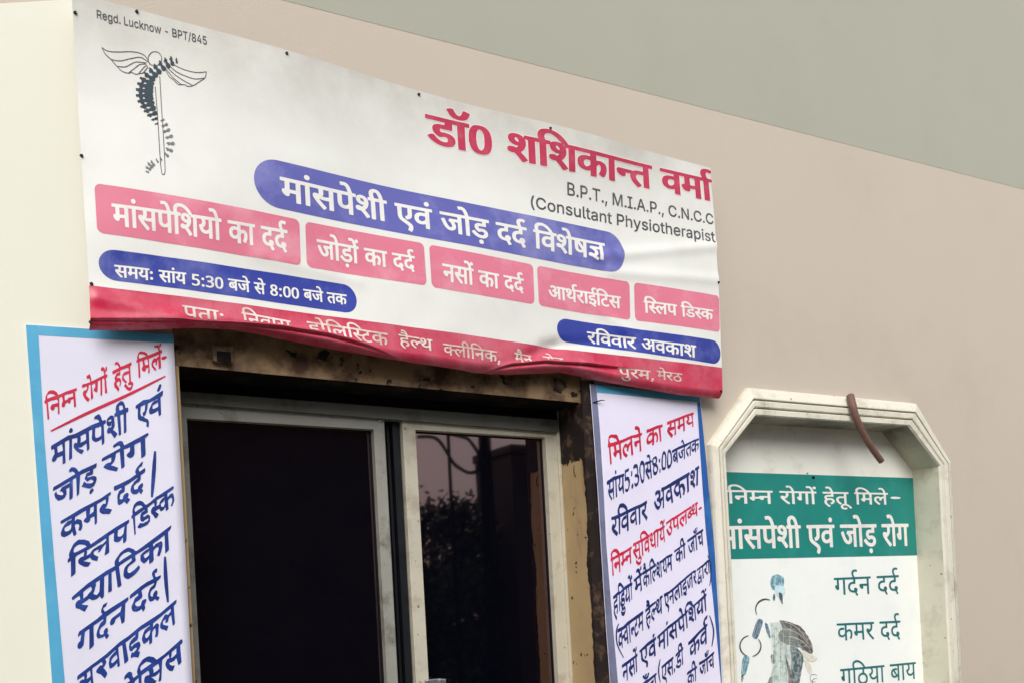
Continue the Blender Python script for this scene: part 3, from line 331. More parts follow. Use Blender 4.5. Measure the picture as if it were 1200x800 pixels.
[[132,-3,-3,2,-1,3,0,54,-17,-7,-12,-3,-21,-1,-12,3,-16,6,-6,5,-10,11,-7,12,-3,10,-2,13,-1,74,-1,1,-20,0,-3,2,-2,3,0,21,2,3,3,2,52,0,142,0,3,-1,1,-3,1,-22,-2,-4,-3,-1,-28,0,-2,-1,0,-179,-2,-2,-2,-1],[80,76,14,0,12,4,15,8,7,7,0,84,-2,1,-20,0,-46,0,-2,-1,0,-68,2,-16,3,-8,5,-6,5,-3]],
[[71,-7,-11,9,-22,21,-11,13,-7,12,-6,11,-3,13,0,16,1,7,6,12,9,12,10,7,13,6,12,3,12,1,54,0,1,43,-3,1,-126,0,-3,2,-2,2,1,23,1,3,3,1,163,0,32,0,3,-2,1,-4,0,-21,-2,-3,-3,-1,-28,0,-1,-1,-1,-179,-2,-2,-4,-1,-25,0,-3,1,-1,2,-1,105,-42,1,-10,-1,-14,-3,-8,-4,-5,-6,-2,-10,0,-7,1,-7,3,-8,5,-8,6,-8,14,-14,16,-13,2,-3,-1,-3,-17,-17,-2,-1]],
[[28,-3,-2,2,-1,3,0,177,-2,1,-23,0,-3,1,-2,4,0,21,2,3,3,2,62,0,28,0,4,-2,1,-3,0,-22,-1,-2,-3,-2,-28,0,-2,-1,0,-178,-1,-3,-3,-1]],
[[42,15,-8,3,-8,7,-4,8,-1,9,4,10,6,7,11,5,9,0,8,-4,7,-6,4,-8,1,-10,-3,-9,-7,-7,-10,-5],[40,121,-7,3,-7,8,-4,10,0,6,4,10,7,8,8,3,11,0,8,-3,7,-8,4,-10,0,-6,-4,-10,-7,-8,-8,-3]],
[[28,-3,-2,2,-1,3,0,177,-2,1,-23,0,-4,2,-1,4,0,20,2,3,3,2,18,0,2,1,-6,16,-1,21,3,10,2,7,7,11,9,8,8,6,10,5,17,5,11,1,19,0,13,-1,22,-5,14,-6,16,-8,24,-16,12,-11,13,-13,18,-24,8,-12,-1,-2,-1,-2,-3,-1,-29,1,-3,2,-17,21,-22,21,-11,8,-14,7,-18,7,-14,3,-12,0,-11,0,-17,-5,-9,-7,-5,-7,-3,-11,1,-13,5,-14,3,-3,32,0,3,-1,2,-4,0,-22,-1,-2,-3,-2,-28,0,-2,-1,0,-178,-1,-3,-3,-1]],
[[127,-3,-3,2,-1,3,0,94,-50,0,0,-18,-3,-8,-6,-7,-4,-2,-6,-2,-10,1,-12,6,-11,11,-6,8,-5,9,-2,8,1,11,5,8,8,4,4,1,95,0,2,1,0,53,-73,0,-50,0,-2,1,-3,3,0,22,2,3,3,2,189,0,3,-1,2,-3,0,-22,-2,-4,-2,-1,-28,0,-2,-1,0,-179,-2,-2,-2,-1]],
[[128,-3,-3,1,-1,3,0,46,-18,-7,-19,-4,-23,1,-15,4,-15,8,-10,10,-8,13,-3,7,-2,11,0,12,3,14,4,9,5,8,9,9,10,6,8,4,16,5,11,1,16,0,16,-1,10,-2,3,-2,1,-3,-2,-22,-1,-3,-4,-1,-20,3,-18,0,-14,-4,-8,-5,-6,-8,-3,-8,0,-6,0,-7,3,-8,4,-6,3,-3,8,-4,10,-2,7,0,12,2,12,5,11,8,7,6,0,25,-1,68,-123,0,-3,2,-2,3,0,21,2,3,3,2,189,0,3,-1,2,-2,1,-2,0,-21,-2,-4,-3,-1,-28,0,-2,-1,0,-179,-2,-2,-2,-1]],
[[107,-7,-27,24,-39,41,-23,29,-7,12,-1,6,-1,10,1,6,6,8,6,3,6,2,14,0,8,-3,10,-8,1,1,4,8,2,12,0,20,-3,15,-2,1,-63,0,-2,2,-2,2,1,24,2,2,2,1,216,0,14,0,4,-2,1,-3,0,-22,-2,-2,-3,-2,-28,0,-2,-1,0,-177,-2,-4,-3,-1,-26,0,-3,1,-2,2,-1,83,-18,-2,-33,0,-16,2,-24,5,-9,-5,3,-5,18,-20,21,-21,25,-22,-1,-3,-17,-18,-2,-1],[113,111,29,0,19,4,3,1,0,63,-2,1,-20,0,-40,0,-2,-1,4,-19,0,-15,-3,-16,-6,-15,2,-1]],
[[81,-50,-22,17,-22,23,-11,14,-6,13,-3,8,-2,13,0,15,2,6,5,11,10,13,-6,9,-6,12,-1,7,0,13,2,9,7,10,8,6,9,5,9,3,10,1,51,0,0,21,-2,1,-113,0,-3,2,-2,2,1,23,1,3,3,1,182,0,3,-2,2,-3,0,-21,-2,-3,-3,-2,-29,0,-1,-1,0,-4,0,-42,-2,-4,-4,-1,-77,0,-11,-3,-3,-5,-1,-4,2,-8,2,-4,4,-5,24,4,18,0,18,-3,8,-2,10,-5,6,-4,9,-9,7,-12,3,-10,0,-14,-1,-5,-4,-10,-5,-9,-6,-7,-9,-6,-12,-6,-12,-4,-2,1,-2,2,-10,23,2,3,9,3,9,5,3,2,3,4,1,4,0,10,-1,5,-4,6,-5,3,-9,3,-8,2,-17,0,-15,-4,-7,-3,-6,-5,-4,-7,-2,-10,0,-12,5,-14,7,-10,13,-13,27,-22,2,-2,-1,-3,-18,-17,-2,-2]],
[[28,-3,-2,2,-1,3,0,177,-2,1,-23,0,-3,2,-2,3,0,21,2,3,3,2,22,0,1,1,-1,4,-9,27,-6,12,-6,8,-8,6,-7,2,-12,0,-14,-4,-4,1,-3,3,-7,22,2,3,6,3,17,3,9,0,12,-1,14,-4,13,-7,8,-9,9,-13,8,-15,15,-42,32,0,3,-2,1,-3,0,-21,-1,-4,-3,-1,-28,0,-2,-1,0,-179,-1,-2,-3,-1]],
[[84,-7,-22,18,-27,26,-9,11,-7,12,-5,10,-3,14,0,16,3,13,9,13,8,8,12,6,14,5,18,0,13,-2,13,-4,17,-10,10,7,12,5,10,3,14,1,1,2,0,32,-3,1,-162,0,-3,2,-2,2,0,22,1,2,2,2,3,1,212,0,18,0,3,-2,1,-3,0,-21,-1,-3,-3,-2,-29,0,-1,-1,0,-177,-1,-3,-4,-2,-26,0,-3,1,-2,2,-1,115,-11,-2,-6,-3,-7,-6,-9,-13,-9,-23,-4,-2,-25,8,-3,2,-1,4,4,12,5,10,-1,2,-9,6,-6,2,-6,2,-10,0,-8,-2,-4,-3,-5,-7,-2,-8,0,-7,3,-14,6,-10,11,-13,37,-33,3,-3,-1,-3,-18,-17,-2,-1]],
[[107,-7,-27,24,-39,41,-23,29,-7,12,-1,6,-1,10,1,6,6,8,6,3,6,2,14,0,8,-3,10,-8,1,1,4,8,2,12,0,20,-3,15,-2,1,-63,0,-2,2,-2,2,0,22,2,3,3,2,112,0,22,0,3,-2,2,-3,0,-22,-2,-2,-3,-2,-34,-1,4,-19,0,-15,-3,-16,-6,-15,6,-2,13,-1,18,0,28,3,3,-2,1,-2,3,-22,-2,-3,-4,-2,-17,-2,-39,0,-33,7,-9,-4,0,-2,3,-4,18,-20,21,-21,25,-22,-1,-3,-17,-18,-2,-1]],
[[86,-3,-20,3,-13,5,-14,9,-11,10,-6,8,-8,16,-3,18,0,12,3,16,4,10,6,9,11,11,11,7,11,5,13,5,22,3,0,35,-2,1,-91,0,-2,2,-2,2,1,23,1,3,3,1,140,0,32,0,3,-1,2,-4,0,-21,-1,-3,-4,-2,-43,0,-1,-62,-1,-3,-3,-2,-30,0,-10,-2,-12,-3,-8,-4,-7,-6,-7,-9,-3,-13,0,-10,3,-12,5,-10,6,-6,11,-6,8,-2,10,-2,18,1,16,3,26,11,2,0,3,-1,2,-3,8,-23,-2,-3,-14,-6,-25,-7,-20,-3]],
[[122,-3,-2,1,-1,3,-1,48,-18,-9,-12,-3,-19,-1,-15,3,-16,6,-7,5,-10,12,-5,8,-2,6,-3,16,0,15,4,13,7,12,8,9,11,8,13,5,19,4,25,-1,14,-2,3,-1,2,-4,-1,-22,-2,-3,-3,-1,-19,3,-16,0,-14,-4,-7,-4,-5,-7,-3,-9,0,-13,2,-6,3,-7,4,-4,10,-5,8,-2,10,1,13,4,12,7,9,9,0,93,-118,0,-3,1,-1,2,-1,23,2,3,2,1,65,1,194,0,3,-1,2,-3,0,-23,-1,-2,-2,-2,-104,-1,0,-52,12,5,9,3,21,1,14,-4,11,-6,6,-5,5,-7,4,-6,3,-10,2,-13,0,-12,-1,-11,-4,-17,-4,-11,-6,-12,-8,-11,-5,-1,-24,14,-2,2,0,2,10,15,6,18,2,13,0,15,-3,7,-2,4,-6,5,-10,2,-12,-5,-8,-5,-11,-12,0,-85,-4,-3]],
[[-61,202,-3,2,-9,13,-5,4,-6,4,-9,4,-9,2,-8,0,-8,-2,-15,-5,-3,1,-2,2,-9,23,2,3,5,2,18,5,19,1,15,-4,13,-6,-6,10,-6,6,-6,3,-10,2,-7,0,-9,-1,-9,-3,-4,2,-9,23,1,3,2,1,14,4,27,1,11,-3,15,-7,12,-11,8,-12,9,-18,10,-28,5,-18,-1,-2,-3,-1]],
[[84,-7,-22,18,-27,26,-9,11,-7,12,-5,10,-3,14,0,16,4,14,8,12,11,10,14,6,14,3,14,0,16,-3,16,-8,14,-8,16,8,15,4,20,1,12,-3,3,-1,2,-3,-5,-18,0,-3,8,2,13,4,13,6,5,3,6,7,4,5,3,9,0,13,-1,6,-3,10,-4,5,-9,4,-8,1,-9,-3,-3,-5,0,-9,4,-6,9,-4,10,-2,3,-3,-2,-20,-1,-4,-3,-2,-5,-1,-12,3,-16,7,-11,10,-4,6,-2,7,-2,6,0,7,0,7,2,8,6,11,5,5,9,5,7,3,11,2,13,0,17,-4,14,-8,8,-7,6,-8,6,-14,1,-8,0,-18,-3,-13,-3,-9,-8,-11,-10,-9,-11,-8,-13,-7,-1,-1,3,-4,6,-6,9,-5,12,-3,15,0,9,2,8,3,10,6,9,6,4,4,0,2,0,85,-1,1,-22,0,-3,2,-1,3,0,21,1,3,3,1,89,1,3,-1,2,-3,0,-22,-2,-4,-2,-1,-28,0,-2,-1,0,-177,-1,-4,-4,-1,-27,0,-4,2,-1,3,0,50,-20,-8,-21,-3,-22,0,-20,6,-17,10,-12,12,-10,16,-7,21,-12,3,-6,0,-10,-3,-6,-3,-7,-7,-7,-9,-10,-23,-2,-1,-2,-1,-25,8,-4,3,0,2,2,7,9,19,-1,2,-11,7,-6,2,-6,2,-10,0,-8,-2,-4,-3,-5,-7,-2,-8,0,-7,3,-14,6,-10,11,-13,37,-33,3,-3,-1,-3,-18,-17,-2,-1],[-1,180,-2,2,-2,2,0,22,2,3,3,2,163,-1,2,-1,2,-3,0,-21,-2,-3,-3,-2]],
[[122,-3,-2,1,-1,3,-1,48,-18,-9,-17,-4,-20,1,-15,4,-16,9,-9,8,-7,13,-5,15,0,16,2,12,6,14,6,8,11,10,13,6,11,4,14,2,24,-1,14,-2,3,-1,2,-4,-1,-22,-2,-3,-3,-1,-19,3,-16,0,-14,-4,-7,-4,-5,-7,-3,-9,0,-13,2,-6,3,-7,4,-4,8,-5,10,-2,6,0,10,2,7,3,12,7,9,8,1,3,0,90,-2,1,-21,0,-97,0,-2,2,-2,2,0,22,2,3,3,2,206,0,3,-2,2,-3,0,-22,-3,-3,-52,-2,-1,-59,1,-1,12,5,13,2,30,0,2,-2,2,-2,-1,-23,-1,-2,-3,-2,-26,0,-9,-1,-9,-4,-10,-6,-1,-3,0,-81,-1,-2,-3,-1]],
[[28,-3,-2,2,-1,3,0,177,-2,1,-23,0,-3,2,-2,3,0,21,2,3,3,2,22,0,1,1,-11,33,-8,15,-4,5,-6,3,-10,3,-8,0,-8,-3,-4,-3,-4,-7,-1,-6,-1,-8,1,-8,1,-8,9,-22,0,-2,-4,-3,-27,0,-4,3,-9,24,-3,16,1,16,3,9,4,10,8,9,12,8,8,3,14,3,15,0,12,-2,9,-3,8,-5,14,-15,6,-9,9,-18,13,-39,33,0,3,-2,1,-2,0,-22,-1,-4,-3,-1,-28,0,-2,-1,0,-179,-1,-2,-3,-1]],
[[14,-46,-2,1,-1,3,8,36,9,45,4,3,34,-1,2,-2,3,-4,-4,-14,-11,-32,-14,-33,-4,-2]],
[[142,-3,-3,2,-1,3,-1,78,-63,0,-1,-2,0,-13,-3,-8,-5,-6,-8,-4,-10,1,-11,4,-8,6,-6,6,-8,11,-5,13,0,8,2,5,5,6,4,1,5,2,11,0,1,1,0,67,-1,2,-36,0,-3,1,-2,4,0,21,2,4,4,1,202,0,3,-1,2,-2,1,-2,0,-21,-2,-4,-3,-1,-28,0,-2,-1,0,-179,-2,-2,-2,-1],[74,110,64,1,-1,69,-63,-1]],
[[112,-7,-8,6,-25,23,-32,31,-23,26,-8,12,-4,9,-3,10,0,6,4,9,4,5,5,2,6,2,14,0,8,-3,12,-9,6,4,8,9,2,6,3,10,-1,16,-2,9,-2,4,-76,0,-3,2,-2,4,0,20,2,3,3,2,22,0,119,0,3,-1,2,-3,0,-22,-2,-4,-3,-1,-27,0,3,-19,0,-15,-3,-14,-7,-14,-8,-10,-7,-7,-12,-8,-17,-10,7,-8,22,-23,43,-36,1,-2,-1,-2,-17,-17,-3,-2]],
[[102,-3,-15,2,-11,3,-10,3,-16,8,-11,7,-16,12,-16,16,-3,5,2,3,17,14,4,2,3,0,3,-2,9,-10,8,-8,10,-8,9,-5,15,-7,16,-3,18,-1,16,4,5,2,3,3,4,9,0,10,-2,6,-4,4,-6,2,-6,2,-13,1,-16,-3,-15,-5,-4,0,-12,8,-15,15,-8,12,-4,12,0,14,3,8,4,7,8,8,14,7,12,3,46,1,1,2,0,19,-3,1,-90,0,-36,0,-3,1,-2,4,0,21,2,3,3,2,197,0,3,-1,2,-3,0,-23,-2,-3,-3,-1,-30,0,-2,-1,0,-46,-2,-4,-3,-1,-68,0,-10,-2,-4,-4,-1,-6,1,-8,3,-5,7,-6,18,4,21,0,11,-1,12,-4,13,-7,10,-9,6,-10,3,-10,1,-13,-3,-11,-8,-16,-9,-9,-15,-9,-12,-3,-15,-2]],
[[-62,-92,-15,1,-8,3,-10,3,-13,7,-17,11,-12,11,-18,20,0,4,20,15,5,1,5,-4,16,-18,10,-9,8,-5,10,-5,10,-3,13,-2,10,0,9,1,7,3,7,5,2,5,1,6,0,4,-2,8,-4,3,-4,2,-8,2,-15,0,-17,-6,-4,0,-2,1,-1,4,-8,18,1,3,4,3,11,4,14,3,22,0,11,-3,9,-3,9,-5,9,-10,5,-8,2,-6,2,-10,0,-12,-2,-6,-5,-12,-7,-8,-9,-7,-16,-7,-16,-3]],
[[-57,202,-3,1,-1,4,-10,29,-4,11,-6,11,-6,6,-7,5,-9,2,-10,-1,-14,-4,-3,1,-2,2,-8,22,0,4,1,2,6,2,18,3,19,0,7,-2,12,-4,8,-5,7,-7,11,-15,7,-13,8,-20,9,-30,-1,-3,-3,-1]],
[[88,-3,-17,2,-16,5,-14,8,-15,13,-6,9,-6,16,-3,15,0,13,3,15,4,11,7,10,9,9,12,8,11,5,16,5,19,3,0,35,-2,1,-90,0,-3,2,-2,4,0,20,2,3,2,1,87,1,114,0,3,-2,2,-4,0,-21,-2,-2,-2,-2,-71,0,-2,-1,0,-39,23,-12,13,-12,10,-14,7,-14,3,-13,0,-19,-4,-16,-5,-10,-4,-5,-9,-10,-10,-6,-11,-5,-13,-4,-12,-3],[91,28,11,-1,11,2,11,3,7,3,6,4,6,6,4,12,1,13,-2,9,-3,9,-6,8,-8,8,-13,8,-12,1,-11,0,-9,-2,-8,-2,-11,-5,-7,-5,-6,-8,-4,-8,-1,-8,0,-10,2,-11,7,-12,8,-6,7,-4,12,-3]],
[[26,-6,-1,2,0,180,-2,1,-27,1,-1,24,1,3,6,7,3,1,10,0,1,1,-3,13,1,23,5,13,9,15,10,10,9,6,9,4,18,5,11,2,17,0,14,-2,21,-5,15,-5,14,-7,24,-17,12,-11,11,-12,13,-15,9,-13,4,-6,0,-3,-3,-6,-4,-3,-2,-1,-27,0,-19,22,-18,18,-16,11,-16,9,-15,5,-13,3,-21,2,-13,-2,-7,-3,-5,-2,-6,-4,-4,-8,-1,-11,3,-12,5,-9,3,-5,35,0,0,-25,-4,-7,-4,-3,-24,-1,-2,-1,0,-172,-4,-6,-4,-4]],
[[124,-6,-1,2,0,97,-49,0,-1,-1,-1,-14,-6,-11,-10,-8,-6,-2,-6,0,-10,3,-8,6,-6,6,-9,13,-3,11,0,11,3,7,8,10,7,4,4,1,93,0,0,47,-2,1,-79,0,-46,1,-1,25,4,7,5,3,188,0,2,-1,0,-24,-4,-7,-5,-4,-23,0,-2,-1,0,-172,-4,-6,-4,-4]],
[[45,45,-5,1,-8,5,-13,11,-5,7,-4,8,-2,11,1,5,3,6,8,9,8,4,8,1,1,1,0,63,-1,1,-40,0,0,26,4,6,4,3,117,0,4,0,1,-1,0,-23,-4,-7,-3,-3,-3,-1,-41,0,-2,-1,0,-63,3,-1,70,0,1,-2,0,-25,-4,-6,-5,-3,-64,0,-1,-1,-1,-11,-5,-10,-7,-7,-4,-2,-4,-2]],
[[109,-10,-32,28,-31,31,-22,26,-12,19,-3,10,0,9,2,5,5,8,6,6,5,3,5,2,13,0,10,-5,9,-8,2,0,6,4,4,4,2,6,3,10,-2,16,-3,10,-2,3,-78,1,-1,24,1,3,3,5,5,3,14,0,126,0,2,-1,0,-24,-4,-7,-5,-4,-20,0,-2,-1,2,-10,-1,-22,-2,-9,-7,-14,-6,-9,-9,-10,-8,-6,-18,-12,28,-28,42,-36,0,-3,-4,-6,-20,-20]],
[[26,-6,-1,2,0,180,-2,1,-26,0,-2,2,0,24,4,6,5,4,16,1,0,2,-10,28,-5,8,-5,7,-10,7,-8,2,-12,0,-14,-4,-2,0,-9,24,1,2,3,6,6,4,15,4,16,1,13,-2,11,-3,11,-7,7,-7,9,-14,7,-13,5,-13,10,-32,35,-1,1,-1,0,-24,-4,-7,-5,-4,-23,0,-2,-1,0,-172,-4,-6,-4,-4]],
[[127,-6,-1,2,0,180,-2,1,-50,0,0,-99,-2,-7,-6,-9,-5,-5,-9,-4,-6,0,-6,2,-13,8,-6,6,-5,8,-4,7,-3,8,1,12,2,6,5,7,4,4,4,3,6,1,5,0,1,1,0,48,0,2,-1,1,-40,1,-1,25,4,7,5,3,191,0,2,-1,0,-24,-4,-7,-5,-4,-24,0,-1,-1,-1,-172,-3,-6,-5,-4]],
[[26,-6,-1,2,0,180,-2,1,-26,0,-2,2,0,24,4,6,5,4,16,1,0,2,-10,28,-5,8,-5,7,-10,7,-8,2,-12,0,-14,-4,-2,0,-9,24,1,2,3,6,6,4,15,4,16,1,13,-2,11,-3,11,-7,7,-7,9,-14,7,-13,5,-13,10,-32,35,-1,1,-1,0,-24,-4,-7,-5,-4,-23,0,-2,-1,0,-172,-4,-6,-4,-4],[58,249,-6,3,-6,8,-2,5,0,7,2,6,5,10,10,8,5,3,10,-1,8,-4,4,-6,2,-6,0,-9,-2,-5,-6,-10,-8,-6,-6,-3]],
[[78,-53,-21,17,-21,21,-10,14,-6,12,-3,8,-2,13,0,18,2,6,4,10,10,13,-6,9,-5,10,-1,7,0,16,2,9,7,10,6,7,6,5,16,6,12,3,46,0,1,1,0,14,-2,1,-117,0,-1,2,1,25,4,6,5,3,181,0,1,-1,0,-24,-4,-7,-5,-4,-25,0,-1,-1,0,-5,0,-35,-4,-7,-4,-3,-79,-1,-6,-1,-4,-2,0,-5,2,-5,4,-6,4,-4,25,4,17,0,19,-3,16,-7,6,-4,8,-8,6,-10,3,-10,0,-17,-2,-7,-3,-8,-7,-12,-9,-9,-8,-7,-12,-6,-11,-3,-2,1,-9,23,4,6,3,3,13,5,6,5,1,10,-2,7,-3,5,-8,6,-8,2,-10,2,-18,0,-6,-1,-10,-3,-6,-3,-4,-3,-3,-8,0,-9,2,-11,4,-10,7,-10,14,-14,27,-22,0,-3,-4,-6,-19,-19]],
[[-60,199,-1,2,-10,29,-4,11,-7,12,-7,8,-8,5,-9,2,-12,0,-13,-4,-2,1,-8,22,1,5,3,5,4,3,10,3,10,1,20,0,8,-1,12,-5,13,-10,5,-7,9,-14,11,-27,8,-27,0,-4,-4,-6,-4,-4]],
[[68,-10,-31,29,-11,12,-7,12,-5,10,-3,13,0,18,1,8,6,12,8,12,12,10,12,6,10,4,18,3,50,0,1,37,-3,1,-130,0,-1,2,1,25,4,6,5,3,161,0,33,0,0,-24,0,-3,-3,-5,-5,-3,-25,-1,-1,-1,-1,-173,-4,-6,-4,-3,-26,0,-1,1,-1,108,-47,0,-10,0,-15,-4,-7,-4,-2,-9,1,-12,5,-12,6,-9,20,-20,15,-13,1,-2,-5,-8,-19,-19]],
[[-65,-95,-15,2,-9,2,-9,3,-12,6,-17,12,-15,14,-14,16,1,4,6,9,19,13,3,1,19,-21,11,-9,8,-6,12,-5,9,-3,13,-2,12,0,10,1,6,3,4,2,1,7,-1,6,-2,5,-5,5,-7,3,-6,2,-12,0,-11,-3,-12,-4,-1,2,-8,18,1,6,7,8,12,4,15,3,21,0,14,-3,12,-6,8,-9,5,-7,2,-6,2,-10,0,-14,-2,-7,-5,-11,-11,-14,-10,-8,-15,-6,-17,-3]],
[[139,-6,-1,2,-1,81,-63,0,-1,-1,0,-8,-1,-5,-6,-9,-6,-6,-8,-3,-8,0,-10,4,-12,10,-8,11,-5,12,0,10,2,6,3,4,8,8,7,2,7,1,1,1,0,62,-1,1,-40,1,-1,25,4,7,5,3,204,0,1,-25,-5,-7,-4,-4,-24,0,-2,-1,0,-172,-4,-6,-4,-4],[74,113,64,0,-1,64,-63,0]],
[[80,-10,-29,26,-17,17,-8,10,-8,12,-5,13,-2,10,-1,8,1,11,3,13,8,13,10,10,8,6,13,6,14,3,12,0,12,-2,16,-6,15,-9,8,5,11,6,13,4,10,2,1,2,0,26,-3,1,-166,0,-1,3,0,22,1,3,5,7,4,1,209,0,21,0,0,-25,-3,-7,-5,-3,-25,-1,-1,-1,0,-170,-1,-4,-4,-5,-4,-3,-26,0,-1,1,-1,117,-6,1,-7,-2,-9,-4,-4,-3,-4,-5,-4,-7,-8,-20,-3,-6,-5,-3,-25,9,0,4,8,22,0,2,-11,6,-8,4,-6,1,-12,0,-7,-2,-3,-2,-3,-6,0,-7,0,-6,5,-13,7,-10,9,-11,39,-35,0,-3,-4,-6,-19,-19]],
[[-60,199,-1,2,-10,29,-4,11,-7,12,-7,8,-8,5,-9,2,-12,0,-13,-4,-2,1,-8,22,1,5,3,5,4,3,10,3,10,1,24,0,13,-5,6,-3,7,-5,6,-7,13,-21,11,-29,6,-21,0,-4,-4,-6,-4,-4],[-27,249,-9,4,-3,4,-3,8,0,9,3,8,5,7,5,5,5,3,5,2,8,0,7,-4,5,-4,3,-7,-1,-12,-6,-12,-7,-7,-9,-4]],
[[138,-8,-1,2,-1,81,-60,0,-1,-1,-2,-10,-6,-10,-7,-7,-10,-4,-10,1,-10,6,-10,8,-8,11,-5,13,0,9,3,7,3,4,9,9,14,5,0,58,-2,1,-38,0,-2,1,0,26,4,7,7,6,202,0,3,-1,0,-25,-4,-7,-4,-5,-4,-1,-21,-1,-2,-1,0,-169,-4,-7,-4,-4,-3,-2],[75,115,61,0,0,60,-61,0]],
[[24,-8,-1,3,0,179,-1,1,-27,1,-1,2,0,24,4,7,5,5,3,1,60,0,30,0,1,-2,0,-23,-4,-8,-7,-6,-22,-1,-1,-1,0,-168,-4,-8,-5,-4,-3,-2]],
[[-52,230,-8,4,-5,6,-3,7,1,9,4,11,3,5,7,7,6,4,6,1,6,0,8,-3,6,-7,2,-7,-1,-11,-7,-13,-8,-8,-10,-5]],
[[102,-11,-25,23,-38,40,-23,29,-6,11,-2,6,-1,12,2,6,6,10,10,9,9,4,12,0,6,-3,12,-8,2,11,0,17,-4,18,-2,1,-65,1,-1,2,0,23,1,3,3,5,4,4,5,2,208,0,19,0,2,-1,0,-24,-4,-8,-7,-6,-22,-1,-2,-1,0,-167,0,-3,-4,-6,-4,-4,-3,-2,-25,0,-2,1,-1,87,-24,-4,-30,0,-16,2,-21,5,-1,-1,2,-3,14,-16,22,-21,24,-20,0,-4,-4,-6,-22,-22],[117,116,23,-1,14,2,8,1,1,1,0,55,-2,1,-19,0,-36,0,-2,-1,1,-8,0,-22,-3,-12,-6,-13,1,-1,8,-1]],
[[128,-8,-1,2,-1,60,-22,-10,-8,-2,-12,-1,-10,0,-9,1,-11,3,-13,8,-9,11,-7,13,-2,7,-2,14,-1,76,-2,1,-22,0,-2,1,0,26,4,7,5,5,3,1,47,0,144,0,3,-1,0,-25,-4,-7,-4,-5,-4,-1,-21,-1,-2,-1,0,-169,-4,-7,-4,-4,-3,-2],[84,81,16,0,7,1,10,4,10,7,0,81,-2,1,-23,0,-41,0,-2,-1,0,-56,3,-19,4,-8,5,-5,6,-3]],
[[-61,197,-2,2,-9,30,-4,10,-7,13,-6,7,-9,5,-9,2,-9,0,-17,-4,-2,2,-7,23,0,2,2,4,6,7,3,2,10,3,10,1,23,0,13,-5,6,-3,7,-5,7,-8,12,-21,11,-29,6,-20,0,-5,-4,-7,-4,-4,-3,-2]],
[[165,-8,-1,3,0,180,-2,1,-27,0,-1,2,0,23,4,8,5,4,3,2,60,0,30,0,1,-2,0,-24,-4,-7,-4,-4,-3,-2,-22,0,-1,-1,-1,-170,-3,-7,-5,-4,-3,-2],[111,-8,-32,41,-10,11,-13,12,-4,0,-10,-1,-10,0,-10,2,-6,4,-5,5,-4,9,1,12,4,8,9,11,9,5,5,1,14,-1,8,-3,12,-8,7,3,8,5,5,6,4,9,2,10,0,11,-5,-17,-3,-5,-5,-5,-4,-1,-5,0,-12,2,-16,5,-12,8,-11,12,-3,6,-3,11,0,11,2,8,8,17,13,13,11,5,6,3,8,1,17,0,16,-4,9,-5,6,-3,9,-9,6,-10,4,-10,3,-17,0,-15,-4,-18,-9,-21,-6,-9,-18,-21,28,-29,15,-20,4,-5,0,-2,-4,-7,-6,-6,-20,-14],[85,155,7,0,1,1,-3,9,-5,6,-5,4,-7,4,-6,1,-7,0,-5,0,-3,-1,2,-7,4,-7,11,-6]],
[[24,-8,-1,3,0,179,-1,1,-26,0,-2,3,0,24,4,7,5,5,3,1,12,1,-4,12,-10,22,-5,7,-5,5,-4,2,-8,3,-12,0,-6,-2,-2,-2,-2,-7,0,-13,4,-15,6,-14,0,-5,-3,-6,-5,-4,-3,-2,-26,0,-8,19,-4,20,0,18,5,15,4,7,7,9,11,11,9,5,7,3,15,3,12,0,12,-3,10,-4,9,-5,7,-8,7,-10,12,-23,12,-38,34,-1,2,-1,1,-25,-4,-7,-5,-5,-3,-1,-21,-1,-1,-1,-1,-169,-3,-7,-5,-4,-3,-2]],
[[140,-68,-22,12,-1,2,0,3,8,15,3,8,-1,10,-4,7,-17,13,-56,34,-13,10,-7,10,-6,13,-3,15,-1,90,-2,1,-22,0,-2,2,0,25,4,7,4,4,4,2,96,0,91,0,2,-1,0,-25,-4,-7,-4,-5,-3,-1,-18,-1,-2,-1,-1,-60,-4,-17,-5,-9,-8,-11,-14,-12,-11,-5,-17,-4,2,-2,33,-20,11,-7,10,-10,6,-12,2,-11,0,-12,-4,-16,-8,-18,-6,-10,-6,-6],[100,57,1,0,0,2,-4,20,0,6,4,5,4,5,5,2,12,4,2,5,1,5,0,63,-2,1,-34,0,-28,0,-2,-1,0,-62,1,-11,4,-15,3,-6,10,-9]],
[[124,-8,-1,2,-1,51,-21,-9,-15,-4,-20,-1,-13,3,-8,2,-13,8,-10,9,-6,9,-3,6,-4,16,1,18,4,14,10,17,13,13,10,6,10,5,19,5,21,1,25,-3,1,2,-1,13,-110,0,-16,0,-2,2,0,25,4,7,5,5,3,1,187,0,3,-1,0,-25,-4,-7,-4,-5,-4,-1,-21,-1,-2,-1,0,-169,-4,-7,-4,-4,-3,-2],[78,71,12,0,11,2,10,4,11,8,0,45,-10,-10,-3,-1,-6,2,-11,1,-20,0,-14,-4,-5,-2,-2,-3,-2,-6,0,-10,3,-11,4,-6,6,-4,7,-3]],
[[186,-8,-1,3,0,118,-1,2,-36,0,8,-17,3,-13,0,-13,-4,-14,-8,-15,-10,-10,-8,-6,-14,-6,-11,-2,-11,0,-13,3,-14,6,-10,7,-9,9,-8,10,-12,20,-13,26,-10,28,4,7,5,5,26,9,1,-1,12,-29,9,-20,10,-16,9,-11,10,-8,8,-4,14,-1,7,3,1,3,0,10,-6,15,-7,10,-7,7,-15,12,7,18,4,8,4,5,4,3,4,2,76,0,1,2,-1,18,-188,0,-2,3,0,24,4,7,4,4,4,2,249,0,3,-1,0,-25,-4,-7,-4,-5,-4,-1,-21,-1,-2,-1,0,-169,-4,-7,-4,-4,-3,-2]],
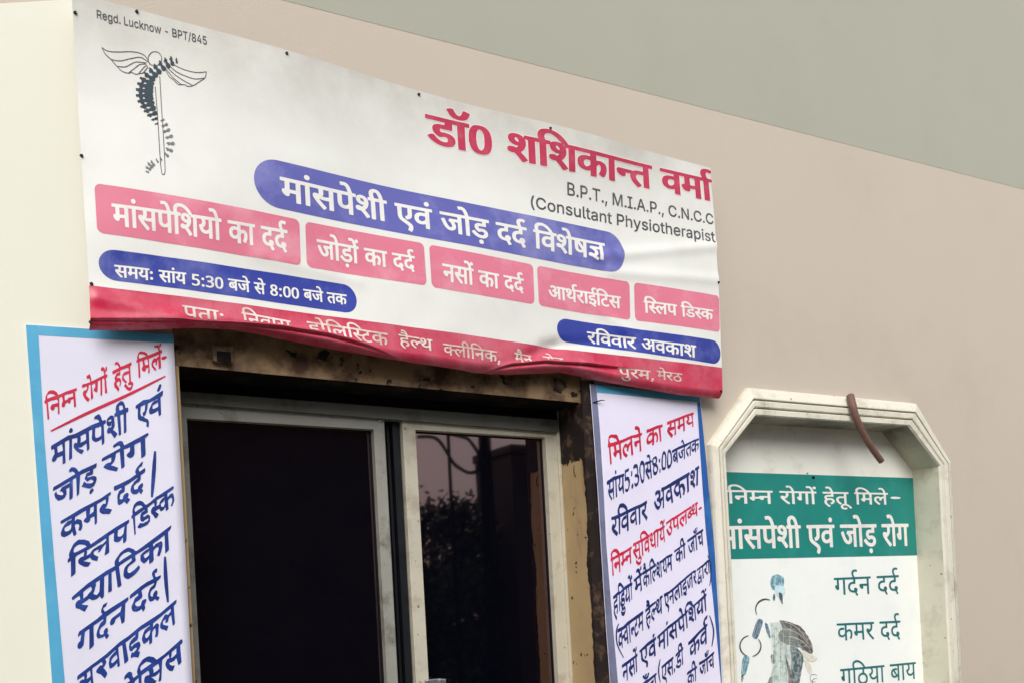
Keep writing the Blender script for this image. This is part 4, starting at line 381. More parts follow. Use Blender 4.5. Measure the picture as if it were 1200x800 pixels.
[[24,-8,-1,3,0,179,-1,1,-26,0,-2,3,0,24,2,4,8,9,14,0,0,2,-10,26,-4,8,-6,7,-9,6,-7,2,-14,0,-15,-4,-1,2,-8,22,0,3,4,6,4,5,4,2,16,4,16,1,12,-2,12,-4,10,-6,7,-8,9,-13,7,-14,5,-13,11,-31,33,-1,3,-1,0,-25,-4,-7,-5,-5,-3,-1,-21,-1,-1,-1,-1,-169,-3,-7,-5,-4,-3,-2]],
[[96,-72,-7,3,-6,6,-3,7,0,12,6,12,10,10,8,4,8,0,7,-2,6,-6,3,-7,0,-12,-3,-7,-5,-7,-6,-7,-10,-5],[98,-8,-15,2,-11,3,-10,3,-15,8,-11,6,-16,13,-15,15,-2,3,0,3,3,7,6,5,17,14,5,2,11,-11,12,-11,13,-9,14,-7,16,-4,12,-1,18,0,9,3,4,2,2,3,0,6,-2,6,-5,7,-8,4,-10,2,-12,0,-16,-3,-14,-5,-2,1,-15,10,-10,11,-7,11,-4,12,0,17,2,7,7,12,9,10,6,4,8,4,12,4,10,2,32,0,1,1,0,10,-2,1,-105,0,-24,0,-2,1,0,26,4,7,5,5,3,1,194,0,3,-1,0,-25,-4,-7,-4,-5,-4,-2,-23,0,-1,-1,0,-37,-4,-7,-5,-5,-4,-2,-68,0,-7,-1,0,-4,1,-4,3,-5,9,-8,20,4,20,1,16,-3,14,-6,7,-5,8,-9,5,-9,2,-10,0,-13,-4,-15,-9,-16,-13,-13,-16,-9,-12,-4,-16,-2]],
[[108,-11,-32,27,-31,31,-23,26,-12,19,-3,10,1,10,1,5,5,8,8,8,7,4,5,2,12,0,10,-5,10,-9,7,4,3,4,3,14,-1,16,-3,10,-1,2,-78,0,-2,1,0,25,2,5,6,7,4,2,12,0,126,0,3,-1,0,-25,-3,-7,-5,-5,-3,-1,-17,-1,-2,-1,1,-22,-1,-6,-2,-10,-8,-16,-5,-8,-11,-11,-8,-7,-14,-9,3,-4,23,-23,42,-36,0,-4,-4,-6,-21,-22]],
[[126,-8,-1,3,0,179,-3,1,-46,0,-1,-97,-5,-11,-9,-11,-7,-4,-8,-1,-6,2,-6,3,-8,5,-5,6,-9,12,-4,11,0,13,7,13,9,8,12,4,0,46,-1,1,-2,0,-37,0,-2,1,0,26,4,7,5,5,3,1,190,0,2,-1,1,-25,-4,-7,-5,-5,-3,-1,-21,-1,-2,-1,0,-169,-4,-7,-4,-4,-4,-2]],
[[118,-8,-1,2,0,53,-1,0,-20,-11,-14,-4,-18,-1,-9,2,-11,3,-10,5,-5,4,-10,11,-4,6,-3,7,-3,16,0,13,5,17,9,17,13,13,9,7,11,5,18,5,20,1,22,-3,1,2,0,13,-121,0,-2,1,0,2,0,23,1,4,7,8,5,2,223,0,32,0,2,-1,1,-25,-4,-7,-5,-5,-4,-2,-94,0,-1,0,0,-2,0,-45,1,0,15,9,7,2,8,2,15,0,13,-4,9,-5,6,-6,8,-11,5,-16,1,-22,-3,-17,-3,-10,-4,-11,-6,-13,-8,-13,-6,-6,-3,-1,-24,13,0,4,9,16,6,15,3,14,-1,14,-3,10,-8,7,-8,3,-11,-1,-5,-2,-6,-3,-7,-8,0,-82,-2,-4,-6,-7,-4,-3],[77,71,9,0,13,3,9,4,9,8,0,44,-9,-9,-4,-2,-5,1,-11,2,-19,0,-13,-4,-4,-2,-2,-2,-1,-6,0,-11,1,-6,4,-8,9,-7,7,-4]],
[[132,-26,-10,16,-14,26,-12,-1,-20,0,-19,5,-17,7,-8,6,-12,12,-6,13,-4,13,-1,21,3,12,7,16,6,9,13,12,15,10,16,5,22,4,1,2,0,13,-96,0,-2,1,0,2,0,24,4,7,4,4,4,2,121,0,56,0,1,-2,0,-23,-2,-6,-6,-7,-4,-2,-40,0,-1,-41,-5,-9,-3,-3,-4,-2,-33,0,-14,-2,-12,-4,-5,-2,-4,-4,-2,-7,-1,-10,2,-8,1,-5,4,-6,5,-5,13,-8,15,-4,7,0,3,9,5,10,9,8,11,5,10,1,8,-2,7,-3,6,-6,4,-7,1,-4,0,-14,-5,-12,-8,-10,6,-10,14,-20,0,-2,-4,-7,-6,-6,-22,-11]],
[[-68,197,-6,10,-6,13,-4,10,-2,12,0,13,2,8,5,12,6,10,7,7,8,5,10,5,12,4,23,0,16,-3,9,-4,1,-2,-1,-3,-6,-20,-4,-6,-5,-5,-3,-2,-13,5,-8,2,-9,0,-6,-2,-4,-2,-1,-8,1,-13,3,-8,5,-10,8,-12,0,-3,-4,-7,-4,-4,-4,-2]],
[[24,-8,-1,3,0,179,-1,1,-27,1,-1,2,0,22,2,6,6,7,4,2,7,0,1,1,-2,10,1,22,4,14,10,15,12,12,5,4,14,7,14,4,15,3,15,0,14,-2,17,-3,15,-5,12,-5,18,-12,12,-9,13,-11,12,-12,12,-15,9,-14,4,-6,1,-3,-4,-7,-5,-5,-4,-1,-26,0,-2,1,-17,21,-18,18,-16,11,-16,9,-18,6,-13,3,-11,1,-9,0,-13,-3,-9,-3,-6,-4,-3,-7,0,-10,3,-12,4,-9,2,-3,2,-1,34,0,1,-2,0,-24,-4,-7,-5,-5,-3,-1,-21,-1,-1,-1,-1,-169,-3,-7,-5,-4,-3,-2]],
[[102,-11,-25,23,-38,40,-23,29,-6,11,-2,6,-1,12,2,6,6,10,10,9,9,4,12,0,6,-3,12,-8,2,11,0,17,-4,18,-2,1,-65,1,-1,2,0,23,4,8,5,5,3,1,100,0,33,0,1,-2,0,-24,-4,-7,-4,-5,-4,-1,-23,-1,0,-24,0,-7,-3,-10,-5,-16,21,-3,20,0,26,3,2,-4,2,-21,-4,-7,-5,-6,-5,-2,-9,-1,-37,-1,-16,2,-22,4,7,-8,21,-22,34,-30,0,-4,-4,-6,-22,-22]],
[[79,-11,-28,25,-18,17,-9,11,-7,12,-5,12,-3,10,0,9,0,11,4,13,8,14,11,12,8,5,15,7,14,3,11,0,12,-2,13,-5,18,-11,7,6,13,6,7,3,12,2,1,2,0,23,-2,1,-165,0,-2,3,0,23,2,5,6,7,5,2,209,0,18,0,2,-1,1,-25,-4,-7,-5,-5,-3,-1,-21,-1,-2,-1,0,-168,-2,-5,-6,-7,-4,-2,-24,0,-2,1,-1,117,-7,1,-7,-2,-7,-3,-4,-3,-7,-10,-9,-23,-6,-7,-4,-1,-22,7,-2,1,0,5,8,21,-1,2,-9,6,-8,4,-6,1,-14,0,-8,-3,-2,-7,2,-13,4,-11,7,-9,9,-11,37,-32,2,-3,-1,-3,-4,-6,-21,-21]],
[[98,-8,-15,2,-11,3,-10,3,-15,8,-11,6,-16,13,-15,15,-2,3,0,3,3,7,6,5,17,14,5,2,11,-11,12,-11,13,-9,14,-7,16,-4,12,-1,18,0,9,3,4,2,2,3,0,6,-2,6,-5,7,-8,4,-10,2,-12,0,-16,-3,-14,-5,-2,1,-15,10,-10,11,-7,11,-4,12,0,17,2,7,7,12,9,10,6,4,8,4,12,4,10,2,32,0,1,1,0,10,-2,1,-105,0,-24,0,-2,1,0,26,4,7,5,5,3,1,194,0,3,-1,0,-25,-4,-7,-4,-5,-4,-2,-23,0,-1,-1,0,-37,-4,-7,-5,-5,-4,-2,-68,0,-7,-1,0,-4,1,-4,3,-5,9,-8,20,4,20,1,16,-3,14,-6,7,-5,8,-9,5,-9,2,-10,0,-13,-4,-15,-9,-16,-13,-13,-16,-9,-12,-4,-16,-2]],
[[132,-8,-1,2,-1,56,-19,-8,-15,-5,-10,-1,-13,0,-12,2,-10,3,-14,9,-10,10,-9,14,-8,19,-3,17,0,3,3,6,6,5,18,6,10,5,2,5,1,8,-3,12,-4,8,-4,7,-40,0,-2,1,0,27,4,6,5,5,3,1,6,0,189,0,3,-1,0,-25,-4,-7,-4,-5,-4,-1,-21,-1,-2,-1,0,-169,-4,-7,-4,-4,-3,-2],[83,76,17,0,10,2,10,4,8,6,3,3,0,83,-2,1,-31,0,-14,0,2,-14,0,-11,-3,-15,-5,-11,-5,-7,-10,-11,-9,-7,5,-9,7,-7,8,-4]],
[[82,-8,-20,4,-13,4,-13,8,-10,10,-6,8,-7,15,-4,18,0,15,3,15,5,12,8,12,10,10,13,10,11,6,15,5,16,4,1,26,-3,1,-92,0,-2,3,0,24,4,7,5,5,3,1,138,0,32,0,2,-1,1,-25,-4,-7,-5,-5,-4,-2,-36,0,-1,-53,-4,-8,-4,-4,-4,-2,-36,-1,-10,-2,-12,-5,-6,-5,-3,-5,-2,-9,0,-7,2,-11,4,-9,9,-10,8,-5,11,-4,12,-2,21,0,21,6,21,9,9,-22,0,-6,-3,-6,-5,-5,-26,-10,-22,-6,-12,-1]],
[[123,-8,-1,2,-1,97,-46,0,-1,-1,-1,-11,-6,-11,-11,-10,-8,-3,-4,0,-10,3,-8,6,-7,7,-9,13,-3,11,0,11,4,9,9,10,8,5,4,1,89,0,1,43,-2,1,-86,0,-38,0,-2,1,0,26,4,7,4,4,4,2,186,0,3,-1,0,-25,-4,-7,-4,-5,-3,-1,-21,-1,-2,-1,0,-169,-4,-7,-4,-4,-3,-2]],
[[120,-44,-30,15,-37,21,-20,3,-13,4,-7,6,-3,7,1,11,4,8,10,11,7,4,10,1,6,-2,10,-5,12,-8,4,-1,12,0,15,2,9,3,5,3,1,8,-3,8,-3,4,-6,4,-5,1,-8,2,-12,0,-13,-2,-17,-6,-3,1,-16,12,-10,10,-6,11,-3,14,0,11,2,9,8,15,10,10,11,6,14,4,10,2,32,0,1,1,-1,11,-102,0,-2,2,0,7,0,18,4,7,5,5,3,1,165,0,3,-1,0,-25,-4,-7,-5,-5,-3,-2,-23,0,-2,-1,0,-37,-3,-7,-5,-5,-5,-2,-67,0,-6,0,-2,-2,1,-5,3,-5,7,-8,3,-2,16,4,11,1,14,0,15,-3,10,-4,9,-6,9,-8,4,-7,4,-13,0,-17,-3,-11,-9,-16,-13,-13,-8,-6,20,-7,2,-1,0,-4,-14,-27,-6,-6]],
[[172,-8,-15,2,-13,4,-16,5,-14,9,-20,15,-15,15,-2,4,2,6,7,8,17,14,5,2,11,-11,12,-11,10,-7,13,-7,20,-6,11,-1,13,0,10,1,7,2,3,2,1,4,-1,10,-2,4,-5,4,-7,4,-6,1,-16,1,-13,-2,-19,-6,-15,11,-12,13,-5,9,-3,8,-1,7,-2,1,-37,0,-1,-2,-1,-12,-6,-11,-7,-7,-5,-3,-7,-2,-6,0,-6,2,-6,4,-11,10,-9,13,-3,11,0,11,4,9,9,11,8,4,5,1,95,0,11,8,11,5,8,2,10,2,32,0,1,3,0,8,-1,1,-36,0,-168,0,-2,1,0,2,0,24,4,7,5,5,3,1,268,0,3,-1,0,-25,-4,-7,-4,-5,-4,-2,-23,0,-1,-1,0,-37,-4,-7,-5,-5,-4,-2,-68,0,-7,-1,0,-4,1,-4,3,-5,9,-8,20,4,20,1,16,-3,14,-6,7,-5,8,-9,5,-9,2,-10,0,-13,-4,-15,-9,-16,-13,-13,-16,-9,-12,-4,-16,-2]],
[[120,-6,-1,2,-1,53,-1,0,-19,-11,-14,-4,-18,-1,-16,3,-15,7,-12,10,-7,11,-4,12,-1,10,0,12,1,9,3,11,9,15,11,11,10,7,14,6,19,4,23,-1,16,-3,0,-9,-1,-17,-4,-6,-5,-4,-18,3,-17,0,-12,-3,-7,-3,-3,-4,-3,-8,0,-10,4,-11,6,-8,7,-4,9,-4,10,0,12,2,6,2,12,8,5,5,0,91,-120,0,-3,1,0,25,4,6,4,4,64,0,194,0,2,-1,0,-24,-4,-7,-4,-3,-97,-1,-3,-1,1,-50,11,7,11,4,8,2,16,0,13,-4,9,-5,9,-9,5,-7,3,-10,2,-12,0,-16,-1,-10,-6,-22,-3,-8,-9,-17,-5,-7,-4,-4,-3,-1,-23,13,0,4,10,16,5,15,3,15,0,13,-4,10,-6,7,-5,2,-6,2,-9,-1,-7,-2,-5,-4,-10,-9,0,-82,-1,-4,-3,-5,-5,-3]],
[[26,-6,-1,2,0,180,-2,1,-27,1,-1,25,4,7,5,3,61,0,30,0,0,-25,-4,-7,-4,-3,-24,-1,-2,-1,0,-172,-4,-6,-4,-4]],
[[104,-10,-26,24,-38,40,-22,28,-7,12,-2,6,0,12,1,5,6,9,6,6,4,3,6,2,14,-1,9,-4,9,-6,3,14,0,17,-1,9,-3,10,-2,1,-65,0,-1,3,1,24,5,7,4,2,212,0,17,0,1,-25,-4,-7,-5,-3,-24,-1,-2,-1,-1,-173,-3,-6,-5,-3,-25,0,-2,1,-1,87,-23,-4,-31,0,-24,3,-18,5,-1,-2,0,-1,18,-20,24,-23,22,-20,0,-3,-3,-6,-20,-20],[117,114,29,0,14,2,4,2,0,58,-2,1,-21,0,-37,0,-2,-1,2,-10,-1,-24,-3,-14,-5,-11,9,-2]],
[[133,-6,-1,2,0,56,-19,-8,-15,-5,-10,-1,-14,0,-12,2,-10,3,-14,9,-10,10,-9,14,-7,18,-4,17,0,3,4,6,3,3,17,5,13,7,3,6,1,9,-3,12,-4,8,-6,7,-40,1,0,26,3,5,3,3,8,1,192,0,1,-25,-5,-7,-4,-4,-24,0,-2,-1,0,-172,-4,-6,-4,-4],[83,74,15,0,14,4,15,8,5,5,0,85,-2,1,-32,0,-17,0,4,-19,0,-10,-3,-14,-4,-9,-10,-13,-4,-5,-12,-8,5,-10,8,-8,8,-4]],
[[-51,232,-9,4,-3,5,-3,7,0,10,3,8,5,6,5,5,5,4,5,1,8,0,8,-3,5,-7,2,-6,-1,-12,-7,-11,-6,-7,-9,-4]],
[[64,-9,-12,1,-16,4,-12,4,-7,4,0,29,4,7,3,2,2,1,10,-5,12,-4,23,-5,19,-1,10,1,11,4,7,4,5,4,5,10,2,13,-1,14,-4,14,-4,5,-6,7,-8,4,-11,4,-12,3,-20,0,-27,-4,-15,9,0,9,8,101,2,6,3,5,5,3,49,0,62,0,1,-2,0,-28,-4,-6,-5,-3,-78,-1,-1,-5,-4,-49,2,-1,20,3,25,-1,16,-3,10,-4,10,-6,6,-4,8,-9,5,-8,3,-7,4,-18,0,-23,-4,-20,-6,-13,-10,-15,-14,-14,-15,-8,-16,-6,-20,-2]],
[[41,-10,-9,3,-6,7,-2,8,0,11,1,7,6,10,8,7,10,4,8,-1,6,-1,4,-3,5,-6,2,-8,-1,-15,-2,-5,-4,-7,-7,-7,-11,-5],[41,132,-9,4,-6,6,-2,9,0,11,1,6,6,10,8,8,10,3,8,0,6,-1,4,-3,5,-6,2,-9,-1,-14,-2,-6,-4,-6,-7,-8,-11,-4]],
[[60,-9,-26,3,-12,4,-13,6,0,30,4,6,5,3,14,-6,21,-6,17,-3,20,0,13,2,8,3,8,5,4,3,2,5,3,9,1,13,-4,13,-7,9,-6,4,-9,5,-12,3,-17,3,-28,0,-1,0,0,2,0,24,6,9,3,1,34,1,10,2,9,4,7,5,4,6,3,9,0,10,-3,12,-4,7,-9,7,-13,5,-20,1,-8,-1,-14,-5,-14,-7,-10,-6,-3,1,-14,20,1,3,6,7,16,11,12,5,12,5,18,4,23,0,16,-2,10,-3,11,-5,8,-6,5,-5,7,-9,4,-11,3,-10,0,-19,-4,-15,-5,-8,-7,-10,-8,-9,-10,-7,15,-8,11,-7,7,-9,4,-8,4,-14,0,-20,-3,-14,-2,-6,-5,-10,-9,-12,-14,-13,-11,-7,-12,-4,-16,-4,-14,-1]],
[[81,-9,-12,2,-9,3,-12,6,-13,13,-9,16,-8,21,-5,25,-2,23,1,42,3,25,6,22,7,15,12,19,13,12,6,4,9,4,17,4,18,0,11,-1,8,-3,15,-8,7,-6,6,-7,9,-17,6,-17,6,-26,2,-24,-1,-41,-5,-32,-5,-19,-8,-16,-11,-15,-13,-12,-15,-8,-14,-4],[91,28,9,0,7,2,7,3,6,5,4,9,5,17,3,18,1,21,0,24,-1,20,-3,17,-5,18,-4,10,-8,9,-10,7,-9,2,-15,-1,-8,-3,-6,-6,-4,-6,-5,-20,-3,-18,-1,-20,0,-25,2,-25,3,-19,5,-15,5,-9,6,-6,9,-6]],
[[78,-9,-22,4,-12,5,-6,4,-8,6,-7,8,-7,16,-3,14,0,15,1,9,3,10,5,9,8,12,22,20,-17,15,-10,16,-4,16,0,20,3,12,5,10,8,11,13,12,15,7,16,5,5,0,23,0,17,-4,14,-7,12,-10,5,-8,3,-7,3,-12,0,-19,-3,-14,-4,-8,-7,-10,-7,-8,-14,-12,20,-13,10,-11,6,-8,4,-8,3,-10,0,-18,-2,-13,-7,-17,-9,-12,-9,-9,-6,-5,-14,-7,-14,-4,-14,-2],[89,28,17,0,16,5,5,4,2,3,4,12,0,10,-2,6,-5,10,-7,8,-7,5,-20,12,-9,4,-10,-6,-10,-7,-8,-9,-4,-14,0,-12,2,-6,6,-11,5,-6,7,-4,9,-3],[95,145,2,0,8,4,15,11,2,4,2,6,1,12,-2,10,-4,7,-4,4,-6,4,-7,2,-12,2,-10,0,-6,-2,-7,-2,-4,-3,-4,-9,0,-11,3,-11,4,-8,11,-9]],
[[130,-6,-1,2,-1,51,-1,0,-20,-9,-15,-4,-22,-1,-19,4,-16,7,-5,4,-8,8,-8,13,-3,10,0,7,0,17,5,14,9,16,11,10,8,6,11,5,8,3,21,4,16,0,22,-2,4,-1,1,-2,-1,-23,-6,-9,-5,-1,-19,2,-4,0,0,-1,31,-39,2,-3,1,0,3,4,0,82,0,8,-2,1,-129,0,-2,1,-1,2,1,24,3,6,5,3,195,0,0,-25,-4,-7,-5,-4,-23,0,-2,-1,0,-172,-4,-6,-4,-4],[79,68,10,-1,1,1,0,1,-35,43,-2,3,-2,0,-2,-3,-2,-6,0,-11,4,-11,3,-5,6,-5,8,-4]],
[[187,-6,-1,2,0,119,-1,2,-41,0,8,-13,4,-12,1,-9,0,-11,-1,-10,-5,-11,-9,-13,-12,-10,-13,-5,-11,-2,-12,0,-14,3,-13,6,-10,7,-9,9,-16,23,-14,28,-13,33,4,6,3,3,26,9,1,-1,11,-29,10,-20,10,-16,9,-12,10,-8,9,-4,13,-1,9,4,1,5,0,10,-5,15,-7,10,-9,8,-14,11,1,3,11,23,4,5,3,2,80,0,1,2,-1,22,-189,0,-1,2,0,24,4,7,5,3,252,0,1,-25,-5,-7,-4,-4,-24,0,-2,-1,0,-172,-4,-6,-4,-4]],
[[125,-6,-1,2,0,51,-23,-10,-19,-4,-21,1,-15,4,-14,8,-8,7,-5,6,-6,14,-2,12,0,13,3,14,4,11,7,10,11,12,6,3,8,5,11,4,21,4,24,-1,15,-2,2,-2,0,-4,-2,-21,-4,-6,-3,-3,-5,-1,-16,3,-19,0,-14,-4,-9,-5,-4,-9,1,-14,4,-10,7,-6,9,-5,10,-2,8,0,13,2,11,5,14,10,0,29,0,60,-1,2,-125,0,-2,1,-1,2,1,24,3,6,5,3,190,0,1,-25,-5,-7,-4,-4,-24,0,-2,-1,0,-172,-4,-6,-4,-4]],
[[194,-6,-1,2,-1,94,-15,-3,-16,0,0,-19,-3,-11,-9,-15,-11,-10,-8,-5,-13,-5,-11,-1,-11,0,-10,1,-12,4,-10,5,-10,7,-12,12,-9,11,-17,29,-10,22,1,4,7,8,24,9,20,-39,11,-15,9,-10,12,-8,12,-4,11,0,6,2,5,3,3,7,-2,12,-4,9,-6,8,-12,11,-11,-1,-8,0,-1,1,-2,24,4,7,5,3,13,1,13,4,4,2,2,3,1,11,-4,8,-7,6,-9,3,-11,0,-9,-1,-13,-4,-14,-6,-2,0,-9,22,1,4,6,7,10,5,14,5,20,4,15,0,10,-2,8,-2,9,-4,7,-6,7,-9,5,-10,2,-9,0,-12,-3,-12,-10,-16,-5,-6,0,-2,3,-3,14,-1,18,0,17,2,1,2,0,49,-2,1,-22,1,0,25,4,7,3,2,3,1,83,0,2,-1,0,-24,-4,-7,-5,-4,-24,0,-1,-1,-1,-172,-3,-6,-5,-4]],
[[112,-6,-31,40,-11,12,-14,12,-2,0,-10,-1,-12,0,-7,2,-9,4,-4,4,-2,4,-1,6,1,12,7,12,8,6,7,3,16,0,8,-4,12,-7,7,2,9,6,6,7,3,7,4,14,0,15,-3,11,-6,9,-5,6,-9,5,-6,1,-10,0,-6,-1,-1,-4,1,-6,4,-7,4,-3,8,-4,8,-2,17,-2,2,-1,-6,-25,-5,-7,-4,-2,-7,0,-11,2,-16,5,-12,7,-10,12,-5,11,-2,7,0,11,3,10,8,14,10,10,14,7,10,2,19,0,12,-3,13,-6,5,-4,9,-8,6,-10,2,-6,4,-14,1,-7,0,-14,-4,-19,-8,-18,-7,-11,-6,-7,-13,-14,28,-30,16,-19,3,-5,1,-2,-4,-7,-4,-4,-20,-13],[166,-6,-1,2,0,181,-1,1,-28,0,-1,25,4,6,5,4,61,0,30,0,1,-25,-4,-7,-4,-3,-25,0,-2,-1,0,-174,-4,-6,-4,-3]],
[[144,-6,-1,2,0,46,-22,-10,-12,-3,-7,0,-26,0,-14,5,-11,6,-7,6,-8,12,-3,12,-1,9,1,9,3,10,6,12,-16,11,-8,8,-5,9,-4,15,0,12,2,9,5,11,7,11,9,9,8,5,10,4,10,3,12,0,11,-3,10,-4,8,-6,5,-8,2,-7,0,-14,-2,-8,-4,-8,-7,-9,-6,-7,-3,-1,-2,1,-18,11,0,4,4,6,2,6,-2,7,-4,4,-7,2,-9,-1,-4,-4,-3,-8,0,-5,2,-7,3,-6,6,-6,6,-3,12,-4,7,0,5,1,6,1,20,0,5,-1,0,-8,-2,-17,-4,-7,-4,-3,-21,-1,-8,-2,-5,-3,-1,-3,-1,-5,0,-6,2,-7,3,-5,5,-3,7,-4,8,-2,16,0,8,2,10,4,13,8,2,3,0,95,-1,1,-19,1,0,24,1,3,3,5,5,3,80,0,3,-1,0,-24,-5,-7,-4,-4,-24,0,-2,-1,0,-172,-4,-6,-4,-4]],
[[98,-6,-13,3,-17,7,-15,12,-8,9,-14,19,-7,13,-11,22,-8,21,3,6,4,4,26,8,11,-27,11,-20,11,-17,11,-11,8,-6,6,-3,12,-3,11,0,11,5,3,10,0,10,-3,9,-4,7,-5,8,-15,14,-16,-2,-6,0,-1,1,-1,24,4,7,4,3,16,2,13,3,8,5,2,6,1,5,-1,8,-5,12,-10,9,-10,0,-108,0,-1,2,0,23,4,8,3,2,3,1,185,0,2,-1,-1,-26,-3,-5,-4,-3,-20,-1,2,-10,0,-16,-2,-8,-5,-13,-6,-8,-8,-10,11,-14,6,-9,6,-13,3,-10,0,-20,-3,-12,-5,-9,-8,-11,-9,-8,-6,-4,-8,-4,-10,-3,-10,-1]],
[[129,-6,-1,2,0,60,-22,-10,-8,-2,-12,-1,-11,0,-9,1,-11,3,-13,8,-9,10,-6,11,-3,10,-2,13,-1,77,-1,1,-24,1,-1,25,4,7,5,3,48,0,144,0,3,-1,0,-24,-5,-7,-4,-4,-24,0,-2,-1,0,-172,-4,-6,-4,-4],[83,79,15,0,7,1,11,5,10,6,2,3,0,82,-2,1,-23,0,-43,0,-2,-1,0,-59,3,-19,4,-8,5,-6,6,-3]],
[[255,-6,-1,2,0,44,-1,2,-13,-6,-17,-6,-9,-1,-24,0,-13,3,-7,2,-8,5,-9,9,-8,12,-19,-14,-12,-6,-12,-4,-18,-3,-21,1,-16,4,-14,8,-11,10,-8,13,-3,10,0,7,0,12,3,16,4,7,7,12,11,10,7,5,12,6,13,4,9,2,25,1,17,-2,1,9,3,11,3,7,9,12,12,10,9,5,10,3,16,1,15,-4,10,-6,5,-5,4,-7,3,-9,0,-9,-2,-7,-5,-10,-5,-8,-8,-9,-4,-1,-19,12,0,4,5,7,1,6,-2,7,-6,4,-8,1,-6,-1,-4,-3,-2,-7,0,-9,4,-9,4,-6,10,-6,14,-3,14,2,22,0,3,-1,1,-4,-2,-21,-4,-7,-4,-3,-18,0,-10,-3,-6,-3,-2,-2,-1,-7,2,-11,7,-9,10,-4,8,-2,14,0,10,2,11,5,12,9,1,2,0,94,-2,1,-18,1,-1,24,1,3,4,5,4,3,80,0,3,-1,0,-24,-5,-7,-4,-4,-24,0,-2,-1,0,-172,-4,-6,-4,-4],[79,68,11,-1,0,3,-35,42,-2,3,-2,0,-2,-3,-2,-6,0,-11,4,-11,3,-5,6,-5,8,-4],[125,82,1,0,12,10,2,0,3,-4,3,10,6,12,-17,12,-7,8,-6,10,-1,0,-1,-7,-6,-9,-4,-1,-14,2,-4,0,0,-1],[-4,177,-1,2,0,24,4,7,5,3,115,0,1,-1,0,-24,-4,-7,-4,-3]],
[[99,-83,-16,2,-19,5,-19,7,-11,7,-15,10,-16,16,0,3,4,6,22,18,3,2,18,-17,13,-9,16,-7,17,-5,12,-2,19,0,12,2,7,3,0,6,-2,4,-2,3,-7,4,-11,2,-17,0,-9,-1,-10,-2,-12,-5,-7,4,-16,14,-9,13,-3,10,0,14,6,14,-15,8,-14,10,-11,11,-4,6,2,5,4,5,23,17,14,-13,14,-11,14,-7,11,-4,23,-5,19,0,12,2,6,3,1,6,-4,7,-8,4,-6,2,-22,1,-18,-4,-11,-4,-3,0,-10,8,-11,10,-7,10,-4,9,-1,4,0,13,3,8,6,11,7,6,9,6,17,5,45,1,1,3,0,5,-1,1,-20,0,-112,0,-1,2,0,23,4,8,3,2,3,1,195,0,2,-1,0,-24,-6,-9,-3,-2,-27,0,-1,-34,-3,-6,-4,-3,-3,-1,-69,0,-6,-1,-3,-2,3,-7,8,-8,26,5,22,0,10,-2,13,-4,10,-5,7,-7,4,-7,3,-11,-1,-15,-4,-11,-9,-13,-12,-10,-15,-7,-16,-3,-26,-1,-16,2,-4,-1,-3,-1,1,-4,3,-5,7,-8,26,6,22,0,10,-2,13,-4,10,-5,7,-8,4,-6,2,-7,1,-15,-3,-11,-9,-14,-11,-11,-10,-6,-13,-5,-19,-2]],
[[-64,199,-10,13,-6,6,-6,4,-10,5,-9,1,-9,0,-8,-1,-14,-5,-3,1,-8,22,3,7,4,4,13,5,15,3,12,0,12,-2,-3,3,-5,2,-10,3,-14,-1,-13,-4,-3,9,-5,15,1,3,6,7,15,5,25,0,11,-2,14,-7,10,-9,9,-12,8,-17,10,-28,5,-19,-3,-7,-5,-4]],
[[80,-10,-29,26,-17,17,-12,15,-6,12,-5,18,-1,9,1,10,3,13,9,14,9,10,6,4,11,6,13,3,16,1,14,-2,15,-6,15,-9,14,9,15,6,13,2,12,0,12,-2,2,-2,-6,-22,-4,-8,-4,-3,-12,2,-6,0,-9,-3,-11,-6,-4,-5,-4,-7,-8,-20,-3,-6,-5,-3,-25,9,0,4,8,22,0,2,-5,3,-10,5,-10,3,-12,0,-7,-2,-4,-3,-2,-8,0,-6,1,-7,5,-11,6,-10,9,-10,39,-35,0,-3,-4,-6,-19,-19],[-4,177,-1,2,0,24,4,7,5,3,171,0,1,-1,0,-24,-4,-7,-5,-4]],
[[26,-6,-1,2,0,180,-2,1,-26,0,-2,2,0,24,4,6,5,4,15,0,1,1,-4,15,-10,22,-9,11,-6,4,-9,3,-10,0,-6,-2,-4,-3,-2,-3,-1,-6,0,-13,4,-16,6,-14,0,-4,-4,-6,-4,-3,-27,0,-7,16,-4,17,-1,19,3,14,5,10,8,11,9,8,8,5,7,3,15,3,13,0,12,-3,11,-4,8,-5,7,-7,7,-10,11,-24,13,-38,35,-1,1,-1,0,-24,-4,-7,-5,-4,-23,0,-2,-1,0,-172,-4,-6,-4,-4]],
[[-57,221,-11,2,-10,3,-11,6,-10,10,-11,14,-7,14,-5,11,1,5,3,4,4,3,24,8,12,-24,6,-8,5,-5,7,-4,6,-3,6,-2,11,0,11,3,8,5,7,15,5,15,4,6,4,3,24,-8,1,-1,-1,-9,-9,-22,-13,-19,-8,-8,-9,-5,-9,-4,-15,-5],[-56,260,-4,3,-6,6,-1,6,0,7,1,4,5,8,7,7,8,4,8,-1,8,-3,4,-6,1,-5,-1,-11,-6,-9,-8,-8,-6,-2]],
[[151,-6,-1,2,0,51,-2,0,-11,-6,-12,-5,-16,-3,-20,1,-11,3,-10,4,-10,7,-6,7,-6,10,-3,9,-1,13,1,8,2,8,7,14,-42,0,-2,1,0,2,0,23,4,6,4,3,117,1,1,-2,0,-6,-2,-17,-6,-9,-3,-2,-21,0,-11,-3,-9,-6,-3,-8,0,-8,2,-8,7,-8,11,-6,7,-1,9,0,9,1,9,3,8,5,9,7,0,48,0,43,-1,1,-151,0,-2,1,-1,2,1,24,3,6,5,3,216,0,1,-25,-5,-7,-4,-4,-24,0,-2,-1,0,-172,-4,-6,-4,-4]],
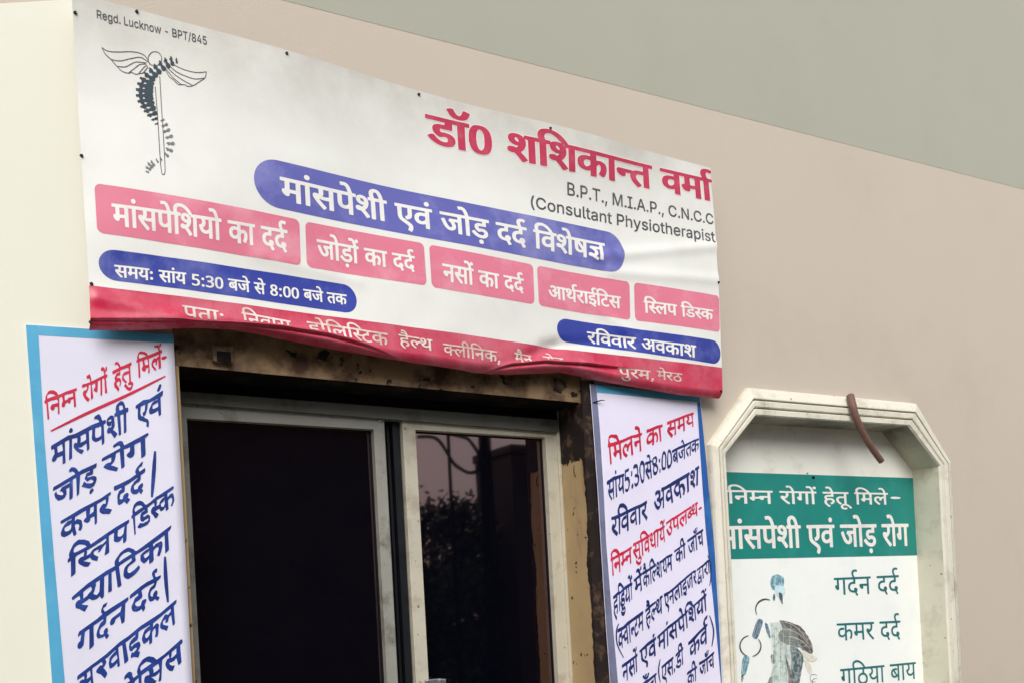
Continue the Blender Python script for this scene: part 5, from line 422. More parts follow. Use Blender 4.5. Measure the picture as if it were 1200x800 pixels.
[[120,-6,-1,2,-1,53,-1,0,-19,-11,-14,-4,-18,-1,-16,3,-15,7,-5,4,-7,7,-7,11,-5,15,0,18,2,12,6,14,8,12,14,12,11,7,12,3,14,3,23,-1,16,-3,0,-9,-1,-17,-4,-6,-5,-4,-18,3,-17,0,-12,-3,-7,-3,-3,-4,-3,-8,0,-10,4,-11,4,-6,7,-5,8,-4,9,-1,10,0,11,4,18,12,1,3,0,88,-2,1,-29,0,-92,0,-1,2,0,24,4,7,5,3,204,0,3,-1,0,-24,-4,-7,-3,-3,-3,-1,-45,0,-1,-56,1,-2,13,6,11,3,34,1,1,-2,-1,-25,-3,-6,-5,-3,-32,-1,-11,-4,-7,-4,-1,-80,-4,-6,-4,-4]],
[[43,57,-9,3,-8,6,-9,10,-7,12,-2,7,0,12,3,7,4,6,7,6,8,3,68,0,34,-1,1,-24,-4,-7,-5,-4,-50,0,-1,-1,-1,-14,-6,-11,-6,-6,-4,-3,-6,-1],[-4,177,-1,2,0,24,4,7,5,3,124,0,1,-1,0,-24,-4,-7,-5,-3]],
[[82,-6,-16,3,-16,5,-13,8,-10,9,-6,9,-7,14,-3,18,0,15,3,15,3,10,9,13,8,9,13,10,15,7,12,4,18,3,0,30,-2,1,-94,0,-1,2,1,25,4,6,5,3,138,0,34,0,0,-25,-3,-6,-6,-5,-39,0,-1,-56,-4,-7,-5,-4,-31,0,-15,-3,-11,-4,-8,-6,-3,-4,-4,-9,0,-12,3,-12,4,-9,8,-9,8,-5,11,-4,12,-2,20,0,21,6,22,9,1,-2,7,-20,1,-5,-3,-6,-4,-3,-26,-10,-25,-5]],
[[80,-10,-29,26,-17,17,-12,15,-6,11,-3,9,-2,10,-1,9,1,10,3,13,3,5,8,12,13,11,11,6,13,3,6,1,16,-1,17,-4,13,-7,12,-9,15,9,7,2,10,3,17,1,-6,14,-2,12,1,10,4,11,7,10,7,7,8,5,8,3,11,3,11,0,12,-3,7,-2,11,-6,7,-6,5,-8,4,-7,3,-13,0,-26,-3,-10,-4,-9,-10,-14,-7,-7,-8,-6,-14,-9,8,-8,5,-3,7,-4,10,-2,17,0,8,2,10,3,9,5,8,7,0,85,-1,1,-26,1,0,25,4,6,3,3,3,1,88,0,0,-25,-4,-7,-5,-4,-23,0,-2,-1,0,-33,0,-138,-4,-7,-3,-3,-3,-1,-26,1,-1,57,-21,-9,-13,-4,-11,-1,-22,1,-16,4,-12,6,-12,9,-8,10,-7,12,-3,7,-4,14,1,4,3,5,4,3,24,7,16,8,5,6,3,6,1,8,0,7,-1,8,-3,7,-3,4,-4,4,-7,4,-6,1,-5,0,-6,-1,-2,-2,0,-5,3,-6,3,-3,5,-2,16,-5,-2,-21,-2,-4,-3,-5,-4,-4,-4,0,-23,6,-5,-18,-7,-8,-3,-1,-10,2,-6,0,-11,-3,-5,-3,-6,-4,-4,-6,-10,-22,-3,-5,-3,-3,-3,0,-24,8,0,3,2,7,8,19,-2,3,-13,7,-12,4,-12,0,-7,-2,-4,-3,-2,-8,0,-10,3,-9,7,-11,14,-16,36,-33,0,-3,-4,-6,-19,-19],[-4,177,-1,2,0,24,4,7,5,3,162,0,1,-1,0,-24,-4,-7,-5,-4]],
[[142,-67,-24,14,0,3,9,15,2,8,-1,11,-3,6,-4,4,-14,10,-57,34,-12,9,-7,10,-6,13,-3,16,-1,90,-1,1,-24,1,-1,25,5,7,2,2,3,1,188,0,1,-1,0,-24,-4,-7,-5,-4,-21,0,-1,-1,0,-30,0,-26,-2,-12,-3,-13,-9,-14,-7,-8,-10,-8,-14,-5,-14,-2,-1,1,-5,21,0,5,7,9,13,4,4,2,2,2,1,5,1,5,0,64,-2,1,-64,0,-1,0,-1,-1,0,-66,2,-18,4,-11,9,-10,11,-7,49,-28,16,-11,9,-9,6,-10,3,-14,0,-12,-3,-11,-3,-9,-10,-18,-6,-8]],
[[122,-42,-31,15,-37,21,-20,3,-14,4,-6,5,-3,8,1,10,6,10,7,7,8,3,9,1,6,-2,9,-5,12,-8,4,-1,12,0,14,2,10,3,7,4,1,10,-3,8,-4,5,-5,4,-5,1,-8,2,-11,0,-13,-2,-17,-6,-4,1,-17,12,-8,10,-6,10,-4,14,0,11,2,10,8,13,8,8,10,6,14,4,10,2,35,0,1,1,0,15,-103,0,-2,1,0,4,1,22,3,6,5,3,168,0,1,-25,-5,-8,-4,-3,-26,0,-2,-1,0,-40,-4,-7,-3,-3,-3,-1,-67,0,-9,-1,-2,-2,0,-4,2,-6,5,-7,7,-6,15,4,11,1,15,0,15,-3,10,-4,10,-6,7,-7,5,-8,3,-12,0,-17,-3,-11,-9,-16,-11,-11,-12,-7,2,-2,22,-7,1,-1,-1,-3,-10,-23,-6,-7]],
[[168,-61,-19,50,-17,-15,-16,-11,-18,-7,-15,-3,-22,0,-11,2,-10,3,-8,5,-7,5,-7,8,-5,8,-2,6,-2,11,0,12,3,13,4,9,7,11,13,12,10,7,-2,13,0,16,3,13,5,11,9,12,9,10,9,6,17,7,16,4,14,1,1,1,0,17,-1,1,-130,1,-1,25,4,6,3,3,3,1,50,0,159,0,2,-1,0,-24,-4,-7,-3,-3,-3,-1,-42,0,-1,-45,-6,-9,-3,-1,-32,0,-15,-2,-8,-2,-10,-5,-4,-3,-4,-12,1,-15,3,-8,4,-6,10,-9,5,-2,12,-4,14,-1,2,12,6,9,6,6,10,5,12,1,8,-2,7,-3,7,-8,3,-9,0,-12,-1,-4,-5,-10,-10,-10,0,-2,24,-64,0,-4,-3,-6,-4,-4,-21,-8],[75,-12,15,0,12,3,8,5,9,6,14,14,-1,1,-12,0,-12,2,-18,4,-14,6,-11,7,-12,-5,-5,-4,-2,-2,-1,-5,0,-9,1,-5,3,-6,5,-5,6,-3,8,-3]],
[[36,-10,-9,3,-5,7,-3,8,1,15,2,5,4,6,8,8,9,4,11,0,8,-4,6,-6,2,-8,-1,-15,-6,-12,-7,-7,-6,-3,-5,-1]],
[[99,-6,-15,2,-12,3,-10,3,-14,8,-11,6,-16,13,-14,14,-3,3,0,3,4,6,3,4,17,13,5,3,11,-12,13,-11,13,-9,14,-7,15,-4,11,-1,12,0,10,1,7,2,5,3,2,5,-1,11,-5,7,-4,4,-11,3,-15,1,-13,-2,-17,-6,-3,0,-11,8,-14,13,-7,11,-4,12,0,17,3,7,6,12,7,7,6,5,7,3,12,4,10,2,36,0,1,1,0,14,-3,1,-99,0,-31,1,0,26,3,6,5,3,196,0,2,-1,0,-24,-6,-9,-3,-2,-26,0,-2,-1,0,-40,-3,-7,-3,-3,-3,-1,-68,0,-6,-1,-5,-2,0,-5,2,-5,3,-4,9,-9,19,4,21,1,16,-3,14,-6,7,-5,8,-8,3,-6,3,-10,1,-16,-4,-14,-9,-17,-12,-11,-14,-8,-12,-4,-16,-2]],
[[-68,199,-6,10,-5,12,-3,10,-3,12,0,13,2,8,4,10,8,11,5,5,9,7,13,5,10,2,25,0,11,-3,9,-4,0,-4,-7,-20,-3,-6,-3,-3,-4,-1,-12,5,-8,2,-8,0,-6,-2,-6,-3,-3,-10,2,-13,3,-8,5,-11,7,-12,0,-2,-3,-6,-5,-4]],
[[48,47,-5,2,-9,5,-13,12,-6,8,-6,14,0,9,3,5,3,4,8,3,13,1,1,1,0,68,-1,1,-36,0,-2,1,-3,4,1,22,1,2,3,1,118,0,6,-1,2,-3,0,-21,-2,-4,-3,-1,-46,0,-2,-1,0,-68,3,-1,68,0,2,-1,1,-3,0,-23,-2,-2,-3,-1,-68,0,-1,-2,0,-13,-4,-10,-5,-5,-4,-2,-4,-1]],
[[130,-3,-3,2,-1,3,0,177,-52,0,0,-105,-2,-5,-3,-7,-3,-2,-8,-4,-9,0,-5,2,-7,3,-8,6,-7,7,-6,8,-4,8,-3,8,1,10,2,6,3,4,8,4,13,1,1,1,0,44,0,10,-1,2,-36,0,-3,2,-2,3,0,21,2,3,2,1,193,1,2,-1,2,-2,1,-2,0,-21,-1,-4,-4,-1,-28,0,-1,-1,-1,-179,-1,-2,-3,-1]],
[[28,-3,-2,2,-1,3,0,177,-2,1,-23,0,-3,2,-2,3,0,21,2,3,3,2,22,0,1,1,-1,4,-9,27,-6,12,-6,8,-8,6,-7,2,-12,0,-14,-4,-4,1,-3,3,-7,22,2,3,6,3,17,3,9,0,12,-1,14,-4,13,-7,8,-9,9,-13,8,-15,15,-42,32,0,3,-2,1,-3,0,-21,-1,-4,-3,-1,-28,0,-2,-1,0,-179,-1,-2,-3,-1],[61,252,-7,3,-7,8,-3,8,1,9,4,7,7,7,6,2,11,0,9,-5,6,-7,2,-6,0,-9,-5,-10,-6,-5,-7,-3]],
[[-66,-92,-16,3,-10,5,-5,3,-9,9,-3,4,-5,13,-2,9,0,8,2,8,4,8,4,8,8,7,7,5,10,5,8,2,8,2,22,0,11,-2,13,-3,20,-10,19,-14,20,-22,12,-18,0,-3,-4,-3,-17,-10,-4,-1,-4,3,-13,18,-9,11,-10,8,-12,9,-13,5,-11,2,-18,0,-9,-3,-5,-3,-3,-5,-2,-6,0,-6,3,-8,6,-5,12,-3,12,1,17,5,4,0,2,-1,2,-3,7,-22,-1,-2,-5,-2,-18,-5,-10,-2]],
[[128,-4,-4,1,-2,3,0,178,-42,1,-2,-1,0,-105,-3,-8,-4,-5,-7,-4,-6,-1,-10,0,-6,1,-14,7,-14,15,-6,10,-3,8,0,12,5,9,7,5,8,2,7,0,1,1,0,50,-1,4,-33,0,-4,1,-3,1,-1,3,0,24,3,2,4,2,196,0,4,-1,3,-3,0,-24,-1,-3,-6,-2,-26,0,-1,-1,-1,-179,-2,-2,-4,-2]],
[[131,0,-1,2,0,180,-60,0,0,-108,-2,-5,-3,-5,-2,-2,-6,-3,-7,0,-5,1,-13,9,-7,6,-5,8,-4,7,-3,8,1,10,4,8,4,2,6,2,12,0,1,1,0,39,0,22,-39,1,-2,1,-1,22,2,2,189,0,3,-1,0,-22,-1,-2,-32,0,-1,-1,0,-181,-3,-2]],
[[137,-19,-10,17,-13,25,-13,-1,-19,1,-20,4,-16,7,-9,6,-11,12,-7,13,-4,13,0,18,1,10,5,13,6,9,11,10,15,8,11,3,11,2,22,2,0,29,-95,1,-2,1,-1,1,0,21,2,2,124,0,53,0,1,-2,-1,-22,-2,-1,-49,-1,-1,-54,-2,-1,-39,0,-16,-4,-11,-5,-7,-6,-5,-9,-3,-11,0,-8,1,-8,2,-5,4,-6,4,-6,14,-7,14,-4,20,0,-1,14,2,7,6,7,9,4,10,1,8,-2,7,-3,6,-6,4,-8,1,-4,-1,-14,-4,-8,-11,-8,8,-15,14,-21,-1,-1,-19,-10]],
[[-63,205,-6,9,-6,13,-3,10,-3,12,0,10,2,8,3,8,5,8,7,6,9,5,17,5,24,-1,12,-3,8,-3,1,-3,-7,-20,-17,5,-13,1,-7,-2,-9,-5,-5,-9,-2,-6,0,-9,5,-16,12,-23,-2,-1]],
[[128,0,-1,2,0,96,-57,1,-1,-2,0,-19,-2,-6,-6,-7,-8,-3,-5,0,-5,2,-12,7,-10,11,-7,12,-2,7,0,10,4,8,7,3,4,1,100,1,0,58,-63,1,-64,0,-1,2,0,21,2,2,186,0,3,-1,0,-22,-1,-2,-31,0,-2,-1,0,-181,-2,-2]],
[[124,0,-1,2,-1,53,-1,0,-18,-11,-12,-4,-11,-1,-10,0,-9,1,-12,4,-9,4,-6,4,-10,11,-4,7,-2,6,-3,15,0,11,4,18,6,11,8,8,11,8,12,5,18,3,22,0,16,-3,1,-2,0,-5,-1,-17,-2,-1,-16,2,-20,0,-13,-3,-9,-5,-6,-8,-3,-9,0,-14,2,-6,4,-8,5,-5,11,-6,8,-2,13,1,8,2,9,5,9,6,10,9,0,96,-120,1,-2,1,-1,22,1,2,64,0,192,0,2,0,1,-2,0,-21,-1,-2,-106,-1,0,-63,16,10,14,4,16,0,12,-3,6,-3,10,-8,5,-7,4,-8,3,-9,1,-10,0,-12,-1,-11,-4,-17,-4,-11,-6,-10,-6,-11,-2,0,-2,1,-20,12,-1,2,10,15,6,18,2,13,0,10,-1,8,-5,10,-5,4,-5,2,-11,1,-8,-2,-5,-3,-8,-5,-12,-13,0,-86,-2,-1]],
[[143,0,-1,2,-1,80,-71,1,-1,-2,0,-16,-1,-5,-5,-7,-7,-3,-8,0,-9,4,-8,6,-11,12,-5,9,-2,7,0,8,1,4,5,5,4,1,4,1,13,0,1,1,0,74,-1,1,-40,0,-1,3,0,20,1,2,202,0,2,-1,1,-22,-1,-2,-32,0,-2,-1,0,-181,-2,-2],[70,108,72,0,-1,74,-71,0]],
[[113,-4,-32,28,-31,31,-22,26,-12,19,-3,10,0,6,3,8,4,4,4,2,5,1,12,0,9,-4,10,-9,2,0,8,5,6,7,6,11,3,11,-1,15,-2,9,-3,6,-79,1,-1,2,1,22,2,1,18,0,119,0,3,-1,0,-22,-1,-2,-31,0,-2,-1,4,-15,1,-20,-3,-15,-6,-13,-8,-10,-10,-9,-13,-8,-16,-8,9,-11,23,-23,23,-20,19,-15,1,-1,-1,-2,-16,-15]],
[[30,0,-1,2,0,180,-2,1,-26,0,-1,1,-1,2,0,20,1,2,24,0,1,1,-7,19,-1,20,3,11,2,7,7,10,8,8,15,9,9,3,13,3,9,0,22,0,17,-3,10,-3,15,-5,15,-8,23,-16,13,-11,11,-13,20,-25,5,-9,0,-2,-27,0,-19,23,-22,20,-12,9,-13,7,-17,7,-17,3,-11,1,-14,-1,-17,-5,-11,-7,-6,-9,-3,-10,1,-14,3,-8,7,-12,34,0,1,-2,0,-22,-2,-1,-30,0,-2,-1,0,-181,-2,-2]],
[[90,0,-18,2,-15,5,-14,7,-13,13,-6,8,-6,15,-3,15,0,13,3,15,3,9,8,11,8,8,11,8,10,5,16,5,22,2,0,41,-2,1,-92,0,-2,1,-1,1,0,21,2,2,84,0,113,0,2,0,1,-2,0,-21,-2,-2,-73,0,-2,-1,0,-43,18,-9,14,-11,13,-15,8,-16,3,-13,0,-19,-3,-12,-5,-12,-4,-6,-9,-9,-9,-6,-10,-5,-14,-4,-12,-2],[90,25,14,0,10,1,11,3,9,4,6,4,6,7,5,13,1,13,-2,9,-4,10,-5,9,-10,8,-14,9,-12,0,-13,0,-9,-1,-9,-2,-12,-6,-7,-5,-7,-9,-4,-9,-1,-8,0,-10,2,-11,2,-5,5,-8,10,-7,8,-4,12,-4]],
[[137,0,-1,2,0,56,-20,-9,-11,-4,-14,-2,-18,1,-15,4,-12,7,-14,13,-6,9,-6,12,-4,11,-4,18,20,6,12,7,3,3,4,8,2,6,0,8,-3,12,-4,8,-5,6,-39,1,-2,1,-1,22,2,2,5,0,190,0,2,-1,1,-22,-1,-2,-32,0,-2,-1,0,-181,-2,-2],[78,69,17,0,14,3,16,10,11,10,0,90,-2,1,-40,0,-21,-1,5,-16,3,-12,0,-10,-3,-14,-4,-7,-8,-11,-8,-6,-14,-6,5,-10,4,-6,7,-8,8,-4]],
[[30,0,-1,2,0,180,-2,1,-27,0,-1,2,0,21,3,2,59,0,29,0,1,-2,0,-22,-2,-1,-30,0,-2,-1,0,-181,-2,-2]],
[[134,0,-1,2,-1,51,-22,-10,-15,-4,-21,0,-18,3,-16,8,-6,3,-8,9,-8,13,-3,10,0,7,0,14,5,16,6,9,8,8,7,5,17,7,16,4,22,0,21,-2,5,-1,1,-2,-1,-20,-1,-2,-20,3,-21,0,-1,-1,40,-51,2,-3,1,0,6,4,5,6,0,58,0,37,-1,2,-130,0,-2,1,-1,2,0,20,2,2,191,0,3,-1,0,-22,-1,-2,-31,0,-2,-1,0,-181,-2,-2],[75,62,16,1,9,2,1,1,-39,49,-6,7,-4,-2,-4,-5,-3,-7,-2,-6,0,-12,1,-5,2,-5,4,-6,5,-5,9,-4]],
[[28,-3,-2,1,-1,3,0,241,2,3,3,1,89,0,15,-1,12,-3,10,-4,11,-6,9,-6,9,-10,6,-10,5,-12,3,-14,0,-13,-2,-20,-4,-13,-5,-9,-4,-6,-12,-12,-15,-9,-1,-1,50,-91,2,-4,0,-3,-2,-1,-2,-1,-35,0,-4,2,-50,91,-49,1,-1,-1,-1,-1,0,-90,-4,-2],[65,125,47,0,10,0,16,5,9,5,5,4,4,7,4,16,0,12,-2,10,-4,8,-6,9,-10,6,-15,4,-7,1,-51,0]],
[[93,-7,-13,2,-12,3,-11,6,-8,4,-8,7,-8,9,-7,10,-6,13,-4,13,-2,13,-1,9,1,24,2,13,4,15,6,12,5,7,5,7,12,11,10,7,10,5,9,2,13,2,18,0,15,-2,12,-5,12,-6,6,-5,12,-13,5,-8,5,-11,4,-11,2,-15,1,-30,0,-2,-3,-1,-128,-1,2,-13,3,-8,5,-10,5,-7,5,-4,8,-5,8,-2,12,-3,7,0,16,4,11,7,6,7,4,8,4,2,29,-7,3,-2,0,-4,-2,-6,-9,-14,-9,-9,-11,-7,-11,-6,-16,-4,-10,-1],[52,110,91,0,1,1,-4,13,-5,12,-5,6,-9,7,-5,3,-8,2,-14,1,-14,-4,-12,-8,-6,-7,-7,-12,-3,-12]],
[[89,-75,-11,1,-12,3,-11,4,-10,5,-8,6,-9,10,-7,8,0,4,3,3,21,14,4,0,3,-1,10,-12,4,-4,9,-4,7,-3,18,-2,13,1,11,4,12,7,6,10,3,10,1,7,-1,26,0,1,-11,-11,-13,-8,-10,-3,-12,-2,-17,1,-11,2,-14,6,-13,8,-9,8,-9,13,-7,14,-3,11,-3,20,0,19,4,24,3,10,5,11,11,16,11,11,10,6,8,4,11,3,9,1,19,0,6,0,11,-4,8,-4,9,-7,7,-8,1,1,0,17,3,3,30,0,4,-2,0,-191,-1,-13,-3,-11,-6,-12,-6,-7,-9,-8,-13,-7,-12,-5,-12,-3,-13,-1],[97,32,9,1,9,2,10,5,7,6,5,7,4,9,3,12,2,11,0,15,-2,10,-4,15,-3,7,-7,10,-8,7,-9,4,-13,2,-16,-2,-9,-4,-7,-7,-7,-8,-5,-10,-3,-10,-2,-14,0,-16,1,-9,3,-11,6,-12,7,-9,8,-5,11,-4]],
[[86,-7,-15,3,-18,8,-15,12,-12,16,-8,18,-4,23,-1,27,1,13,3,13,8,20,10,15,8,8,9,7,11,6,8,3,15,2,18,0,11,-2,10,-4,7,-4,13,-12,0,44,0,33,1,3,3,1,29,0,3,-1,1,-2,0,-243,-1,-2,-3,-1,-29,0,-3,3,0,16,-1,2,-10,-11,-14,-9,-14,-5],[96,26,9,0,9,2,9,5,7,6,5,7,6,14,3,14,2,14,-2,23,-4,13,-5,10,-7,9,-9,7,-6,3,-12,2,-11,-1,-8,-2,-7,-3,-7,-7,-8,-10,-4,-8,-2,-9,-3,-16,0,-17,1,-10,5,-16,5,-10,7,-9,7,-5,11,-5]],
[[40,-5,-8,3,-8,8,-3,4,-2,6,0,8,3,8,8,8,8,4,12,1,9,-3,8,-8,4,-6,0,-12,-2,-8,-8,-9,-6,-3,-5,-1]],
[[28,-3,-2,1,-1,3,0,242,2,2,3,1,30,0,4,-2,0,-108,0,-105,110,-1,3,-2,0,-28,-2,-2,-3,-1]],
[[79,-5,-9,1,-11,3,-9,5,-5,4,-9,8,-5,7,-6,14,-3,21,0,123,1,3,3,1,29,0,4,-2,0,-118,4,-16,4,-8,9,-8,10,-4,5,-1,11,0,11,3,8,4,5,5,5,6,3,7,4,14,0,114,1,3,3,1,29,0,3,-1,2,-2,-1,-183,-4,-3,-30,1,-2,2,0,16,-1,2,-13,-12,-14,-7,-17,-4]],
[[91,-7,-16,3,-11,4,-10,5,-7,5,-10,9,-12,17,-8,20,-3,12,-1,13,1,26,4,22,5,11,6,11,7,9,8,8,12,9,9,4,12,4,14,2,19,0,21,-4,14,-7,6,-4,14,-13,9,-15,4,-9,-2,-3,-2,-2,-29,-7,-4,2,-3,8,-7,10,-11,8,-8,2,-9,2,-12,-1,-10,-3,-9,-6,-6,-5,-5,-8,-5,-12,-4,-12,-1,-10,0,-16,3,-16,4,-12,6,-10,8,-9,7,-5,9,-3,11,-2,8,1,11,3,7,3,7,6,5,6,5,12,4,3,4,0,23,-7,4,-1,1,-3,-3,-11,-6,-11,-12,-13,-11,-8,-13,-7,-15,-4,-11,-1]],
[[25,-3,-3,1,0,3,0,241,0,2,4,2,29,0,2,-1,2,-2,0,-134,2,0,8,9,65,66,3,1,36,0,3,-2,0,-3,-8,-8,-66,-68,80,-102,0,-2,0,-2,-4,-1,-37,0,-3,1,-65,81,-9,-8,-5,-6,0,-66,-4,-2]],
[[25,-3,-3,2,0,3,0,180,0,2,3,1,28,0,3,-1,2,-2,0,-16,1,-1,6,6,10,8,12,5,13,3,19,0,12,-2,15,-6,7,-6,7,-7,6,-7,4,-8,4,-15,1,-10,0,-73,0,-54,-4,-2,-29,0,-4,1,0,3,0,118,-3,13,-6,11,-5,5,-8,4,-8,2,-9,1,-16,-4,-11,-7,-5,-7,-4,-8,-3,-10,-1,-6,0,-114,-4,-2]],
[[91,-7,-16,3,-16,6,-9,6,-8,6,-11,12,-9,15,-4,10,-3,13,-2,17,0,19,3,19,2,10,5,10,10,17,11,12,12,9,19,8,15,2,19,0,18,-3,16,-7,14,-10,10,-11,10,-17,6,-15,3,-17,1,-27,-2,-16,-4,-13,-4,-10,-6,-12,-13,-15,-17,-12,-16,-6,-17,-3],[97,26,10,0,11,3,7,3,9,9,7,10,5,14,2,10,2,15,-2,14,-3,13,-3,8,-5,11,-9,9,-5,4,-8,4,-11,2,-13,-1,-10,-3,-9,-5,-5,-6,-6,-8,-5,-10,-4,-14,-1,-10,0,-16,1,-10,4,-14,5,-10,5,-8,9,-8,5,-2,8,-3]],
[[66,-3,-3,2,-2,5,-51,169,-3,8,1,2,1,1,3,1,30,0,4,-2,25,-88,10,-39,1,-2,35,129,4,2,31,0,3,-1,2,-2,10,-38,23,-90,1,0,1,2,2,11,30,109,2,7,2,1,2,1,32,0,3,-1,0,-4,-55,-181,-3,-2,-3,0,-28,0,-3,2,-37,129,-36,-129,-4,-2]],
[[53,87,-2,2,-1,3,0,26,3,2,109,0,3,-2,0,-2,0,-26,-3,-3]],
[[28,-3,-2,1,-1,3,0,241,1,2,4,2,92,0,23,-4,16,-6,11,-7,9,-10,4,-6,5,-10,3,-10,1,-11,-1,-15,-3,-11,-6,-11,-8,-9,-15,-9,17,-9,10,-9,6,-9,6,-13,3,-16,0,-12,-1,-10,-4,-13,-9,-14,-6,-6,-11,-8,-16,-6,-15,-4,-13,-1],[65,31,59,0,19,3,9,5,6,5,3,5,3,6,1,8,0,6,-3,11,-4,8,-5,6,-7,6,-7,3,-15,4,-59,-1],[65,140,52,-1,15,4,7,3,5,4,5,6,4,7,3,11,0,8,-3,10,-7,10,-7,5,-15,4,-8,1,-51,0]],
[[28,-3,-2,1,-1,3,1,243,2,1,2,1,89,0,14,-1,21,-6,12,-7,9,-7,9,-10,8,-13,4,-10,3,-15,0,-12,0,-11,-2,-12,-5,-12,-6,-12,-4,-6,-13,-12,-15,-9,-10,-3,-19,-3,-60,-1,-1,-85,-4,-2],[65,118,47,0,9,1,14,3,7,4,6,4,7,11,3,7,2,12,0,12,-2,10,-6,12,-4,6,-7,5,-5,3,-14,3,-7,1,-50,0]],
[[92,-3,-3,1,0,2,0,211,-3,1,-71,0,-3,3,0,28,2,2,2,1,108,0,76,0,3,-3,0,-28,-1,-2,-3,-1,-69,0,-3,-1,0,-211,-1,-2,-2,-1]],
[[6,-40,-2,3,0,6,77,286,1,1,3,1,29,0,3,-2,-2,-8,-76,-284,-5,-3]],
[[98,-6,-11,1,-12,3,-10,3,-13,7,-9,7,-7,7,-5,6,-6,12,-3,9,-1,11,0,12,4,18,3,7,8,11,10,10,15,9,-12,8,-6,7,-7,10,-4,9,-2,9,-1,17,3,12,4,12,8,11,14,13,12,7,17,5,20,2,10,0,19,-4,19,-8,8,-6,9,-9,5,-6,4,-9,3,-7,2,-12,0,-14,-2,-11,-5,-13,-6,-8,-8,-8,-10,-7,11,-6,8,-7,8,-8,6,-10,4,-9,2,-8,1,-10,0,-10,-2,-13,-6,-15,-6,-8,-13,-12,-19,-11,-13,-4,-20,-3],[104,27,6,0,14,2,14,5,8,6,5,7,5,14,0,10,-1,7,-4,8,-5,7,-7,7,-9,4,-8,3,-10,2,-10,0,-10,-2,-7,-3,-8,-4,-11,-11,-4,-9,-3,-9,0,-10,3,-10,5,-8,5,-5,10,-6,9,-3],[102,142,10,-1,8,2,8,3,7,4,8,10,4,10,1,5,0,8,-2,9,-3,7,-5,6,-9,6,-7,3,-8,1,-18,0,-7,-3,-9,-5,-5,-5,-3,-6,-3,-6,-2,-8,0,-6,3,-10,3,-7,4,-5,10,-8]],
[[133,-3,-3,3,0,44,-1,2,-109,0,-3,1,-1,2,0,27,95,167,5,3,29,0,4,-1,1,-3,-1,-3,-33,-58,-55,-95,-2,-6,70,0,1,72,4,3,29,0,3,-2,1,-2,0,-70,2,-1,28,0,2,-1,1,-2,0,-27,-1,-3,-2,-1,-28,0,-2,-1,0,-45,-1,-2,-3,-1]],
[[96,-6,-13,2,-14,4,-12,6,-8,7,-12,13,-8,12,-3,14,-1,11,4,2,31,0,3,-3,2,-10,4,-6,4,-6,4,-4,8,-4,8,-3,7,-2,11,0,7,2,9,3,8,6,7,8,7,15,3,11,0,10,-4,15,-4,8,-5,7,-10,9,-13,6,-8,1,-9,0,-12,-2,-13,-4,-12,-7,-29,4,-4,2,0,7,14,115,1,2,3,1,18,0,110,0,2,-1,2,-2,0,-28,-3,-3,-97,0,-2,0,0,-2,-7,-57,1,0,10,4,16,4,18,1,17,-3,18,-7,15,-12,11,-13,8,-15,4,-14,2,-8,0,-11,0,-14,-3,-13,-3,-8,-5,-10,-9,-12,-13,-12,-10,-7,-9,-4,-19,-5]],
[[17,-62,-3,3,0,3,14,91,4,2,35,0,2,-2,0,-3,-25,-91,-3,-3]],
[[28,-3,-2,2,-1,3,0,240,1,2,2,2,45,0,4,-2,61,-155,13,-38,15,42,57,150,3,2,2,1,44,0,2,-1,2,-3,0,-162,0,-81,-3,-2,-3,0,-28,0,-4,2,-1,169,1,6,0,4,-1,0,-16,-44,-53,-135,-4,-2,-29,0,-2,2,-7,17,-50,126,-11,32,-3,5,1,-179,-1,-2,-3,-1]],
[[14,-3,-2,1,-1,2,0,27,1,2,3,2,38,0,1,1,0,178,0,1,-1,1,-38,0,-3,1,-1,3,0,28,4,2,118,0,3,-2,0,-2,0,-26,-1,-3,-3,-1,-37,0,-2,-1,0,-178,0,-2,2,0,37,0,3,-1,1,-3,0,-28,-4,-2]],
[[7,-3,-2,3,2,8,84,231,2,6,4,1,35,0,4,-2,41,-111,47,-128,1,-5,-1,-2,-3,-1,-32,0,-4,2,-24,66,-90,0,-2,-1,-2,-2,-22,-63,-4,-2],[81,98,66,0,2,1,-26,75,-7,25,-1,2,-2,-1,-14,-47,-18,-53]],
[[118,-6,-14,1,-11,3,-11,4,-12,7,-14,10,-10,10,-13,19,-6,10,-5,15,-5,28,-1,31,2,19,3,16,6,15,6,14,9,12,10,11,12,11,12,7,12,6,18,4,22,2,22,-2,22,-6,16,-9,10,-7,9,-10,9,-11,9,-20,3,-12,1,-7,-4,-2,-30,0,-3,1,-2,2,-3,10,-4,8,-9,12,-11,9,-7,3,-16,5,-12,1,-9,-1,-15,-3,-12,-6,-13,-10,-12,-16,-4,-9,-4,-11,-4,-22,-1,-20,1,-15,4,-19,5,-12,10,-16,9,-9,13,-9,12,-4,15,-3,10,0,15,3,13,5,7,5,8,7,8,11,6,16,2,3,3,0,30,0,4,-2,0,-3,-3,-14,-7,-16,-11,-15,-16,-15,-16,-10,-18,-7,-21,-4]],
[[28,-3,-2,1,-1,3,0,241,1,2,2,2,3,0,35,0,3,-2,101,-158,16,-27,1,1,0,2,0,181,1,2,3,1,31,0,3,-1,1,-3,0,-241,-1,-3,-2,-1,-3,0,-35,0,-4,1,-87,137,-29,49,-2,2,2,-42,0,-144,-1,-2,-3,-1]],
[[83,-49,-5,5,-15,29,-8,19,-8,25,-6,27,-3,21,0,11,0,34,4,30,10,43,12,34,11,22,4,7,4,2,28,1,4,-2,0,-4,-17,-40,-9,-29,-6,-24,-4,-20,-3,-21,0,-35,3,-26,7,-31,10,-29,19,-42,0,-4,0,-1,-3,-2]],
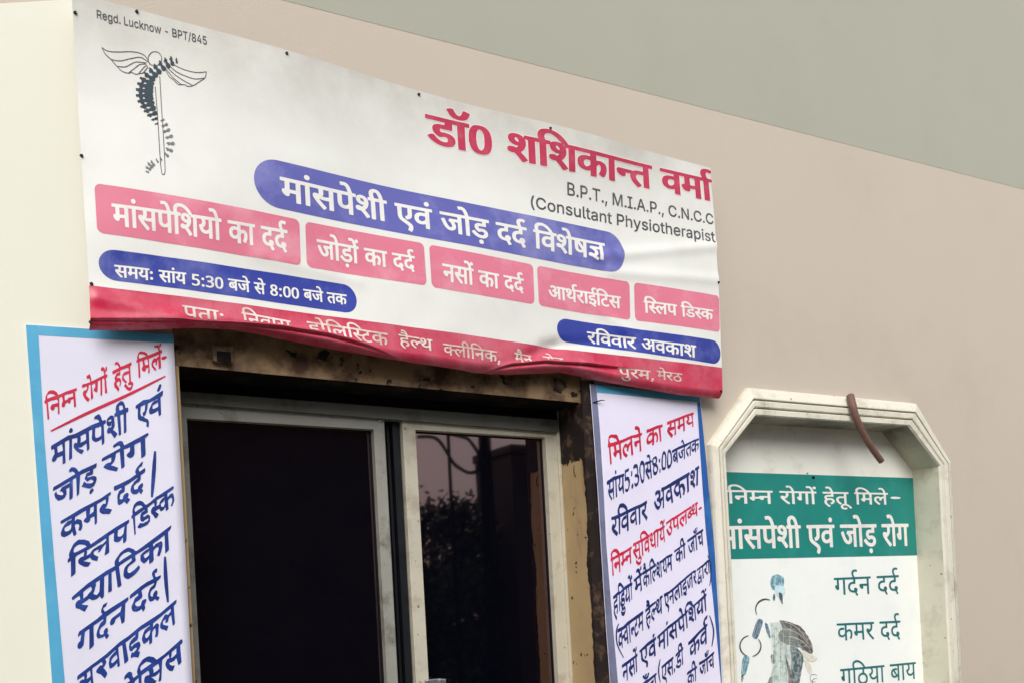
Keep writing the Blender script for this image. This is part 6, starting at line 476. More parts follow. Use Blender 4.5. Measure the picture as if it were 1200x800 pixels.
[[78,-7,-13,2,-12,3,-10,5,-10,6,-7,8,-6,9,-5,10,-1,6,0,4,7,3,20,4,6,1,2,-2,3,-8,5,-8,9,-6,15,-5,14,0,14,4,10,7,5,9,1,5,-2,6,-4,7,-8,5,-50,13,-16,7,-7,4,-8,7,-6,9,-4,14,-1,13,1,9,6,13,4,6,12,11,12,7,9,3,17,3,13,0,8,0,16,-2,14,-6,7,-5,8,-7,7,-11,6,-12,0,-5,-2,-2,-28,-7,-4,3,-6,11,-9,8,-11,3,-7,1,-9,-1,-9,-2,-5,-2,-8,-7,-4,-9,0,-5,2,-6,4,-5,10,-5,44,-11,15,-6,11,-6,9,-7,5,-7,2,-5,4,-12,1,-12,-3,-12,-4,-11,-6,-8,-5,-5,-11,-8,-12,-6,-16,-4,-11,-1]],
[[59,-4,-13,2,-10,6,-4,4,-7,12,-3,14,0,209,1,2,2,1,30,0,3,-1,1,-3,0,-198,1,-6,2,-6,3,-3,7,-1,10,1,4,-2,6,-25,-1,-3,-4,-2,-14,-2]],
[[72,-5,-13,2,-11,6,-11,9,-6,8,-3,9,-1,10,-1,114,-1,1,-22,0,-3,1,-1,2,0,24,1,2,3,2,22,0,1,1,1,39,1,2,3,1,29,0,4,-2,0,-7,0,-33,34,-1,2,-1,1,-3,0,-24,-1,-2,-3,-1,-31,0,-2,-1,0,-109,2,-9,3,-4,2,-2,9,-2,15,2,3,0,2,-2,7,-26,-4,-4,-9,-2]],
[[68,-7,-14,2,-16,7,-8,6,-10,10,-5,9,-4,18,0,14,3,14,5,9,6,6,8,6,14,7,22,5,47,6,9,3,3,6,0,7,-2,7,-4,9,-8,7,-10,3,-16,1,-10,-2,-10,-5,-9,-7,-8,-11,-4,-2,-29,10,-2,2,0,3,5,9,6,9,7,7,8,6,11,6,10,4,13,2,22,2,22,-4,8,-2,13,-7,14,-14,4,-7,3,-9,3,-15,0,-131,-4,-3,-29,1,-3,2,0,12,-1,2,-10,-8,-14,-8,-7,-3,-12,-2],[75,25,13,0,14,4,13,7,7,10,3,5,3,10,0,22,-1,1,-22,-4,-22,-3,-13,-3,-9,-3,-7,-5,-2,-3,-3,-7,-1,-6,2,-8,2,-4,4,-5,5,-4,7,-2]],
[[25,-3,-3,1,0,3,0,241,1,3,3,1,29,0,4,-2,0,-78,16,13,10,5,8,2,8,1,18,0,9,-1,9,-3,10,-5,6,-4,8,-8,7,-10,6,-18,2,-26,0,-111,-2,-3,-3,-1,-29,0,-4,2,0,119,-1,6,-2,8,-4,8,-7,7,-12,6,-12,2,-15,-3,-10,-6,-4,-3,-4,-6,-6,-12,-2,-11,0,-115,-4,-2]],
[[36,-72,-14,2,-3,4,7,26,4,3,10,-2,8,0,8,3,5,5,4,7,9,23,-68,177,-1,7,4,2,31,0,3,-1,2,-2,49,-136,10,32,38,104,4,3,32,0,3,-1,1,-2,-1,-5,-81,-212,-4,-8,-7,-9,-9,-9,-8,-5,-10,-4,-6,-2]],
[[25,-3,-3,1,0,2,0,182,1,2,2,1,31,0,2,-1,1,-2,0,-182,-1,-2,-3,-1],[35,209,-9,4,-8,8,-2,6,1,11,4,7,8,6,9,3,8,-1,8,-3,7,-6,4,-8,0,-10,-5,-9,-5,-5,-9,-3]],
[[25,-3,-3,1,0,2,0,183,4,2,29,0,3,-3,0,-13,1,-1,10,9,10,6,10,4,13,1,16,-1,3,-2,0,-31,-3,-3,-10,2,-13,0,-12,-3,-6,-4,-6,-4,-7,-9,-3,-8,-2,-8,0,-117,-1,-2,-3,-1]],
[[25,-71,-3,1,0,3,0,250,4,2,27,0,3,-1,2,-2,0,-18,1,-2,9,11,10,7,7,4,14,3,22,0,13,-3,13,-5,11,-7,8,-8,11,-14,6,-12,5,-17,3,-19,0,-23,-2,-16,-5,-17,-7,-16,-10,-13,-12,-11,-16,-8,-16,-5,-19,0,-10,1,-9,3,-14,8,-12,11,0,-85,-4,-2],[98,26,13,0,8,2,9,3,7,6,7,9,5,10,4,12,2,13,-1,25,-2,12,-5,12,-6,10,-6,6,-9,5,-11,3,-11,1,-9,-2,-8,-3,-7,-5,-7,-7,-5,-10,-4,-11,-3,-15,1,-27,3,-13,4,-12,6,-9,8,-7,8,-5]]]
# each line of writing: glyph number, x, y
LINES = {
 'title': [0,0,0,1,577,0,2,836,0,3,1687,0,4,2367,0,3,2626,0,5,3306,0,6,4068,0,7,4327,0,8,4685,0,9,5555,0,10,6111,0,6,6709,0,11,6968,0],
 'title+': [12,0,0,13,577,0,14,836,0,15,1687,0,16,2367,0,15,2626,0,17,3306,0,18,4068,0,19,4327,0,20,4685,0,21,5555,0,22,6111,0,18,6709,0,23,6968,0],
 'pill': [24,0,0,25,598,0,26,857,0,27,857,0,28,1533,0,29,2101,0,30,2101,0,31,2781,0,32,3340,0,33,3893,0,26,4449,0,34,4749,0,35,5491,0,36,5750,0,37,6627,0,37,7147,0,38,7612,0,39,7967,0,33,8226,0,30,8782,0,29,9462,0,40,9462,0,41,10040,0],
 'box1': [24,0,0,25,598,0,26,857,0,27,857,0,28,1533,0,29,2101,0,39,2101,0,30,2360,0,42,3040,0,35,3620,0,43,4179,0,25,4941,0,37,5500,0,37,6020,0,38,6485,0],
 'box2': [34,0,0,35,742,0,36,1001,0,44,1578,0,43,2137,0,25,2899,0,37,3458,0,37,3978,0,38,4443,0],
 'box3': [45,0,0,27,555,0,44,1231,0,43,1790,0,25,2552,0,37,3111,0,37,3631,0,38,4096,0],
 'box4': [46,0,0,47,1023,0,38,1665,0,48,1665,0,25,2074,0,49,2333,0,39,2824,0,50,3083,0,27,3587,0],
 'box5': [39,0,0,51,259,0,52,648,0,28,1326,0,39,2194,0,53,2453,0,51,3030,0,43,3419,0],
 'time': [27,0,0,24,676,0,42,1274,0,54,1854,0,27,2426,0,25,3102,0,26,3361,0,42,3361,0,55,4241,0,56,4792,0,57,5086,0,58,5637,0,59,6488,0,34,7059,0,29,7801,0,27,8101,0,29,8777,0,60,9077,0,56,9628,0,58,9922,0,58,10473,0,59,11324,0,34,11895,0,29,12637,0,61,12937,0,43,13507,0],
 'sunday': [48,0,0,39,409,0,33,668,0,33,1224,0,25,1780,0,48,2039,0,62,2748,0,33,3512,0,43,4068,0,25,4830,0,30,5089,0],
 'addr1': [63,0,0,64,568,0,65,1138,0,66,1397,0],
 'addr2': [67,0,0,68,259,0,69,814,0,65,1370,0,70,1629,0],
 'addr3': [71,0,0,72,531,0,67,790,0,73,1049,0,67,1727,0,74,1986,0,75,2375,0,76,2879,0],
 'addr4': [71,0,0,77,531,0,78,531,0],
 'addr5': [79,0,0,73,603,0,80,1281,0,67,1540,0,68,1799,0,76,2354,0,81,3116,0],
 'addr6': [82,0,0,77,598,0,68,598,0],
 'addr7': [83,0,0,72,409,0,84,668,0],
 'addr8': [63,0,0,85,568,0,83,568,0,82,977,0,81,1575,0],
 'addr9': [82,0,0,86,598,0,83,598,0,87,1007,0],
 'L1': [88,0,0,89,259,0,90,814,0,89,1164,0,91,2019,0,92,2428,0,93,2687,0,94,3250,0,95,3809,0,96,4340,0,97,4340,0,98,4910,0,88,5210,0,99,5469,0,100,6067,0,101,6745,0],
 'L2': [102,0,0,103,598,0,104,857,0,105,857,0,106,1533,0,107,2101,0,108,2101,0,109,2781,0,110,3340,0,111,3893,0,104,4449,0],
 'L3a': [112,0,0,113,742,0,114,1001,0],
 'L3b': [115,0,0,113,409,0,116,668,0],
 'L4a': [117,0,0,102,762,0,115,1360,0],
 'L4b': [118,0,0,118,520,0,119,985,0],
 'L5a': [120,0,0,121,259,0,122,648,0,106,1326,0],
 'L5b': [120,0,0,123,259,0,121,836,0,117,1225,0],
 'L6': [121,0,0,124,389,0,103,969,0,120,1228,0,125,1487,0,117,1991,0,103,2753,0],
 'L7a': [116,0,0,118,563,0,119,1028,0,126,1083,0],
 'L7b': [118,0,0,118,520,0,119,985,0],
 'L8': [105,0,0,115,676,0,111,1085,0,103,1641,0,127,1900,0,117,2391,0,122,3153,0],
 'L9': [120,0,0,128,259,0,122,1058,0,113,1736,0,120,1995,0,105,2254,0,105,2930,0],
 'R1': [88,0,0,99,259,0,100,857,0,89,1535,0,96,2090,0,129,2390,0,130,3152,0,131,3711,0,99,4387,0,132,4985,0],
 'R2': [131,0,0,130,676,0,133,935,0,132,935,0,134,1515,0,135,2066,0,136,2360,0,137,2911,0,131,3462,0,96,4138,0,138,4138,0,135,4689,0,137,4983,0,137,5534,0,139,6085,0,140,6656,0,96,7398,0,97,7398,0,129,7968,0],
 'R3a': [91,0,0,88,409,0,141,668,0,141,1224,0,130,1780,0,91,2039,0],
 'R3b': [142,0,0,141,764,0,129,1320,0,130,2082,0,143,2341,0],
 'R4a': [88,0,0,89,259,0,90,814,0,89,1164,0],
 'R4b': [131,0,0,98,676,0,88,676,0,141,935,0,144,1491,0,130,2106,0,132,2365,0,101,2945,0],
 'R4c': [145,0,0,146,548,0,100,1116,0,147,1794,0],
 'R5a': [95,0,0,88,531,0,148,790,0,132,1367,0,94,1947,0],
 'R5b': [99,0,0,101,598,0],
 'R5c': [129,0,0,149,541,0,88,762,0,150,1021,0,143,1521,0,132,2201,0,99,2781,0],
 'R5d': [129,0,0,151,762,0],
 'R5e': [140,0,0,130,742,0,152,1001,0,153,1001,0],
 'R6a': [154,0,0,141,603,0,130,1159,0,155,1418,0,156,1776,0,99,2280,0],
 'R6b': [95,0,0,149,531,0,157,531,0],
 'R6c': [158,0,0,89,553,0,100,1108,0,130,1786,0,159,2045,0,140,2536,0,91,3278,0],
 'R6d': [160,0,0,130,620,0,91,879,0,130,1288,0],
 'R7a': [89,0,0,131,555,0,94,1231,0],
 'R7b': [158,0,0,141,553,0,133,1109,0],
 'R7c': [99,0,0,130,598,0,133,857,0,131,857,0,146,1533,0,96,2101,0,88,2101,0,143,2360,0,132,3040,0,94,3620,0],
 'R8a': [140,0,0,130,742,0,152,1001,0,153,1001,0],
 'R8b': [158,0,0,131,553,0,161,1229,0,162,1497,0,151,2074,0],
 'R8c': [129,0,0,141,762,0,163,1318,0],
 'R9': [129,0,0,151,762,0,140,1321,0,130,2063,0,152,2322,0,153,2322,0],
 'B1': [67,0,0,68,259,0,164,814,0,68,1164,0,83,2019,0,72,2428,0,165,2687,0,166,3250,0,71,3809,0,86,4340,0,64,4340,0,167,4910,0,67,5210,0,82,5469,0,73,6067,0,86,6745,0],
 'B2': [24,0,0,25,598,0,26,857,0,27,857,0,28,1533,0,29,2101,0,30,2101,0,31,2781,0,32,3340,0,33,3893,0,26,4449,0,34,4749,0,35,5491,0,36,5750,0,48,6627,0,35,7036,0,168,7295,0],
 'B3': [169,0,0,170,563,0,171,1028,0,172,1083,0,170,1938,0,170,2458,0,171,2923,0],
 'B4': [173,0,0,174,762,0,175,1360,0,170,2069,0,170,2589,0,171,3054,0],
 'B5': [169,0,0,176,563,0,177,822,0,178,1407,0,179,1987,0,180,2546,0,179,3117,0,178,3376,0],
 'regd': [181,0,0,182,644,0,183,1227,0,184,1840,0,185,2452,0,186,2989,0,187,3555,0,188,4146,0,189,4717,0,190,5266,0,191,5857,0,192,6457,0,193,7543,0,194,8460,0,195,9115,0,196,9753,0,197,10399,0,198,10759,0,199,11408,0,200,12056,0],
 'qual': [194,0,0,185,654,0,195,923,0,185,1562,0,196,1830,0,185,2476,0,201,2744,0,202,3281,0,185,4185,0,203,4453,0,185,4894,0,204,5163,0,185,5853,0,195,6121,0,185,6760,0,201,7028,0,205,7565,0,185,8296,0,206,8564,0,185,9318,0,205,9586,0,185,10317,0,205,10585,0],
 'cons': [207,0,0,205,391,0,191,1121,0,190,1721,0,208,2312,0,187,2839,0,209,3431,0,210,3706,0,211,4033,0,190,4595,0,210,5186,0,195,5781,0,212,6420,0,213,7011,0,208,7573,0,214,8101,0,191,8343,0,210,8943,0,212,9270,0,182,9861,0,215,10444,0,211,10821,0,216,11382,0,214,11995,0,208,12237,0,210,12765,0],
}

# ------------------------------------------------------------------ materials
YS = -.075                                                               # plane of the banner
M_beige = material('beige_plaster', srgb(194, 182, 167), .85, srgb(180, 167, 151), .3, 1.4, .3, 140, .012)
M_cream = material('cream_distemper', srgb(231, 230, 214), .85, srgb(222, 219, 200), .35, 1.6, .13, 140, .008)
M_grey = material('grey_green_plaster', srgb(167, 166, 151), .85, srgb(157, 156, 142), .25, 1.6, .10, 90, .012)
M_vinyl = material('faded_white_vinyl', srgb(231, 231, 225), .38, srgb(194, 193, 186), .28, 3.2, .05, 40, .015, lo=.42, hi=.75, zdust_shade=(P(90, 120, YS).z, P(90, -5, YS).z, srgb(180, 176, 166), .85))  # grey towards the top: overhang shade painted into the vinyl as a dusty tone
M_red = material('faded_red_vinyl', srgb(196, 44, 76), .25, srgb(210, 124, 138), .75, 3.5, .08, 30, .08, lo=.42, hi=.70)  # pink patches mix real fading with gloss highlights painted in
M_pink = material('faded_pink_print', srgb(222, 122, 145), .4, srgb(230, 158, 172), .7, 5, .03, 40, .04)
M_blue = material('faded_blue_print', srgb(98, 100, 176), .4, srgb(142, 144, 198), .9, 3.0, .03, 40, .06)  # pale patches: fading, and glare put into the colour
M_blue2 = material('deep_blue_print', srgb(50, 64, 158), .36, srgb(112, 118, 182), .8, 4, .03, 40, .08)
M_title = material('faded_crimson_print', srgb(186, 46, 78), .4, srgb(204, 92, 114), .5, 14, 0, 40, .06)
M_white = material('white_print', srgb(236, 234, 228), .4, srgb(216, 200, 206), .5, 14, 0, 40, .02)
M_stained = material('dust_stained_white_print', srgb(232, 216, 210), .5, srgb(180, 138, 118), .65, 16, 0, 40, .03, lo=.42, hi=.62)
M_outline = material('faded_outline_print', srgb(228, 214, 212), .4, srgb(214, 200, 196), .5, 14, 0, 40, .02)
M_ink = material('dark_grey_print', srgb(82, 82, 84), .45, srgb(128, 126, 122), .7, 26, 0, 40, .1)
M_inkfade = material('brown_grey_print', srgb(84, 82, 82), .5, None, 0, 20, 0, 40, .15)
M_spine = material('dark_teal_print', srgb(30, 56, 66), .45, srgb(70, 60, 84), .6, 40, 0, 40, .15)
M_spine2 = material('pale_grey_print', srgb(120, 124, 126), .45, None, 0, 9, 0, 40, .1)
M_paper = material('lilac_white_paper', srgb(224, 222, 237), .6, srgb(212, 208, 226), .4, 4, .06, 25, .015)
M_paper2 = material('pale_lilac_paper', srgb(229, 224, 244), .6, srgb(216, 210, 232), .4, 4, .06, 25, .015)
M_sky = material('light_blue_poster_border', srgb(84, 168, 208), .55, srgb(108, 186, 216), .5, 9, .04, 30, .05)
M_bordblue = material('strong_blue_poster_border', srgb(30, 88, 162), .55, srgb(56, 124, 184), .5, 6, .04, 30, .05)
M_bordshade = material('shaded_blue_border', srgb(118, 122, 150), .6, srgb(86, 88, 108), .7, 12, .04, 30, .08)  # blue border lying in shade, the shade put into a grey-blue colour
M_inkblue = material('blue_brush_paint', srgb(24, 56, 134), .5, srgb(40, 78, 160), .6, 22, 0, 30, .15)
M_inknavy = material('navy_brush_paint', srgb(26, 42, 108), .5, srgb(44, 64, 136), .6, 22, 0, 30, .15)
M_inkred = material('red_brush_paint', srgb(204, 30, 66), .5, srgb(216, 66, 92), .6, 22, 0, 30, .1)
M_frame = material('dirty_cream_moulding', srgb(221, 216, 199), .5, srgb(146, 134, 112), .6, 9, .06, 60, .03, lo=.5, hi=.75, spots=srgb(96, 84, 66), spot_scale=34, spot_th=.70)
M_boxin = material('box_lining', srgb(208, 204, 184), .5, srgb(156, 148, 124), .45, 8, .05, 60, .03, spots=srgb(60, 54, 44), spot_scale=42, spot_th=.73, zdust_shade=(P(1090, 556, .04).z, P(960, 490, .0).z, srgb(74, 66, 56), .95))  # darker towards the top: grime plus recess shade put into the colour
M_panel = material('box_back_panel', srgb(238, 237, 226), .5, srgb(176, 170, 150), .5, 5, .03, 60, .02)
M_teal = material('teal_print', srgb(26, 132, 122), .45, srgb(50, 150, 140), .5, 6, 0, 60, .05)
M_tealink = material('teal_ink', srgb(30, 112, 116), .45, None, 0, 12, 0, 60, .1)
M_pwhite = material('white_poster_print', srgb(243, 246, 242), .45, srgb(222, 230, 226), .4, 4, 0, 60, .015)
M_alu = material('dusty_grey_aluminium', srgb(156, 155, 146), .42, srgb(98, 94, 84), .7, 10, .05, 80, .05, metallic=.15, spots=srgb(60, 54, 46), spot_scale=40, spot_th=.72)
M_track = material('grimy_grey_aluminium', srgb(104, 104, 96), .5, srgb(70, 68, 62), .7, 8, .08, 80, .05, metallic=.1)
M_alul = material('dusty_cream_aluminium', srgb(198, 192, 174), .45, srgb(146, 132, 112), .7, 8, .05, 80, .04, metallic=.1, spots=srgb(110, 80, 56), spot_scale=36, spot_th=.7)
M_lintel = material('rust_streaked_paint', srgb(146, 120, 88), .75, srgb(64, 40, 28), .95, 8, .3, 50, .1, lo=.44, hi=.62, spots=srgb(24, 20, 20), spot_scale=22, spot_th=.62)
M_jamb = material('peeling_ochre_paint', srgb(182, 156, 114), .75, srgb(112, 72, 46), .95, 6, .25, 50, .08, streak=True, lo=.5, hi=.66, spots=srgb(40, 34, 30), spot_scale=26, spot_th=.66)
M_black = material('matt_black', srgb(12, 12, 15), .9, srgb(62, 52, 44), .7, 10, .25, 50, .1, spec=.15, lo=.5, hi=.72)  # flat black for wires, poles and the shade painted under the lintel
M_stain_shade = material('stain_and_shade', srgb(38, 30, 28), .8, srgb(104, 82, 64), .8, 14, .3, 60, .1, spec=.2)  # brown for stains, the sooty jamb and the shadow painted on its edge
M_dark = material('dark_interior_paint', srgb(22, 22, 26), .9, None, 0, 5, 0, 50, .1)
M_rubber = material('black_channel', srgb(18, 20, 26), .45, None, 0, 12, 0, 40, .1)
M_nail = material('rusty_iron', srgb(58, 44, 38), .6, srgb(92, 60, 42), .7, 80, 0, 40, .1, metallic=.4)
M_steel = material('worn_steel', srgb(176, 176, 178), .3, srgb(120, 116, 112), .5, 60, 0, 40, .05, metallic=.8)
M_bark = material('brown_cable_jacket', srgb(112, 82, 72), .6, srgb(88, 66, 60), .6, 60, .1, 200, .08)
M_wood = material('batten_wood', srgb(120, 92, 66), .8, srgb(80, 62, 46), .6, 12, .1, 60, .1)
M_concrete = material('pavement_concrete', srgb(124, 118, 110), .9, srgb(96, 92, 84), .6, 1.4, .3, 30, .06)
M_asphalt = material('asphalt', srgb(66, 66, 66), .9, srgb(84, 80, 74), .5, 1.2, .4, 80, .08)
M_facade = material('grey_brown_facade', srgb(58, 50, 46), .9, srgb(40, 36, 34), .6, 1.0, .2, 20, .06)
M_facade2 = material('dark_brick_facade', srgb(52, 42, 38), .9, srgb(38, 32, 30), .6, 1.2, .2, 20, .06)
M_leaf = material('leaf_green', srgb(62, 78, 40), .6, srgb(44, 58, 30), .7, 3, 0, 20, .15)
M_trunk = material('tree_bark', srgb(84, 68, 54), .9, None, 0, 8, .4, 30, .1)
g = bpy.data.materials.new('dark_tinted_glass'); g.use_nodes = True
gb = g.node_tree.nodes['Principled BSDF']; gb.inputs['Base Color'].default_value = (.0015, .002, .0045, 1); gb.inputs['Roughness'].default_value = .025
gb.inputs['IOR'].default_value = 2.35; gb.inputs['Specular Tint'].default_value = (1, .66, .64, 1)
_n = g.node_tree.nodes.new('ShaderNodeTexNoise'); _n.inputs['Scale'].default_value = 2.5
_b = g.node_tree.nodes.new('ShaderNodeBump'); _b.inputs['Strength'].default_value = .02; _b.inputs['Distance'].default_value = .01
g.node_tree.links.new(_n.outputs['Fac'], _b.inputs['Height']); g.node_tree.links.new(_b.outputs[0], gb.inputs['Normal'])
M_glass = g

# ------------------------------------------------------------------ ground
def slab(name, x0, x1, y0, y1, z0, z1, mat):
    bm = bmesh.new(); box(bm, x0, x1, y0, y1, z0, z1, .01); o = bm_obj(name, bm, mat); o['kind'] = 'structure'; return o
o = mesh('ground', [(-400, -400, -.02), (400, -400, -.02), (400, 400, -.02), (-400, 400, -.02)], [(0, 1, 2, 3)], M_concrete); o['kind'] = 'structure'
slab('pavement', -30, 40, -3.6, .3, -.15, 0, M_concrete)
o = mesh('road', [(-200, -9.8, -.012), (200, -9.8, -.012), (200, -3.62, -.012), (-200, -3.62, -.012)], [(0, 1, 2, 3)], M_asphalt); o['kind'] = 'structure'

# ------------------------------------------------------------------ the shop building
DX0 = P(211, 560).x; DX1 = P(692.5, 600).x; DZ1 = P(450, 385).z          # door opening
YF, YB = -.055, .10                                                      # light box: front and back
def octagon(tl, tr, lx, lz, rx, rz, zb):
    ch = .12
    return [(tl[0], tl[1]), (tr[0], tr[1]), (rx, rz), (rx, zb + ch), (rx - ch, zb), (lx + ch, zb), (lx, zb + ch), (lx, lz)]
def mean(*a): return sum(a) / len(a)
yo = -.02
OC = octagon(Q(877, 453.5, yo), Q(1073.2, 472, yo), mean(P(829, 522, yo).x, P(838, 640, yo).x, P(848.5, 790, yo).x), P(829, 520, yo).z,
             mean(P(1114.3, 541, yo).x, P(1118, 640, yo).x, P(1127, 795, yo).x), P(1114, 541, yo).z, .62)
IC = octagon(Q(885, 486.5, YF), Q(1064.8, 498.7, YF), mean(P(849, 532, YF).x, P(854.4, 614, YF).x), P(849, 531, YF).z,
             mean(P(1099.7, 545.6, YF).x, P(1106.4, 640, YF).x), P(1100, 545.6, YF).z, .70)
bld = thing('shop_building', 'shopfront wall of flat beige plaster with cream left side and grey green upper band', 'building')
H = 5.2
holes = [rect(DX0, DX1, -.2, DZ1), [(a + (b - a) * .5, c + (d - c) * .5) for (a, c), (b, d) in zip(OC, IC)]]
plate('wall', [rect(-4.5, 9, -.4, H)] + holes, 0, .26, M_beige, bld)
xc = P(93, 20).x
plate('plaster_coat', [[(-4.4, -.15), (xc, -.15), (xc, P(93, -1, -.01).z), Q(0, 4.5, -.01), (-4.4, Q(0, 4.5, -.01)[1] - .1)]], -.010, 0.002, M_cream, bld)
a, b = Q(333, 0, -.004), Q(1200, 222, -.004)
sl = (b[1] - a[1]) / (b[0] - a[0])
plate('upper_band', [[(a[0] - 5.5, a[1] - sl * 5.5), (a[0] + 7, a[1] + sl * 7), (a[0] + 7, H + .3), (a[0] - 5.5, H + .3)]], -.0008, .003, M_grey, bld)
bm = bmesh.new()                                                        # the room behind the door
box(bm, -4.4, -4.2, .27, 5, -.1, 4.2); box(bm, 8.7, 8.9, .27, 5, -.1, 4.2); box(bm, -4.4, 8.9, 5.01, 5.2, -.1, 4.2); box(bm, -4.4, 8.9, .27, 5.2, 4.21, 4.4); box(bm, -4.2, 8.7, .27, 5, -.1, -.005)
bm_obj('room', bm, M_dark, bld)
# lintel, its brackets and stains
YL = .015
la, lb = Q(203, 427.5, YL), Q(695, 472, YL)
lin = plate('lintel', [[(DX0 + .002, la[1]), (DX1 - .002, lb[1] - .002), (DX1 - .002, DZ1 - .003), (DX0 + .002, DZ1 - .003)]], YL, .15, M_lintel, bld)
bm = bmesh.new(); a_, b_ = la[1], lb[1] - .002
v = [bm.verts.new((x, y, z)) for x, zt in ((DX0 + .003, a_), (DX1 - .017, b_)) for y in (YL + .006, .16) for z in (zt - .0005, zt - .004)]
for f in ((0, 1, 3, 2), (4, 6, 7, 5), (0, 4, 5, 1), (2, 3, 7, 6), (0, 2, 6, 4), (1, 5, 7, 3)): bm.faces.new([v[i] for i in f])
bm_obj('soot_shade', bm, M_black, lin)  # black skin that paints in the shade under the lintel
def pxbox(name, x0, x1, ytop, ybot, Y, dep, mat, parent, bev=.003):
    a = P(x0, ytop, Y); b = P(x1, ybot, Y); bm = bmesh.new(); box(bm, a.x, b.x, Y, Y + dep, b.z, a.z, bev); return bm_obj(name, bm, mat, parent)
br = pxbox('bracket', 249, 274, 403.5, 425, -.004, .018, M_lintel, bld)
pxbox('bolt_hole', 254, 271, 410.5, 424, -.0065, .004, M_black, br, .001)
for c, r, s in (((655, 452), .024, 5), ((344, 416), .008, 1), ((672, 462), .010, 9)):
    bm = bmesh.new(); p = P(c[0], c[1], YL); vs = []
    for k in range(18):
        t = 2 * PI * k / 18; rr = r * (1 + .8 * noise.noise((math.cos(t) * 1.7, math.sin(t) * 1.7, s)))
        vs.append((p.x + 1.3 * rr * math.cos(t), p.z + rr * math.sin(t)))
    v = [bm.verts.new((x, YL - .004, z)) for x, z in vs]; w = [bm.verts.new((x, YL + .002, z)) for x, z in vs]
    bm.faces.new(v)
    for k in range(18): bm.faces.new((v[k], v[(k + 1) % 18], w[(k + 1) % 18], w[k]))
    bm_obj('stain_patch', bm, M_stain_shade, bld)
bm = bmesh.new(); tube(bm, smoothpts([P(691, 473, -.01), P(698, 470.5, -.02), P(705, 468.5, -.03), P(709, 468.5, -.035)], 4), .0035, 6, .001); bm_obj('wire_stub', bm, M_black, bld)
# right reveal of the doorway: ochre below, sooty above
zj = P(676, 541, .09).z
bm = bmesh.new(); box(bm, DX1 - .014, DX1 - .002, .004, .1595, -.1, lb[1] - .004); jamb = bm_obj('door_jamb', bm, M_jamb, bld)
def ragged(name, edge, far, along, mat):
    """a dark skin (sooty above, painted shade at the edge) on the jamb face between a ragged edge and a straight far side; along = True: edge runs up the jamb"""
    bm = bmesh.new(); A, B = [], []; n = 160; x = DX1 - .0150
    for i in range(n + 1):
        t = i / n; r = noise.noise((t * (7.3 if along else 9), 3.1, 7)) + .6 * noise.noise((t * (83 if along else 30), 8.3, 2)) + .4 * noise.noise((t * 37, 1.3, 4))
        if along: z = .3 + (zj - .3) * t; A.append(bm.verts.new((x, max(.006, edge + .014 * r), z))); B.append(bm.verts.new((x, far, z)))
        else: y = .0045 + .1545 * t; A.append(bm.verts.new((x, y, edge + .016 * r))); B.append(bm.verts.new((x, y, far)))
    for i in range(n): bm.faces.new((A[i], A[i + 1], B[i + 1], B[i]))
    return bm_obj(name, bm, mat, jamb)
ragged('soot_shade', zj, lb[1] - .006, False, M_stain_shade)
ragged('soot_shade', .014, .0045, True, M_stain_shade)  # shadow along the reveal's outer edge, painted as a ragged skin
bm = bmesh.new(); box(bm, DX0 + .002, DX0 + .014, .004, .15, -.1, la[1] - .004); bm_obj('door_jamb', bm, M_jamb, bld)
bm = bmesh.new(); tube(bm, smoothpts([P(673, 544, .075), P(672.5, 552, .07), P(675.5, 558.5, .065), P(679, 556, .06), P(680, 546, .06)], 4), .0016, 6); bm_obj('wire_hook', bm, M_nail, bld)
plate('corner_strip', [[(DX1 - .0158, -.1), (Q(720, 800, -.004)[0], -.1), Q(720, 800, -.004), Q(709, 640, -.004), Q(696, 446, -.004), (DX1 - .0158, Q(690, 446, -.004)[1])]], -.004, .0035, M_stain_shade, bld)  # dark brown strip on the wall face between jamb and poster

# ------------------------------------------------------------------ the door
YD = .17
door = thing('glass_door', 'sliding door of dark tinted glass in dusty aluminium frames, recessed under the lintel', 'door')
def X(Y, *pp): return mean(*[P(x, y, Y).x for x, y in pp])
tz0, tz1 = P(330, 464, .15).z, P(330, 480, .15).z
def tilted(name, y0, y1, tl, tr, br, bl, mat, parent, bev=.0015):
    return plate(name, [[Q(*bl, y0), Q(*br, y0), Q(*tr, y0), Q(*tl, y0)]], y0, y1, mat, parent, bev)
# transom board and head track
plate('transom_board', [rect(DX0, DX1, P(450, 480, .19).z, DZ1)], .192, .21, M_rubber, door)
tilted('head_track', .152, .20, (198, 456.5), (655, 491.5), (655, 506), (198, 470.2), M_track, door)
tilted('transom_post', .17, .19, (284, 430), (297, 431), (298, 470), (286, 470), M_black, door)
jx0, jx1 = X(.16, (650.6, 500), (670.5, 795)), X(.16, (660, 500), (681, 795))
plate('door_frame', [rect(jx0, jx1, -.02, P(655, 491, .16).z)], .160, .22, M_alul, door, .002)
plate('door_frame', [rect(jx1 + .001, DX1 - .014, -.02, P(665, 491, .175).z)], .175, .22, M_black, door)
def leaf(x0, x1, hx0, hx1, ztop, zh, mat, gl_y):
    lf = plate('door_leaf', [rect(x0, x1, .03, ztop), rect(hx0, hx1, .14, zh)], YD, YD + .042, mat, door, .002)
    bm = bmesh.new(); box(bm, hx0 - .01, hx1 + .01, gl_y, gl_y + .006, .13, zh + .01); bm_obj('glass', bm, M_glass, lf)
    bm = bmesh.new()                                                    # rubber bead round the pane
    for a, b, c, d in ((hx0, hx0 + .004, .14, zh), (hx1 - .004, hx1, .14, zh), (hx0 + .0045, hx1 - .0045, zh - .004, zh), (hx0 + .0045, hx1 - .0045, .14, .144)):
        box(bm, a, b, gl_y - .006, gl_y - .0005, c, d)
    bm_obj('glazing_bead', bm, M_rubber, lf)
    return lf
